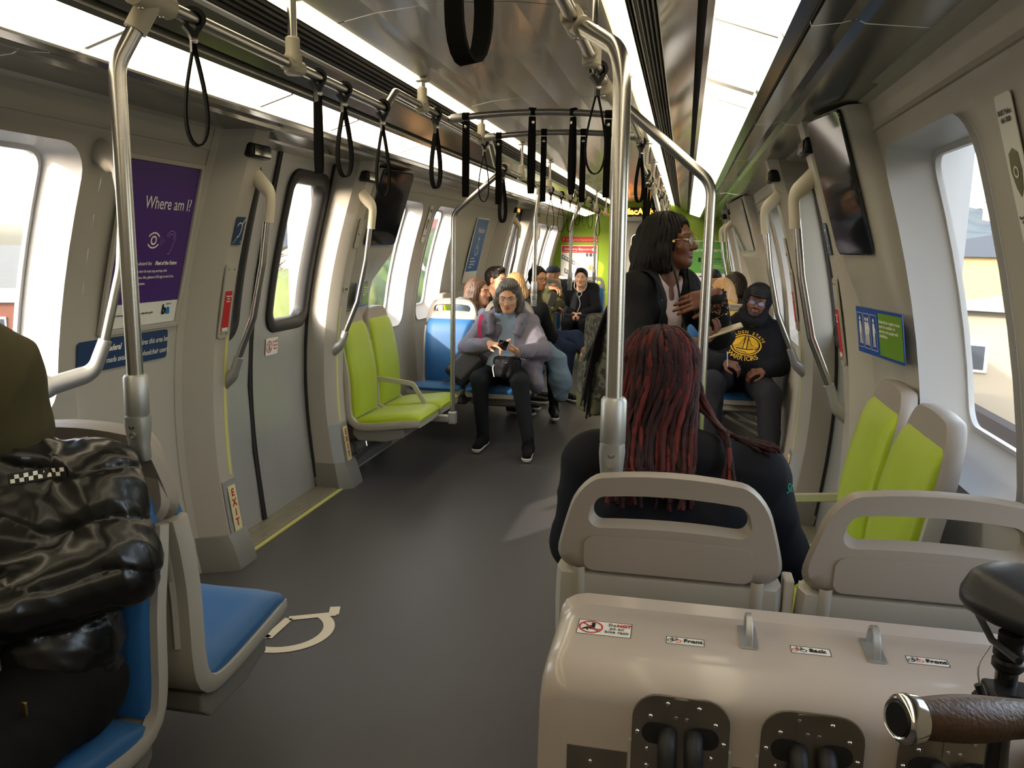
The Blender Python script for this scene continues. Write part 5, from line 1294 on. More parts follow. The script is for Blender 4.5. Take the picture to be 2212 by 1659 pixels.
def top(root, J, m, r=.105, wide=.07, sl=(.062, .058, .050), seed=0, vox=.008, amp=.008, freq=22, hem=None, collar=None, name='jacket', extra=None, disp=None, cut=None, mats=None, mf=None, shr=.070):
    G = SDF(); s = J['side']; lowp = J['pel'] if hem is None else Vector(hem)
    for a in (-1, 1): G.cap(J['chest'] + s * wide * 1.15 * a, lowp + s * wide * a, r, r * 1.06, k=.06)
    G.cap(J['chest'], lowp, r * 1.05, r * 1.1, k=.06); G.cap(J['shL'], J['shR'], shr, k=.05); G.cap(J['shL'], J['neck'], shr * .85, .055, k=.05); G.cap(J['shR'], J['neck'], shr * .85, .055, k=.05)
    for q in 'LR':
        d = (J['wr' + q] - J['el' + q]); we = J['el' + q] + d * .90
        G.chain([J['sh' + q], J['el' + q], we], list(sl), k=.03)
    if collar: G.cap(J['neck'], J['neck'] + Vector((0, 0, collar)) + J['fwd'] * .01, .070, .066, k=.02)
    if extra: extra(G)
    if cut: cut(G)
    f = folds(amp, freq, seed)
    V, Q = G.mesh(vox, (lambda x, y, z: f(x, y, z) + (disp(x, y, z) if disp else 0)), amp=max(.012, amp * 1.5))
    return np_mesh(name, V, Q, mats or m, root, mf, smooth_it=1)
def pants(root, J, m, rr=(.092, .070, .052), seed=1, vox=.008, amp=.006, freq=26, name='trousers', short=.90, extra=None):
    G = SDF(); G.cap(J['hipL'], J['hipR'], rr[0] * 1.08, k=.05); G.cap(J['pel'] + Vector((0, 0, .02)), J['pel'], .11, k=.05)
    for q in 'LR':
        e = J['kn' + q] + (J['an' + q] - J['kn' + q]) * short
        G.chain([J['hip' + q], J['kn' + q], e], list(rr), k=.03)
    if extra: extra(G)
    V, Q = G.mesh(vox, folds(amp, freq, seed), amp=.010); return np_mesh(name, V, Q, m, root, smooth_it=1)
def shoes(root, J, m, sole, vox=.006, tall=0, side='LR'):
    for q in side:
        G = SDF(); a, t_ = J['an' + q], J['to' + q]; d = (t_ - a); d.z = 0; d.normalize(); hl = Vector((a.x, a.y, t_.z + .018)) - d * .045
        dz = t_.z
        G.cap(hl + Vector((0, 0, .012)), t_ + Vector((0, 0, .010)) + d * .02, .040, .034, k=.02); G.cap(a + Vector((0, 0, .02 + tall)), hl + d * .05 + Vector((0, 0, .02)), .042, .045, k=.03)
        V, Q = G.mesh(vox, folds(.0015, 60, 2), amp=.004, cutplanes=[((0, 0, -1), -(dz - .012))]); o = np_mesh('shoe', V, Q, m, root)
        G = SDF(); G.cap(hl, t_ + d * .022, .043, .037, k=.01); V, Q = G.mesh(vox, cutplanes=[((0, 0, 1), dz + .0), ((0, 0, -1), -(dz - .030))]); np_mesh('sole', V, Q, sole, o)
def hair(root, Mh, m, style, vox=.006, name='hair', extra=None, part=0, vol=1.0, up=0, ridge=1.0):
    G = SDF(); G.ell((0, -.022, .036), (.086 * vol, .104 * vol, .095 * vol), k=.02)
    if style in ('short', 'back', 'cap'): G.ell((0, -.055, -.02), (.070, .055, .060), k=.03)
    if style == 'quiff': G.ell((0, -.05, -.015), (.072, .060, .065), k=.03); G.ell((.01, .045, .105), (.050, .045, .028), k=.03)
    if style in ('bob', 'long', 'mid'):
        n = {'bob': -.105, 'mid': -.19, 'long': -.30}[style]
        for sx in (-1, 1): G.chain([(sx * .070, .010, .03), (sx * .084, -.004, -.04), (sx * .078, .004, max(n, -.11)), (sx * .085, .01, n)][:4 if style != 'bob' else 3], [.026, .030, .030, .022], k=.03)
        G.chain([(0, -.075, .02), (0, -.085, -.06), (0, -.088, n)], [.055, .058, .045], k=.04)
        for sx in (-1, 1): G.chain([(sx * .045, -.06, .0), (sx * .055, -.065, -.07), (sx * .05, -.06, n * .96)], [.045, .045, .036], k=.04)
    if extra: extra(G)
    # face opening
    fw = .058 if style not in ('short', 'quiff', 'cap', 'back') else .066
    G.ell((0, .088, -.018 + up), (fw, .062 + up * .3, .078), k=.012, op='cut'); G.ell((0, .05, -.08), (.066, .07, .055), k=.012, op='cut')
    if style in ('short', 'quiff', 'cap', 'back'):
        for sx in (-1, 1): G.box((sx * .085, .035, -.045), (.03, .045, .045), .008, .008, 'cut'); G.ell((sx * .085, -.006, -.008), (.022, .022, .034), k=.008, op='cut')
        G.box((0, .0, -.135), (.2, .2, .06), .005, .01, 'cut')
    H = G.moved(Mh); Mi = np.array(Mh.inverted())
    def d(x, y, z):
        lx = Mi[0, 0] * x + Mi[0, 1] * y + Mi[0, 2] * z + Mi[0, 3]; ly = Mi[1, 0] * x + Mi[1, 1] * y + Mi[1, 2] * z + Mi[1, 3]; lz = Mi[2, 0] * x + Mi[2, 1] * y + Mi[2, 2] * z + Mi[2, 3]
        an = np.arctan2(lx - part * .03, ly + .02); return -ridge * .0022 * np.sin(an * 34 + np.sin(lz * 40) * 1.2 + lz * 9) - .0018 * np.sin(an * 61 + lz * 23)
    V, Q = H.mesh(vox, d, amp=.006 * ridge); return np_mesh(name, V, Q, m, root, smooth_it=0)
def glasses(root, Mh, m, r=(.0225, .017), lens=None, th=.0014, y=.104):
    mb = MB()
    for a in (-1, 1):
        mb.tube([Mh @ Vector((a * .032 + r[0] * math.cos(t), y - .10 * (r[0] * math.cos(t) * a + .02) ** 1 * .25, -.002 + r[1] * math.sin(t))) for t in np.linspace(0, 2 * PI, 22, endpoint=False)], th, 6, loop=True)
        mb.tube([Mh @ Vector(p) for p in ((a * .054, y - .004, .004), (a * .072, y - .03, .006), (a * .080, .0, .004), (a * .080, -.02, -.006))], th * .9, 6)
    mb.tube([Mh @ Vector(p) for p in ((-.0105, y, .002), (0, y + .004, .005), (.0105, y, .002))], th * .9, 6)
    g = mb.build('glasses', m, root, world=True)
    for a in (-1, 1):
        mb = MB(); mb.add([Mh @ Vector((a * .032 + r[0] * math.cos(t), y - .001, -.002 + r[1] * math.sin(t))) for t in np.linspace(0, 2 * PI, 22, endpoint=False)], [tuple(range(22))]); mb.build('lens', lens or GLASSM, g, world=True, smooth=0)
    return g
def decal(txt_or_mb, target, material, name, parent, centre, nrm, upv, size=.05, align='CENTER', off=.003, sx=1.0, bold=0, rot=0, space=1.0):
    """text or flat shapes laid onto a garment's surface"""
    n = Vector(nrm).normalized(); u_ = Vector(upv); u_ = (u_ - n * u_.dot(n)).normalized(); r = u_.cross(n)
    if isinstance(txt_or_mb, str):
        c = bpy.data.curves.new('t', 'FONT'); c.body = txt_or_mb; c.size = size; c.align_x = align; c.resolution_u = 3; c.offset = bold; c.space_character = space
        ob = bpy.data.objects.new('t', c); COL.objects.link(ob); dg = bpy.context.evaluated_depsgraph_get(); me = bpy.data.meshes.new_from_object(ob.evaluated_get(dg)); bpy.data.objects.remove(ob)
        P = [(v.co.x * sx, v.co.y) for v in me.vertices]; F = [tuple(p.vertices) for p in me.polygons]; bpy.data.meshes.remove(me)
        ca, sa = math.cos(rot), math.sin(rot); P = [(a * ca - b * sa, a * sa + b * ca) for a, b in P]
    else: P, F = txt_or_mb
    me = target.data; bvh = BVHTree.FromPolygons([v.co for v in me.vertices], [tuple(p.vertices) for p in me.polygons]); V = []
    for a, b in P:
        o = Vector(centre) + r * a + u_ * b + n * .25; hit, hn, _, _ = bvh.ray_cast(o, -n)
        V.append((hit + n * off) if hit is not None else (Vector(centre) + r * a + u_ * b))
    mb = MB(); mb.add(V, F); return mb.build(name, material, parent, world=True, smooth=0, recalc=False)

# ---- person in the black puffer jacket, hood up
J = pose((-.63, 1.39, 0), PI + .5, knL=(-.46, .97, .55), anL=(-.44, .95, .10), toL=(-.42, .81, .035), knR=(-.70, .95, .55), anR=(-.70, .93, .10), toR=(-.70, .80, .035), elL=(-.405, 1.44, .815), elR=(-.86, 1.20, .82), wrL=(-.60, 1.16, .765), wrR=(-.74, 1.08, .745),
         chest=(-.63, 1.40, .88), neck=(-.655, 1.39, 1.05), shL=(-.475, 1.485, .985), shR=(-.79, 1.31, .985))
hd = [hand(J['wrL'], (-.9, -.35, -.1), (0, 0, -1), 1, .5), hand(J['wrR'], (.9, -.3, 0), (0, 0, -1), -1, .5)]
root, Mh = person('person in a shiny black puffer jacket with an olive hood up', J, (-.69, 1.365, 1.180), (-.75, -.65, -.12), 'tan', vox=.007, hands=hd)
puff = mat('puffer_black', (.006, .006, .006), .27, spec=.5, bump=.5, bscale=22, coat=.12)
def quilt(x, y, z):
    arm = (x > -.50)
    a = np.abs(np.sin((z + .25 * (y - 1.3) * arm + .02 * np.sin(x * 22 + y * 9)) * PI / (.105))) ** .35
    return .013 * (1 - a)
def puffx(G):
    G.cap(J['shL'], J['elL'], .092, .088, k=.03); G.cap(J['elL'], J['wrL'] + Vector((.02, .01, .01)), .082, .060, k=.03)
    G.cap(J['shR'], J['elR'], .092, .085, k=.03)
    G.cap((-.66, 1.36, .60), (-.57, 1.40, .60), .150, k=.05); G.cap((-.69, 1.37, 1.04), (-.61, 1.41, 1.04), .085, k=.04); G.cap((-.655, 1.385, 1.04), (-.665, 1.375, 1.085), .080, .070, k=.03)
def pcut(G): pass
jk = top(root, J, puff, r=.132, wide=.075, sl=(.088, .082, .060), seed=1, vox=.0062, amp=.006, freq=30, hem=(-.62, 1.39, .60), extra=puffx, disp=quilt, cut=pcut, name='puffer_jacket')
def hoodx(): 
    G = SDF(); G.ell((0, -.035, .02), (.122, .140, .135), k=.03); G.ell((0, -.05, -.09), (.105, .115, .085), k=.05); G.chain([(-.08, .03, -.10), (0, .04, -.135), (.08, .03, -.10)], [.045, .04, .045], k=.04)
    G.ell((0, .105, -.01), (.075, .085, .095), k=.02, op='cut'); return G.moved(Mh)
V, Q = hoodx().mesh(.006, folds(.010, 20, 3), amp=.016); np_mesh('hood', V, Q, cloth('olive_fleece', '4b4630', .95, bump=.5), root, smooth_it=2)
ck = checker_mat('checker_tag', (.01, .01, .01), (.8, .8, .76), (58, 58, 58), rough=.6)
mb = []; P = []; F = []
for i in range(12):
    for j in range(2):
        if (i + j) % 2 == 0: o_ = len(P); P += [(-.048 + i * .008, -.008 + j * .008), (-.040 + i * .008, -.008 + j * .008), (-.040 + i * .008, j * .008), (-.048 + i * .008, j * .008)]; F.append((o_, o_ + 1, o_ + 2, o_ + 3))
n_j = Vector((.62, -.8, .12)); cc = Vector((-.475, 1.32, 1.035))
tg = [(-.052, -.011), (.052, -.011), (.052, .011), (-.052, .011)]
Pg = [(-.052 + .0104 * i, y_) for y_ in (-.012, .011) for i in range(11)]; Fg = [(i, i + 1, 12 + i, 11 + i) for i in range(10)]
tb = decal((Pg, Fg), jk, M['black'], 'chest_tag', jk, cc, n_j, (-.10, 0, 1), off=.004); decal((P, F), jk, M['white'], 'checker_print', jk, cc, n_j, (-.10, 0, 1), off=.0055)
bv = BVHTree.FromPolygons([v.co for v in jk.data.vertices], [tuple(p.vertices) for p in jk.data.polygons]); zp2 = []
for z in np.linspace(.56, 1.06, 28):
    c_ = Vector((-.635 + .012 * math.sin(z * 9) + .04 * max(0, (z - .95) / .2) + .05 * max(0, (.8 - z) / .25), 1.40, z)); d_ = Vector((.48, -.88, 0)); h_, _, _, _ = bv.ray_cast(c_ + d_ * .5, -d_)
    if h_ is not None and (not zp2 or (h_ - zp2[-1]).length < .06): zp2.append(h_ + d_ * .002)
MB().tube(zp2, .0045, 8).build('zip', mat('zip_metal', (.5, .5, .48), .3, metal=.9), jk, world=True)
pants(root, J, cloth('black_trousers', '0c0c0d'), rr=(.125, .10, .07), vox=.009); shoes(root, J, M['black'], M['rubber'], vox=.009)
# black handbag on the lap
t = thing('handbag', 'black leather bag on the lap of the person in the puffer jacket', 'bag', (-.56, 1.10, .60))
G = SDF(); G.box((-.60, 1.08, .675), (.10, .06, .065), .02, .02); V, Q = G.mesh(.007, folds(.004, 30, 5), amp=.006); np_mesh('body', V, Q, mat('bag_leather', (.012, .011, .011), .35), t, smooth_it=1)
MB().tube(spl([(-.69, 1.07, .73), (-.66, 1.03, .80), (-.58, 1.02, .78), (-.51, 1.06, .72), (-.49, 1.10, .70)], 24), .008, 8).build('handle', M['black'], t, world=True)
MB().box((-.455, 1.19, .64), (.012, .006, .028)).build('zip_pull', mat('brass', S('8a7a50'), .35, metal=.9), t, world=True, bevel=.002)

root.matrix_basis = Matrix.Translation((-.045, .01, 0)) @ root.matrix_basis
# ---- person with the long dark red dreadlocks
J = pose((.70, 1.955, 0), 0, shL=(.515, 1.93, .985), shR=(.885, 1.94, .975), elL=(.475, 2.00, .76), elR=(.955, 2.00, .77), neck=(.685, 1.96, 1.04))
root, Mh = person('person with long dark red dreadlocks in a black hoodie, seen from behind', J, (.648, 2.02, 1.185), (-.25, .95, -.12), 'deep', vox=.008, lips='dark', hands=[hand(J['wrL'], (.2, 1, 0), (0, 0, -1), 1, .5), hand(J['wrR'], (-.2, 1, 0), (0, 0, -1), -1, .5)])
jk = top(root, J, cloth('navy_black_hoodie', '16171d', .9), r=.125, wide=.075, sl=(.082, .075, .055), seed=2, vox=.008, amp=.009, freq=17, name='hoodie', extra=lambda G: (G.cap((.60, 1.90, 1.02), (.76, 1.90, 1.02), .062, k=.04),))
decal('Sit', jk, mat('teal_print', S('1fa08a'), .6), 'sleeve_print', jk, (.955, 1.90, .955), (.8, -.6, .3), (0, 0, 1), size=.032, off=.004)
pants(root, J, cloth('black_trousers', '0c0c0d'), vox=.010); shoes(root, J, M['black'], M['white'], vox=.010)
loc_m = [mat('dread_a', S('431316'), .85, var=.4, vscale=70, bump=1.0, bscale=260), mat('dread_b', S('22090f'), .85, var=.4, vscale=70, bump=1.0, bscale=260), mat('dread_c', S('5f1a18'), .85, var=.4, vscale=70, bump=1.0, bscale=260)]
G = SDF(); G.ell((0, -.025, .035), (.088, .105, .094), k=.02); G.ell((0, -.055, -.05), (.075, .062, .075), k=.03); G.ell((0, .10, -.03), (.055, .06, .075), k=.01, op='cut')
V, Q = G.moved(Mh).mesh(.006, folds(.004, 60, 6), amp=.006); hc = np_mesh('hair_cap', V, Q, loc_m[1], root, smooth_it=1)
rnd = random.Random(11); mb = MB()
def lock(p0, pts, r0, mi, mb=mb):
    path = spl([p0] + pts, 30); n = len(path); rr = [r0 * (1 + .20 * math.sin(i * 1.9 + p0[0] * 90) + .12 * rnd.uniform(-1, 1)) * (1 - .35 * (i / n) ** 3) for i in range(n)]
    mb.tube(path, rr, 7, mi)
for k in range(170):
    a = rnd.uniform(-2.7, 2.7) + PI * 0; el = rnd.uniform(.35, 1.52)   # angle round the head, 0 = back
    lx = math.sin(a) * math.cos(el) * .082; ly = -math.cos(a) * math.cos(el) * .098 - .025; lz = .035 + math.sin(el) * .092
    P0 = Mh @ Vector((lx, ly, lz)); o1 = Mh @ Vector((math.sin(a) * .090, -math.cos(a) * .108 - .02, .00 + rnd.uniform(-.01, .02)))
    back = math.cos(a) > .1 or math.sin(a) < 0
    xx = .648 + math.sin(a) * .088 + rnd.uniform(-.015, .015); L = rnd.uniform(.93, 1.02)
    arc = [tuple(Mh @ Vector((math.sin(a) * math.cos(e_) * .090, -math.cos(a) * math.cos(e_) * .108 - .025, .035 + math.sin(e_) * .100))) for e_ in (el * .66, el * .33)]
    if back: q = arc + [tuple(o1), (xx * .98 + .013, 1.885 + rnd.uniform(-.015, .02), 1.09), (xx * .96 + .027, 1.80 + rnd.uniform(-.02, .015), 1.02), (xx * .9 + .068 + rnd.uniform(-.02, .02), 1.775 + rnd.uniform(-.015, .015), L)]
    else:
        sx = 1 if math.sin(a) > 0 else -1
        if rnd.random() < .45: q = arc + [tuple(o1), (.665 + sx * .125, 1.93 + rnd.uniform(-.03, .05), 1.10), (.665 + sx * .150, 1.86, 1.065 + rnd.uniform(-.01, .02)), (.665 + sx * rnd.uniform(.14, .17), 1.80 + rnd.uniform(-.02, .02), rnd.uniform(.96, 1.03))]
        else: q = arc + [tuple(o1), (.665 + sx * .120, 1.97, 1.10), (.665 + sx * .165, 1.96, 1.068), (.665 + sx * rnd.uniform(.20, .27), 1.90 + rnd.uniform(-.03, .03), 1.055 + rnd.uniform(-.012, .008))]
    lock(tuple(P0), q, rnd.uniform(.0042, .0068), rnd.choice([0, 0, 1, 1, 1, 2]))
mb.build('dreadlock', loc_m, hc, world=True, smooth=70)

# ---- standing woman with long black braids, camouflage backpack
fw = Vector((.86, -.50, 0)).normalized()
J = pose((.55, 3.72, 0), math.atan2(-fw.x, fw.y), sit=False, chest=(.575, 3.70, 1.19), neck=(.60, 3.70, 1.385), shL=(.69, 3.83, 1.325), shR=(.50, 3.58, 1.320), elL=(.86, 3.66, 1.135), wrL=(.825, 3.49, 1.315), elR=(.535, 3.44, 1.05), wrR=(.725, 3.39, 1.115))
hd = [hand(J['wrL'], (-.90, -.12, -.30), (-.1, 1, -.2), 1, [.35, .30, .35, .45, .2], k=.003), hand(J['wrR'], (.92, -.15, .28), (-.2, .1, 1), -1, [.5, .55, .6, .7, -.1], spread=1.4, k=.003)]
root, Mh = person('standing woman in profile with long black braids and clear glasses', J, (.640, 3.70, 1.528), (.93, -.36, .08), 'brown', fem=True, vox=.0035, hands=hd, lips='dark', nose=1.12, hw=.96, jaw=.98)
tee = cloth('blush_tee', 'cdb3ad', .8)
top(root, J, tee, r=.098, wide=.055, sl=(.05, .045, .040), seed=3, vox=.007, amp=.005, name='t_shirt', cut=lambda G: G.ell(tuple(J['neck'] + fw * .04 + Vector((0, 0, .01))), (.078, .078, .052), k=.01, op='cut'))
def opened(G):
    a = J['chest'] + fw * .115; G.box(tuple(a + Vector((0, 0, -.02))), (.055, .075, .40), .01, .015, 'cut', R=np.array(Matrix.Rotation(math.atan2(fw.y, fw.x) + PI / 2, 3, 'Z')))
    G.ell(tuple(J['neck'] + fw * .055 + Vector((0, 0, .015))), (.078, .078, .075), k=.01, op='cut')
top(root, J, cloth('black_jacket', '0d0d0f', .75), r=.117, wide=.064, sl=(.066, .062, .052), seed=4, vox=.0065, amp=.008, freq=20, cut=opened, shr=.083)
pants(root, J, cloth('black_trousers', '0c0c0d'), vox=.010); shoes(root, J, M['black'], M['white'], vox=.010)
# sequined cuff on the raised arm
mb = MB(); rnd = random.Random(5); d_ = (J['wrL'] - J['elL']).normalized(); a1 = d_.orthogonal().normalized(); a2 = d_.cross(a1)
for k in range(420):
    t_ = rnd.uniform(.62, .98); an = rnd.uniform(0, 2 * PI); p = J['elL'] + (J['wrL'] - J['elL']) * t_ + (a1 * math.cos(an) + a2 * math.sin(an)) * (.048 + rnd.uniform(-.004, .006)); nn = (a1 * math.cos(an) + a2 * math.sin(an) + Vector([rnd.uniform(-.6, .6) for _ in range(3)])).normalized()
    u1 = nn.orthogonal().normalized() * .006; u2 = nn.cross(u1); mb.add([p + u1, p + u2, p - u1, p - u2], [(0, 1, 2, 3)])
mb.build('sequin_cuff', mat('rose_gold_sequin', S('b58a78'), .22, metal=.85), root, world=True, smooth=0)
clearf = mat('clear_frame', S('d8d2c8'), .1, alpha=.75, spec=.8)
glasses(root, Mh, mat('gold_wire', S('b9a06a'), .25, metal=.9), r=(.024, .021), th=.0015)
# braided hair: cap plus many braids
def braidcap(G): G.chain([(0, -.10, .03), (0, -.125, -.05), (0, -.12, -.14)], [.06, .06, .05], k=.04); [G.chain([(sx * .06, -.03, .02), (sx * .070, -.06, -.08), (sx * .05, -.09, -.16)], [.04, .045, .04], k=.04) for sx in (-1, 1)]
hc = hair(root, Mh, HAIRM['black'], 'bob', vox=.0040, ridge=1.8, extra=braidcap, name='hair_cap', vol=1.02, up=.022)
mb = MB(); rnd = random.Random(8)
def bk(b, s_, z): v_ = J['neck'] - fw * b + Vector((-.50, -.86, 0)) * s_; return Vector((v_.x, v_.y, z))
bt = mat('braid_black', (.008, .007, .007), .6, spec=.25, bump=1.0, bscale=500)
for k in range(190):
    a = rnd.uniform(-1.9, 1.9); el = rnd.uniform(.25, 1.45)
    P0 = Vector((math.sin(a) * math.cos(el) * .088, -math.cos(a) * math.cos(el) * .106 - .022, .036 + math.sin(el) * .097))
    sx = math.sin(a); o1 = Vector((sx * .122, -.040 - .115 * max(0, math.cos(a)), -.02)); o2 = Vector((sx * .120, -.080 - .115 * max(0, math.cos(a)), -.14))
    W0 = [Mh @ P0] + [Mh @ Vector((math.sin(a) * math.cos(e_) * .099, -math.cos(a) * math.cos(e_) * .116 - .022, .036 + math.sin(e_) * .106)) for e_ in (el * .7, el * .35)] + [Mh @ o1, Mh @ o2]; e = W0[-1]; drop = rnd.uniform(.1, .5); sd = rnd.uniform(-.6, 1.4)
    bx = rnd.uniform(-.035, .035); q = [tuple(p) for p in W0] + [tuple(bk(.135, sd * .09, 1.32)), tuple(bk(.205, sd * .13, 1.12)), tuple(bk(.25, sd * .14 + bx, 1.12 - drop * .8))]
    path = spl(q, 40); r0 = rnd.uniform(.0040, .0054); mb.tube(path, [r0 * (1 + .22 * math.sin(i * 2.4)) for i in range(len(path))], 5)
for off_, end in (((.066, .045, .045), (.735, 3.50, 1.06)), ((-.066, .05, .04), (.76, 3.66, 1.20))):
    p0 = Mh @ Vector(off_); p1 = Mh @ Vector((off_[0] * 1.35, .030, -.06)); path = spl([tuple(p0), tuple(p1), ((p1.x * .6 + end[0] * .4), (p1.y * .6 + end[1] * .4), 1.34), end], 34); mb.tube(path, [.0052 * (1 + .22 * math.sin(i * 2.2)) for i in range(34)], 6)
mb.build('braid', bt, hc, world=True, smooth=70)
gold = mat('gold_bead', S('d8b45a'), .25, metal=1.0)
for p in ((.090, .045, -.002), (.088, -.062, -.035), (.096, -.030, -.048), (.088, .012, -.052)):
    c = Mh @ Vector(p); MB().lathe(c - Vector((0, 0, .006)), (0, 0, 1), [(.0055, 0), (.0068, .002), (.0068, .010), (.0055, .012)], 10).build('hair_bead', gold, hc, world=True)
# phone held in her palm
t = thing('phone', 'light tan phone case on the open palm of the braided woman', 'phone', (.80, 3.35, 1.15))
mb = MB(); R3 = Matrix.Rotation(-.36, 3, 'Y') @ Matrix.Rotation(.12, 3, 'X'); mb.box((.862, 3.375, 1.178), (.16, .078, .010), R=R3); mb.build('case', mat('phone_case', S('a99d86'), .4), t, world=True, bevel=.005)
# camouflage backpack
t = thing('backpack', 'camouflage backpack on the back of the braided woman', 'backpack', (.34, 3.78, .95))
camo = checker_mat('camouflage', S('20211c'), S('4a4b40'), (38, 38, 38), kind='noise', thr=.52, width=.015, rough=.9)
G = SDF(); G.box((.385, 3.82, 1.00), (.060, .10, .16), .035, .03, R=np.array(Matrix.Rotation(.5, 3, 'Z'))); G.box((.325, 3.785, .90), (.035, .075, .07), .03, .03, R=np.array(Matrix.Rotation(.5, 3, 'Z')))
V, Q = G.mesh(.008, folds(.006, 24, 1), amp=.010); np_mesh('body', V, Q, camo, t, smooth_it=1)
G = SDF(); G.box((.325, 3.785, .785), (.045, .085, .028), .02, .02, R=np.array(Matrix.Rotation(.5, 3, 'Z'))); V, Q = G.mesh(.008, folds(.004, 30, 2), amp=.008); np_mesh('base', V, Q, cloth('olive_canvas', '4a4a35', .9), t, smooth_it=1)
for dy in (-.08, .08):
    MB().sweep(spl([(.37 - dy * .2, 3.78 + dy, 1.19), (.50 - dy * .3, 3.68 + dy * 1.3, 1.405), (.60 - dy * .3, 3.62 + dy * 1.2, 1.30), (.60, 3.62 + dy * 1.1, 1.12)], 20), [(-.018, -.003), (.018, -.003), (.018, .003), (-.018, .003)], (.4, 1, 0)).build('shoulder_strap', cloth('black_jacket', '0d0d0f'), t, world=True)
# ---- woman in the parka with a phone
J = pose((-.60, 6.13, 0), PI, chest=(-.60, 6.16, .83), neck=(-.59, 6.13, .985), shL=(-.435, 6.13, .925), shR=(-.765, 6.13, .915), elL=(-.30, 6.00, .73), elR=(-.88, 6.00, .73), wrL=(-.445, 5.80, .745), wrR=(-.665, 5.80, .790),
         knL=(-.42, 5.74, .53), knR=(-.73, 5.78, .53), anL=(-.335, 5.66, .11), anR=(-.715, 5.84, .11), toL=(-.32, 5.53, .035), toR=(-.72, 5.70, .035))
hd = [hand(J['wrL'], (-.75, -.45, .25), (.15, .1, 1), -1, [.75, .8, .85, .9, .4], sc=.92, k=.003), hand(J['wrR'], (.75, -.50, .05), (.1, .2, -1), -1, [.25, .7, .9, 1.0, .4], sc=.92, k=.003)]
root, Mh = person('woman in a lilac-grey parka and pale blue turtleneck looking at her phone', J, (-.575, 6.03, 1.128), (.06, -1, -.30), 'light', fem=True, vox=.0034, hands=hd, hw=1.0, jaw=1.02)
rib = checker_mat('ribbed_knit', S('a9bcd2'), S('8ea3bd'), (160, 0, 0), kind='wave', thr=.5, width=.4, rough=.9)
top(root, J, rib, r=.098, wide=.060, sl=(.05, .046, .040), seed=5, vox=.006, amp=.003, name='turtleneck', hem=(-.60, 6.12, .60), collar=.06, extra=lambda G: (G.cap((-.588, 6.105, 1.0), (-.583, 6.085, 1.035), .064, .060, k=.015), G.cap((-.66, 6.02, .60), (-.54, 6.02, .60), .09, k=.03)))
pk = cloth('lilac_parka', '77737f', .62, bump=.25, bscale=300, sheen=.1)
def pkx(G):
    G.chain([(-.44, 6.12, .88), (-.40, 6.02, .62), (-.33, 5.92, .48)], [.09, .09, .062], k=.05); G.chain([(-.76, 6.12, .88), (-.79, 6.05, .66)], [.09, .09], k=.05)
    G.chain([(-.70, 6.13, .99), (-.655, 6.17, 1.045), (-.59, 6.20, 1.06), (-.525, 6.17, 1.045), (-.475, 6.12, .985)], [.040, .046, .050, .046, .044], k=.03)
    G.cap((-.47, 6.02, .975), (-.50, 5.99, .86), .035, .03, k=.03); G.cap((-.71, 6.03, .975), (-.70, 6.0, .86), .035, .03, k=.03)
def pkc(G):
    G.chain([(-.585, 5.99, 1.03), (-.585, 5.95, .88), (-.58, 5.93, .70)], [.078, .062, .085], k=.015) if False else None
    G.cap((-.583, 6.035, 1.06), (-.585, 6.02, .90), .070, .052, k=.010, op='cut'); G.cap((-.585, 6.02, .90), (-.59, 6.00, .62), .052, .088, k=.010, op='cut'); G.cap((-.60, 5.90, .62), (-.58, 5.80, .52), .10, .11, k=.012, op='cut')
top(root, J, pk, r=.118, wide=.070, sl=(.074, .072, .054), seed=6, vox=.0062, amp=.010, freq=26, hem=(-.59, 6.15, .60), extra=pkx, cut=pkc, name='parka', disp=lambda x, y, z: .005 * (1 - np.abs(np.sin(z * PI / .115)) ** .4))
pants(root, J, cloth('charcoal_leggings', '1f2328', .8), rr=(.088, .066, .046), vox=.007, amp=.003, short=.97); shoes(root, J, cloth('knit_shoe', '0d0d0f', .8), M['white'], vox=.006)
hair(root, Mh, HAIRM['grey'], 'bob', vox=.0050, part=1, up=.016, extra=lambda G: G.ell((-.02, .035, .100), (.055, .045, .026), k=.03))
glasses(root, Mh, mat('silver_wire', (.5, .48, .46), .3, metal=.9), r=(.0215, .0155), th=.0011)
t = thing('phone', 'dark phone held by the woman in the parka', 'phone', (-.545, 5.70, .80))
MB().box((-.545, 5.715, .798), (.070, .008, .125), R=Matrix.Rotation(.9, 3, 'X') @ Matrix.Rotation(.35, 3, 'Y')).build('body', M['screen'], t, world=True, bevel=.004)
t = thing('handbag', 'black cloth handbag on the lap of the woman in the parka', 'bag', (-.53, 5.78, .62))
bagm = cloth('black_nylon', '17151a', .6, bump=.3)
G = SDF(); G.box((-.535, 5.83, .625), (.070, .038, .045), .03, .03); G.cap((-.61, 5.82, .665), (-.46, 5.82, .665), .022, k=.03); V, Q = G.mesh(.006, folds(.009, 34, 7), amp=.014); np_mesh('body', V, Q, bagm, t, smooth_it=1)
MB().tube(spl([(-.61, 5.79, .66), (-.625, 5.755, .63), (-.62, 5.75, .59), (-.615, 5.755, .56)], 14), .004, 6).build('zip_pull', M['white'], t, world=True)
MB().box((-.53, 5.765, .665), (.030, .003, .006)).build('tag', M['text_grey'], t, world=True, smooth=0)
t = thing('backpack', 'grey and black backpack with pink trim leaning on the empty blue seat', 'backpack', (-.84, 6.05, .5))
G = SDF(); G.box((-.885, 6.02, .60), (.075, .045, .125), .03, .03, R=np.array(Matrix.Rotation(.75, 3, 'Y'))); V, Q = G.mesh(.007, folds(.006, 24, 8), amp=.010); np_mesh('body', V, Q, mat('bag_grey_black', S('2a292d'), .6, bump=.3), t, smooth_it=1)
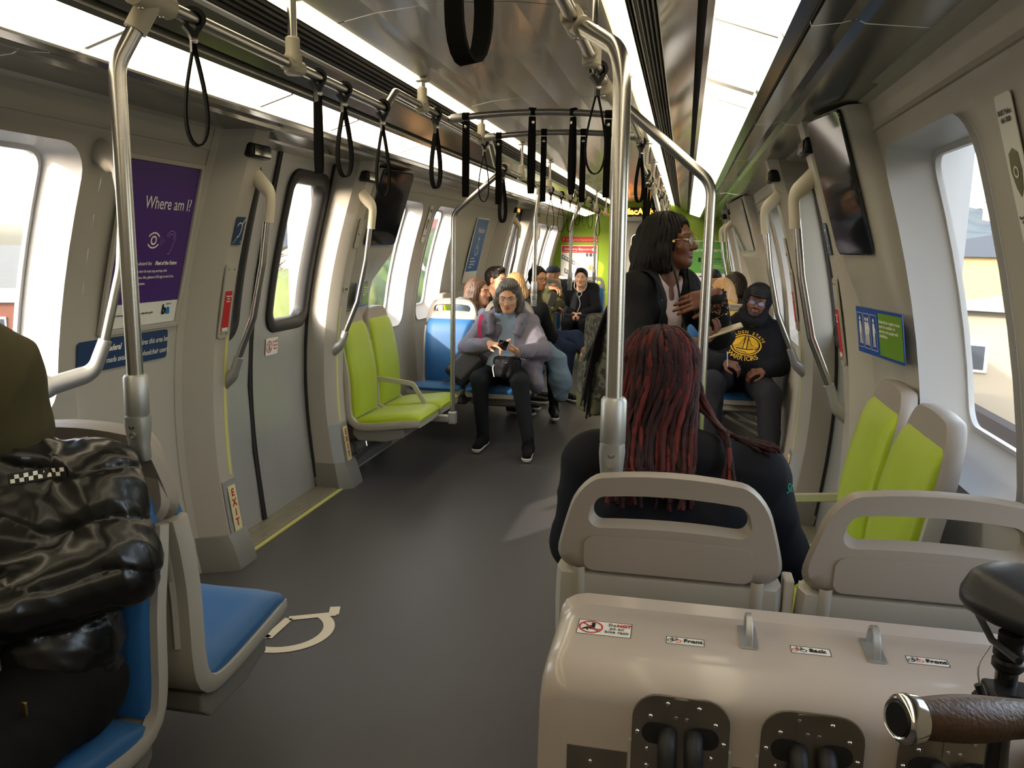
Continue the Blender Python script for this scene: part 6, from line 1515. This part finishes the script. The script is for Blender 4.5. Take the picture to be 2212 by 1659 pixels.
G = SDF(); G.box((-.89, 5.985, .615), (.055, .035, .10), .02, .02, R=np.array(Matrix.Rotation(.75, 3, 'Y'))); V, Q = G.mesh(.007); np_mesh('front_panel', V, Q, cloth('grey_panel', '6c6972', .7), t)
pink = mat('pink_trim', S('c8285f'), .6)
MB().sweep(spl([(-.775, 6.03, .985), (-.785, 5.985, .92), (-.78, 5.975, .84), (-.765, 5.97, .78)], 16), [(-.014, -.002), (.014, -.002), (.014, .002), (-.014, .002)], (1, 0, 0)).build('strap', pink, t, world=True)
MB().tube([(-.82, 5.94, .70), (-.78, 5.935, .685)], .006, 8).build('trim', pink, t, world=True)
MB().sweep(spl([(-.93, 5.98, .50), (-1.02, 5.96, .475), (-1.07, 5.98, .48)], 10), [(-.018, -.006), (.018, -.006), (.018, .006), (-.018, .006)], (0, 1, 0)).build('waist_strap', cloth('strap_lilac', '4b4456', .8), t, world=True)

# ---- man in the team hoodie leaning on the right wall
J = pose((1.13, 6.36, 0), PI, chest=(1.18, 6.42, .80), neck=(1.215, 6.37, .975), shL=(1.375, 6.37, .895), shR=(1.01, 6.37, .915), elL=(1.415, 6.20, .68), elR=(.92, 6.18, .68), wrL=(1.30, 6.02, .655), wrR=(1.005, 5.93, .715),
         knL=(1.32, 5.86, .50), knR=(.93, 5.86, .57), anL=(1.33, 5.72, .11), anR=(.93, 5.76, .11), toL=(1.30, 5.58, .035), toR=(.88, 5.61, .035), hipL=(1.24, 6.33, .555), hipR=(1.04, 6.33, .555), pel=(1.14, 6.36, .57))
hd = [hand(J['wrR'], (.75, -.5, -.1), (.3, .3, -1), -1, [.6, .7, .8, .9, .4], k=.003), hand(J['wrL'], (-.8, -.3, -.1), (-.2, .4, -1), 1, .6)]
root, Mh = person('bearded man in a black team hoodie with hood up, leaning on the right wall', J, (1.235, 6.29, 1.125), (-.10, -1, -.02), 'brown', vox=.0040, hands=hd, up=(.20, 0, 1), beard=True, lips='dark', hw=1.05)
bh = cloth('black_hoodie', '101118', .9, bump=.3)
def mhx(G): G.cap((1.10, 6.26, .70), (1.24, 6.26, .70), .125, k=.06); G.cap((1.13, 6.35, 1.0), (1.30, 6.35, .99), .055, k=.04); G.cap((1.06, 6.20, .64), (1.26, 6.20, .64), .10, k=.05)
hj = top(root, J, bh, r=.150, wide=.085, sl=(.088, .085, .062), seed=7, vox=.0065, amp=.008, freq=20, hem=(1.14, 6.35, .66), extra=mhx, name='hoodie', shr=.078)
G = SDF(); G.ell((0, -.03, .02), (.108, .125, .125), k=.03); G.chain([(-.075, .02, -.09), (-.05, .05, -.135), (.05, .05, -.135), (.075, .02, -.09)], [.040, .038, .038, .040], k=.04); G.ell((0, -.05, -.10), (.10, .09, .07), k=.04)
G.ell((0, .10, -.015), (.068, .085, .098), k=.015, op='cut')
V, Q = G.moved(Mh).mesh(.0055, folds(.005, 24, 9), amp=.010); np_mesh('hood', V, Q, bh, root, smooth_it=1)
G = SDF(); G.ell((0, -.005, .060), (.084, .100, .070), k=.01); G.cap((-.04, .092, .060), (.04, .092, .060), .012, k=.02); G.ell((0, .125, .052), (.058, .045, .008), k=.015); G.box((0, 0, -.04), (.2, .2, .07), .001, .005, 'cut')
V, Q = G.moved(Mh).mesh(.005); np_mesh('cap', V, Q, cloth('cap_dark', '17171a', .6), root)
glasses(root, Mh, mat('dark_frame', (.02, .018, .02), .3), r=(.023, .017), th=.0022, lens=mat('lens_bluish', S('8fa0d8'), .08, alpha=.55, spec=.9))
pants(root, J, cloth('charcoal_jeans', '24252c', .8), rr=(.112, .090, .070), vox=.008, amp=.008, seed=3); shoes(root, J, M['black'], M['black'], vox=.007)
gold = mat('logo_gold', S('d2a21c'), .6); cc = Vector((1.155, 6.1, .845)); nj = Vector((-.12, -1, .30)); upv = Vector((.10, 0, 1))
def ringpf(r0, r1, n=40, a0=0, a1=360, k=1, c=(0, 0)):
    V = []; F = []
    for i in range(n + 1):
        t_ = math.radians(a0 + (a1 - a0) * i / n); V += [(c[0] + r0 * math.cos(t_), c[1] + r0 * math.sin(t_) * k), (c[0] + r1 * math.cos(t_), c[1] + r1 * math.sin(t_) * k)]
    for i in range(n): F.append((2 * i, 2 * i + 1, 2 * i + 3, 2 * i + 2))
    return V, F
def mergepf(L):
    V = []; F = []
    for v, f in L: o = len(V); V += v; F += [tuple(i + o for i in q) for q in f]
    return V, F
def linepf(pts, w):
    V = []; F = []
    for p, q in zip(pts[:-1], pts[1:]):
        d = Vector((q[0] - p[0], q[1] - p[1])).normalized(); n = Vector((-d.y, d.x)) * w / 2; o = len(V); V += [(p[0] - n.x, p[1] - n.y), (q[0] - n.x, q[1] - n.y), (q[0] + n.x, q[1] + n.y), (p[0] + n.x, p[1] + n.y)]; F.append((o, o + 1, o + 2, o + 3))
    return V, F
k_ = .78
disc = [ringpf(.0005 + .0155 * i, .0005 + .0155 * (i + 1), k=k_) for i in range(6)]
decal((mergepf(disc)[0], mergepf(disc)[1]), hj, gold, 'logo_disc', hj, cc, nj, upv, off=.0035)
decal(ringpf(.102, .112, k=k_), hj, gold, 'logo_ring', hj, cc, nj, upv, off=.0035)
L = [linepf([(-.088, -.030), (-.03, -.038), (.03, -.036), (.088, -.022)], .007), linepf([(-.012, .095 * k_), (-.016, -.035)], .007), linepf([(.008, .095 * k_), (.012, -.035)], .007), linepf([(-.016, .06), (-.045, .0), (-.088, -.022)], .003), linepf([(.012, .06), (.04, .005), (.088, -.015)], .003), linepf([(-.085, -.03), (-.04, -.055), (.02, -.062)], .005)]
for i in range(7): x_ = -.078 + i * .010; L.append(linepf([(x_, -.02 + i * .007), (x_, -.034)], .0022))
for i in range(7): x_ = .022 + i * .010; L.append(linepf([(x_, .022 - i * .006), (x_, -.03)], .0022))
L.append(ringpf(.050, .054, 16, -60, 40, k_, (.04, 0)))
decal(mergepf(L), hj, M['black'], 'logo_bridge', hj, cc, nj, upv, off=.0050)
def arc_text(txt, R, a0, a1, size, flip=False, kk=k_):
    n = len(txt)
    for i, ch in enumerate(txt):
        if ch == ' ': continue
        a = math.radians(a0 + (a1 - a0) * i / (n - 1)); x_, y_ = R * math.cos(a), R * math.sin(a) * kk
        rot = a - PI / 2 if not flip else a + PI / 2
        n_ = nj.normalized(); u_ = (upv - n_ * upv.dot(n_)).normalized(); r_ = u_.cross(n_)
        decal(ch, hj, gold, 'logo_letter', hj, cc + r_ * x_ + u_ * y_, nj, upv, size=size, off=.0035, bold=.0006, rot=rot)
arc_text('GOLDEN STATE', .120, 152, 28, .032)
arc_text('WARRIORS', .162, 232, 308, .050, flip=True)
t = thing('pen', 'slim blue and white pen held by the man in the team hoodie', 'pen', (1.02, 5.88, .74))
MB().cyl((1.03, 5.87, .69), (1.02, 5.84, .80), .004, n=10).build('barrel', mat('pen_blue', S('9fb8e0'), .3), t, world=True)

# ---- passengers further back
def passenger(lb, loc, rz, head_c, head_f, skin, coat, hairm, style, fem=False, vox=.008, seed=0, trousers='16171c', jr=.118, hands=None, J=None, beard=False, extra=None, hw=1.0, hairx=None, shoe=True, sl=(.070, .064, .050), name='jacket', legs=True):
    J = J or pose(loc, rz)
    hd = hands if hands is not None else [hand(J['wrL'], J['fwd'] + J['side'] * .9, (0, 0, -1), -1 if False else 1, .6, k=.004), hand(J['wrR'], J['fwd'] - J['side'] * .9, (0, 0, -1), -1, .6, k=.004)]
    root, Mh = person(lb, J, head_c, head_f, skin, fem=fem, vox=vox, hands=hd, beard=beard, hw=hw)
    if style: hair(root, Mh, HAIRM[hairm], style, vox=.0065, extra=hairx, up=.018 if style in ('quiff', 'short', 'long') else 0)
    jk = top(root, J, cloth('coat_' + coat, coat, .85), r=jr, wide=.068, sl=sl, seed=seed, vox=.009, amp=.008, freq=20, extra=extra, name=name)
    if legs: pants(root, J, cloth('tr_' + trousers, trousers, .85), vox=.010)
    if shoe and legs: shoes(root, J, M['black'], M['white'], vox=.009)
    return root, Mh, J, jk
# man with white earphones
J = pose((-.61, 10.72, 0), PI, wrL=(-.56, 10.42, .655), wrR=(-.66, 10.42, .655), elL=(-.38, 10.62, .72), elR=(-.84, 10.62, .72))
root, Mh, J, jk = passenger('man in a black jacket with white earphones facing us at the far end', None, 0, (-.600, 10.66, 1.105), (0, -1, .02), 'light', '111317', 'black', 'quiff', vox=.0065, J=J, extra=lambda G: G.cap(J['neck'], J['neck'] + Vector((0, 0, .03)), .072, k=.03))
mb = MB()
for sx in (-1, 1): mb.tube(spl([tuple(Mh @ Vector((sx * .08, .01, -.02))), tuple(Mh @ Vector((sx * .070, .075, -.13))), (-.60 + sx * .03, 10.535, .92), (-.605, 10.52, .86)], 20), .0028, 6)
mb.tube(spl([(-.605, 10.52, .86), (-.585, 10.51, .78), (-.60, 10.46, .71), (-.61, 10.42, .68)], 16), .0028, 6)
mb.build('earphone_cord', M['white'], root, world=True)
G = SDF(); G.box((-.60, 10.45, .60), (.14, .10, .035), .03, .03); V, Q = G.mesh(.009, folds(.008, 20, 4), amp=.012); t = thing('bag', 'black bag with purple edge on the lap of the man with earphones', 'bag', (-.6, 10.45, .56)); np_mesh('body', V, Q, bagm, t, smooth_it=1)
MB().tube(spl([(-.74, 10.34, .62), (-.60, 10.32, .60), (-.46, 10.36, .66)], 12), .006, 6).build('trim', mat('purple_trim', S('5a35a0'), .6), t, world=True)
# man in a dark cap looking left
root, Mh, J, jk = passenger('man in a dark blue cap looking left at the far end', (-1.10, 11.87, 0), PI, (-1.115, 11.55, 1.11), (-.95, -.3, -.05), 'tan', '2b2d38', 'dark', None, seed=2, beard=False, J=pose((-1.10, 11.80, 0), PI, neck=(-1.08, 11.66, 1.0)))
G = SDF(); G.ell((0, -.010, .052), (.086, .104, .078), k=.01); G.ell((0, .125, .040), (.060, .065, .010), k=.02); G.box((0, 0, -.05), (.2, .3, .075), .001, .004, 'cut')
V, Q = G.moved(Mh).mesh(.006); np_mesh('cap', V, Q, cloth('cap_navy', '2a2d3a', .7), root)
# brown-haired woman and dark-haired man on the side seats
root, Mh, J, jk = passenger('woman with long brown hair in profile behind the empty blue seat', (-1.17, 7.22, 0), -PI / 2, (-1.095, 7.20, 1.085), (.97, -.22, .02), 'fair', '8aa0b8', 'brown', 'long', fem=True, vox=.0055, seed=1, jr=.095, J=pose((-1.17, 7.22, 0), -PI / 2, elL=(-1.05, 7.42, .72), wrR=(-1.03, 7.12, .92), elR=(-1.08, 7.03, .74), neck=(-1.13, 7.215, .965)))
root, Mh, J, jk = passenger('young man with short dark hair in an olive coat, in profile', (-1.15, 7.78, 0), -PI / 2, (-1.055, 7.74, 1.175), (.93, -.36, -.03), 'light', '3a3527', 'dark', 'quiff', vox=.0055, seed=3, jr=.125, hw=1.02, sl=(.075, .068, .055), J=pose((-1.15, 7.78, 0), -PI / 2, neck=(-1.11, 7.77, 1.03)))
# blonde woman seen from behind
J = pose((-.66, 6.86, 0), 0, chest=(-.66, 6.90, .86), neck=(-.68, 7.0, 1.02), shL=(-.84, 6.95, .96), shR=(-.50, 6.98, .955), elR=(-.42, 7.10, .72), knR=(-.42, 7.25, .56), anR=(-.36, 7.0, .14), toR=(-.33, 6.88, .05))
root, Mh, J, jk = passenger('woman with long blonde hair in a black coat, seen from behind', None, 0, (-.735, 7.05, 1.145), (-.30, .92, -.10), 'fair', '0f0f11', 'blonde', 'long', fem=True, seed=4, J=J, jr=.105)
mb = MB(); rnd = random.Random(4)
for k in range(26):
    p0 = Mh @ Vector((rnd.uniform(.0, .075), rnd.uniform(-.10, -.04), rnd.uniform(-.10, -.02))); mb.tube(spl([tuple(p0), (p0.x + .05 + rnd.uniform(0, .04), p0.y - .04, p0.z - .12), (-.56 + rnd.uniform(-.03, .09), 6.83, .86), (-.50 + rnd.uniform(-.05, .08), 6.80, .68 + rnd.uniform(-.04, .06))], 16), [.006] * 15 + [.002], 5)
mb.build('loose_strand', HAIRM['blonde'], root, world=True, smooth=60)
t = thing('jean_jacket', 'pale denim jacket hanging over the knees beside the phone woman', 'jacket', (-.36, 6.9, .3))
G = SDF(); G.chain([(-.44, 7.02, .64), (-.34, 6.98, .52), (-.30, 6.94, .36), (-.29, 6.92, .24)], [.06, .085, .095, .07], k=.05); V, Q = G.mesh(.008, folds(.016, 22, 6), amp=.022); np_mesh('body', V, Q, cloth('denim', '7f95a6', .85, bump=.5), t, smooth_it=1)
# man with glasses, olive jacket and phone
J = pose((-.70, 8.35, 0), -PI / 2 + .5, neck=(-.74, 8.32, 1.05), chest=(-.72, 8.36, .88), shR=(-.62, 8.22, .99), shL=(-.83, 8.48, .99), elR=(-.52, 8.15, .93), wrR=(-.54, 8.02, .91), elL=(-.55, 8.3, 1.0), wrL=(-.62, 8.16, 1.09), knL=(-.33, 8.22, .60), knR=(-.38, 8.05, .50), anL=(-.22, 8.05, .42), toL=(-.12, 7.98, .40), anR=(-.40, 7.95, .10), toR=(-.30, 7.85, .035))
root, Mh, J, jk = passenger('dark-haired man with glasses in an olive jacket holding up a phone', None, 0, (-.745, 8.28, 1.175), (.75, -.65, -.05), 'tan', '4b4a33', 'black', 'short', seed=5, J=J, vox=.007, trousers='1d2a44', shoe=False)
glasses(root, Mh, bpy.data.materials['dark_frame'], r=(.022, .016), th=.002)
shoes(root, J, cloth('tan_suede', 'b08a68', .9), M['black'], vox=.007, tall=.05, side='L'); shoes(root, J, M['black'], M['white'], vox=.007, side='R')
t = thing('phone', 'black phone held up by the man in the olive jacket', 'phone', (-.53, 7.96, .95)); MB().box((-.545, 7.975, .985), (.07, .010, .13), R=Matrix.Rotation(.3, 3, 'Y')).build('body', M['black'], t, world=True, bevel=.004)
# right-hand group behind the team hoodie
root, Mh, J, jk = passenger('blonde passenger in a yellow jacket behind the grey seat, right of the steel pole', (1.02, 7.30, 0), 0, (1.03, 7.40, 1.13), (-.35, .9, -.1), 'fair', 'c9a24a', 'blonde', 'mid', fem=True, seed=6)
root, Mh, J, jk = passenger('passenger with dark brown hair tied back beyond the yellow jacket', (1.14, 8.05, 0), 0, (1.155, 8.10, 1.165), (-.8, .5, 0), 'fair', '35302c', 'dark', 'bob', fem=True, seed=7)
root, Mh, J, jk = passenger('passenger in a black cap far on the right', (1.02, 9.75, 0), PI, (1.02, 9.70, 1.15), (-.6, .6, 0), 'light', '1b1c22', 'black', None, seed=8)
G = SDF(); G.ell((0, -.010, .052), (.086, .104, .078), k=.01); G.ell((0, .125, .040), (.060, .065, .010), k=.02); G.box((0, 0, -.05), (.2, .3, .075), .001, .004, 'cut')
V, Q = G.moved(Mh).mesh(.007); np_mesh('cap', V, Q, M['black'], root)
root, Mh, J, jk = passenger('bald passenger far on the right, behind the braided woman', (.66, 9.2, 0), 0, (.670, 9.28, 1.175), (-.1, 1, 0), 'fair', '20222a', 'dark', None, seed=9)
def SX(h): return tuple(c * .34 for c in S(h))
# ---------------------------------------------------------------- outside
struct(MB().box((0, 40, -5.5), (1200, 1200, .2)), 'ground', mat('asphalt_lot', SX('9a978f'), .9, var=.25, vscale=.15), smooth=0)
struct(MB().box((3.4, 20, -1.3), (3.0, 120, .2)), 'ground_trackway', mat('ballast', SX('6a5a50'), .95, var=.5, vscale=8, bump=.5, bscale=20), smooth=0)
def tree(x, y, h, r, colr, lb, bare=False):
    t = thing('tree', lb, 'tree', (x, y, -5.4)); rnd_ = random.Random(int(abs(x * 7 + y * 3)))
    MB().tube([(x, y, -5.4), (x + .1, y, -5.4 + h * .5), (x, y, -5.4 + h * .8)], [.22, .16, .08], 8).build('trunk', bark, t, world=True)
    mb = MB()
    if bare:
        for k in range(60):
            a = rnd_.uniform(0, 6.28); e = rnd_.uniform(.3, 1.3); L = r * rnd_.uniform(.7, 1.2); p = Vector((x, y, -5.4 + h * rnd_.uniform(.35, .75))); d = Vector((math.cos(a) * math.cos(e), math.sin(a) * math.cos(e), math.sin(e)))
            mb.tube([p, p + d * L * .5 + Vector((0, 0, .1)), p + d * L], [.06, .04, .015], 4)
            for j in range(4): q = p + d * L * rnd_.uniform(.4, .9); mb.tube([q, q + Vector((rnd_.uniform(-1, 1), rnd_.uniform(-1, 1), rnd_.uniform(0, 1))) * r * .3], [.03, .012], 4)
        mb.build('branches', bark, t, world=True)
    else:
        G = SDF()
        for k in range(16): a = rnd_.uniform(0, 6.28); q = rnd_.uniform(0, .65) * r; G.ell((x + q * math.cos(a), y + q * math.sin(a), -5.4 + h * .72 + rnd_.uniform(-.3, .35) * r), [r * rnd_.uniform(.35, .5)] * 3, k=.2)
        V, Q = G.mesh(r * .055, folds(r * .10, 3.2 / r * 2, k % 3), amp=r * .12); np_mesh('crown', V, Q, colr, t)
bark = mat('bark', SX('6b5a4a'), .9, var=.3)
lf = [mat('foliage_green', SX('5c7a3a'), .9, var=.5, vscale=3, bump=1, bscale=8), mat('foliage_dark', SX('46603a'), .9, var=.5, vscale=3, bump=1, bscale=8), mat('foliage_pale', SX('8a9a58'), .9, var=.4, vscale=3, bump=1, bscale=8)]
def house(x, y, w, d, h, wallm, roofm, lb, rz=0, storeys=2, z0=-5.4, rooft=1.6, cols=3):
    t = thing('house', lb, 'building', (x, y, z0), rz)
    MB().box((0, 0, h / 2), (w, d, h)).build('wall', wallm, t, smooth=0)
    mb = MB(); a, b = w / 2 + .3, d / 2 + .3; mb.add([(-a, -b, h), (a, -b, h), (a, b, h), (-a, b, h), (-a * .35, 0, h + rooft), (a * .35, 0, h + rooft)], [(0, 1, 5, 4), (1, 2, 5), (2, 3, 4, 5), (3, 0, 4), (0, 3, 2, 1)]); mb.build('roof', roofm, t, smooth=0)
    for s_ in range(storeys):
        for c in range(cols):
            for (fx, fy_, nx, ny) in ((-w / 2 + w * (c + .5) / cols, -d / 2, 0, -1), (-w / 2, -d / 2 + d * (c + .5) / cols, -1, 0), (w / 2, -d / 2 + d * (c + .5) / cols, 1, 0)):
                zz = h * (s_ + .55) / storeys; q_ = min(1, w / 9); sz = (.9 * q_, .10, 1.2 * q_) if ny else (.10, .9 * q_, 1.2 * q_)
                f = MB().box((fx + nx * .02, fy_ + ny * .02, zz), sz).build('window', M['white'], t, smooth=0); sz2 = tuple(q * .8 if q > .12 else q for q in sz)
                MB().box((fx + nx * .05, fy_ + ny * .05, zz), sz2).build('pane', pane_m, f, smooth=0)
pane_m = mat('house_pane', SX('55606e'), .1)
def car(x, y, rz, colr, lb):
    t = thing('car', lb, 'car', (x, y, -5.4), rz, group='cars in the parking lot'); m_ = mat('car_paint', S(colr), .3, coat=.5)
    prof_ = [(-2.1, .35), (-2.15, .75), (-1.9, .95), (-1.2, 1.02), (-.6, 1.42), (.7, 1.44), (1.35, 1.05), (2.0, .95), (2.15, .7), (2.1, .35)]
    mb = MB(); mb.rings([[(a * k, w, b + .0) for a, b in prof_] for w, k in ((-.85, .97), (-.80, 1), (.80, 1), (.85, .97))]); mb.build('body', m_, t, smooth=30)
    mb = MB(); gp = [(-1.15, 1.03), (-.62, 1.36), (.68, 1.38), (1.25, 1.06)]; mb.rings([[(a, w, b) for a, b in gp] for w in (-.86, .86)]); mb.build('side_glass', M['screen'], t, smooth=0)
    for a in (-1.35, 1.35):
        for w in (-.8, .8): MB().cyl((a, w - .1, .33), (a, w + .1, .33), .33, n=18).build('wheel', M['rubber'], t)
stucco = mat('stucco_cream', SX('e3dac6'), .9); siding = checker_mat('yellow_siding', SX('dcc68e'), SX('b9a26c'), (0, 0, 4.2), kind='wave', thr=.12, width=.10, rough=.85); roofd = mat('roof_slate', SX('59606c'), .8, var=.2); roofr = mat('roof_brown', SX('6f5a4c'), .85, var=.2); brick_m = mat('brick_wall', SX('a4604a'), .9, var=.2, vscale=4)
# left side: parking lot, big slate roof building, trees
house(-34, 66, 26, 16, 6.5, stucco, roofd, 'large pale building with a dark slate roof beyond the left door window', rz=.3, rooft=5)
house(-40, 44, 20, 8, 3.2, brick_m, mat('roof_white', SX('e8e6e0'), .8), 'low brick building with a white roof beyond the parked cars', rz=.5, storeys=1, rooft=.6)
house(-34, 118, 30, 16, 9, stucco, brick_m, 'reddish and cream building seen through the left rear windows', rz=.2)
house(-21, 88, 12, 10, 8, mat('salmon_wall', SX('c9a08c'), .9), roofr, 'salmon painted house seen through the left rear windows', rz=.1)
for i, (x, y, rz, c, lb) in enumerate(((-26, 36, 1.9, '8c2036', 'dark red parked car seen through the left door window'), (-29.5, 35, 1.9, '9fa6ad', 'silver parked car left of the red car'), (-22.8, 37, 1.9, '2e3b4a', 'dark blue parked car right of the red car'), (-18, 24, 2.0, '33524a', 'dark green parked car, nearest in the lot'), (-15, 25.5, 2.0, '2f58a0', 'blue parked car beside the green one'), (-22, 22, 2.0, 'c9ccd0', 'white parked car at the edge of the lot'))): car(x, y, rz, c, lb)
tree(-24, 44, 9, 3.0, None, 'bare brown tree standing over the parked cars', True); tree(-27.5, 47, 9, 3.0, None, 'second bare tree left of the first, over the parked cars', True)
tree(-38, 24, 8, 3.2, None, 'bare purple-brown tree in the near left window', True); tree(-30, 18, 6.2, 3.0, lf[1], 'dark green bush tree low in the near left window')
for (x, y, h, r, k, lb) in ((-9, 22, 6.5, 2.4, 2, 'pale green tree filling the window behind the lime seats'), (-11, 32, 6.3, 2.4, 0, 'green tree in the window beside the woman in the parka'), (-16, 40, 7, 3, 2, 'pale tree further along the left side'), (-13, 52, 8, 3, 1, 'dark tree far along the left side')): tree(x, y, h, r, lf[k], lb)
for x, y in ((-45, 80), (-41, 79)):
    t = thing('palm_tree', 'tall thin palm above the slate roof building, %s of two' % ('left' if x < -42 else 'right'), 'tree', (x, y, -5.4)); MB().tube([(x, y, -5.4), (x, y, 8.5)], [.3, .2], 8).build('trunk', bark, t, world=True)
    mb = MB()
    for k in range(14): a = k * .45; mb.sweep(spl([(x, y, 8.5), (x + math.cos(a) * 1.0, y + math.sin(a) * 1.0, 9.1), (x + math.cos(a) * 1.9, y + math.sin(a) * 1.9, 8.3)], 6), [(-.2, 0), (.2, 0), (0, .05)], (0, 0, 1))
    mb.build('fronds', lf[1], t, world=True)
# right side: yellow house, cream villa, hillside with houses
house(12.6, 30, 9, 7, 5.4, siding, roofd, 'yellow clapboard house filling the right window', rz=-.55, z0=-4.0, storeys=1, cols=1, rooft=.8)
house(7.4, 15.5, 3.6, 3.6, 5.1, stucco, mat('roof_pale', SX('d8d2c6'), .8), 'cream stucco house with small windows low in the right window', rz=-.55, z0=-4.5, storeys=3, cols=3, rooft=.3)
mb = MB(); nx_, ny_ = 40, 16; V = []
for i in range(nx_ + 1):
    for j in range(ny_ + 1): x = 20 + i * 14; y = 180 + j * 26; V.append((x, y, -5.5 + 46 * min(1, j / 9) ** 1.2 * (.75 + .25 * math.sin(i * .35 + 1)) + 3 * math.sin(i * 1.3) * math.sin(j * .9)))
F = [(i * (ny_ + 1) + j, (i + 1) * (ny_ + 1) + j, (i + 1) * (ny_ + 1) + j + 1, i * (ny_ + 1) + j + 1) for i in range(nx_) for j in range(ny_)]
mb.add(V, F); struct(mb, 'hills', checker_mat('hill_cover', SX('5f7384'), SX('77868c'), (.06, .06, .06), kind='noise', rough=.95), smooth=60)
rnd = random.Random(21); wm = [mat('far_white', S('c8c8cc'), .9), mat('far_tan', SX('c0b6a8'), .9)]; fh = None
for k in range(150):
    i = rnd.uniform(6, 26); j = rnd.uniform(.3, 9.0); x = 20 + i * 14; y = 180 + j * 26
    z = -5.5 + 46 * min(1, j / 9) ** 1.2 * (.75 + .25 * math.sin(i * .35 + 1)) + 3 * math.sin(i * 1.3) * math.sin(j * .9)
    if fh is None: fh = []
    if len(fh) < 2:
        mb = MB(); s_ = 6; mb.box((0, 0, 1.5), (s_, s_ * .8, 5)); a, b = s_ / 2 + .2, s_ * .4 + .2; mb.add([(-a, -b, 4), (a, -b, 4), (a, b, 4), (-a, b, 4), (-a * .5, 0, 5.6), (a * .5, 0, 5.6)], [(0, 1, 5, 4), (1, 2, 5), (2, 3, 4, 5), (3, 0, 4)])
        o = mb.build('hill_house', wm[len(fh)], smooth=0); fh.append(o)
    else: o = fh[k % 2].copy(); COL.objects.link(o)
    o.location = (x, y, z); o.rotation_euler = (0, 0, rnd.uniform(0, 3)); tag(o, 'tiny pale house on the bluish hillside in the right window', 'building', 'houses on the hillside')
for (x, y, h, r, k, lb) in ((30, 72, 8.5, 2.6, 1, 'dark green tree below the hillside, left of two'), (36, 75, 9.0, 2.8, 1, 'dark green tree below the hillside, right of two'), (20, 42, 7.6, 1.6, 2, 'yellow-green tree above the yellow house roof'), (5.9, 9.6, 4.6, .6, 0, 'small green bush by the track in the right window')): tree(x, y, h, r, lf[k], lb)
t = thing('track_rail', 'bright steel rail beside the train in the right window', 'rail', (3.2, 10, -1.2)); MB().box((3.2, 20, -1.12), (.07, 120, .14)).build('rail', M['steel'], t, world=True, smooth=0)
t = thing('track_parapet', 'dark concrete parapet beside the track in the right window', 'parapet', (5.0, 20, -1.2)); MB().box((5.0, 20, -1.0), (.18, 120, .55)).build('parapet', mat('parapet', SX('5b4d4c'), .9), t, world=True, smooth=0)
# lettering curves become plain meshes
dg = bpy.context.evaluated_depsgraph_get()
for o in [o for o in bpy.data.objects if o.type == 'FONT']:
    me = bpy.data.meshes.new_from_object(o.evaluated_get(dg)); n = bpy.data.objects.new('lettering', me); COL.objects.link(n)
    n.parent = o.parent; n.matrix_parent_inverse = o.matrix_parent_inverse.copy(); n.matrix_basis = o.matrix_basis.copy(); bpy.data.objects.remove(o)
bpy.context.view_layer.update()
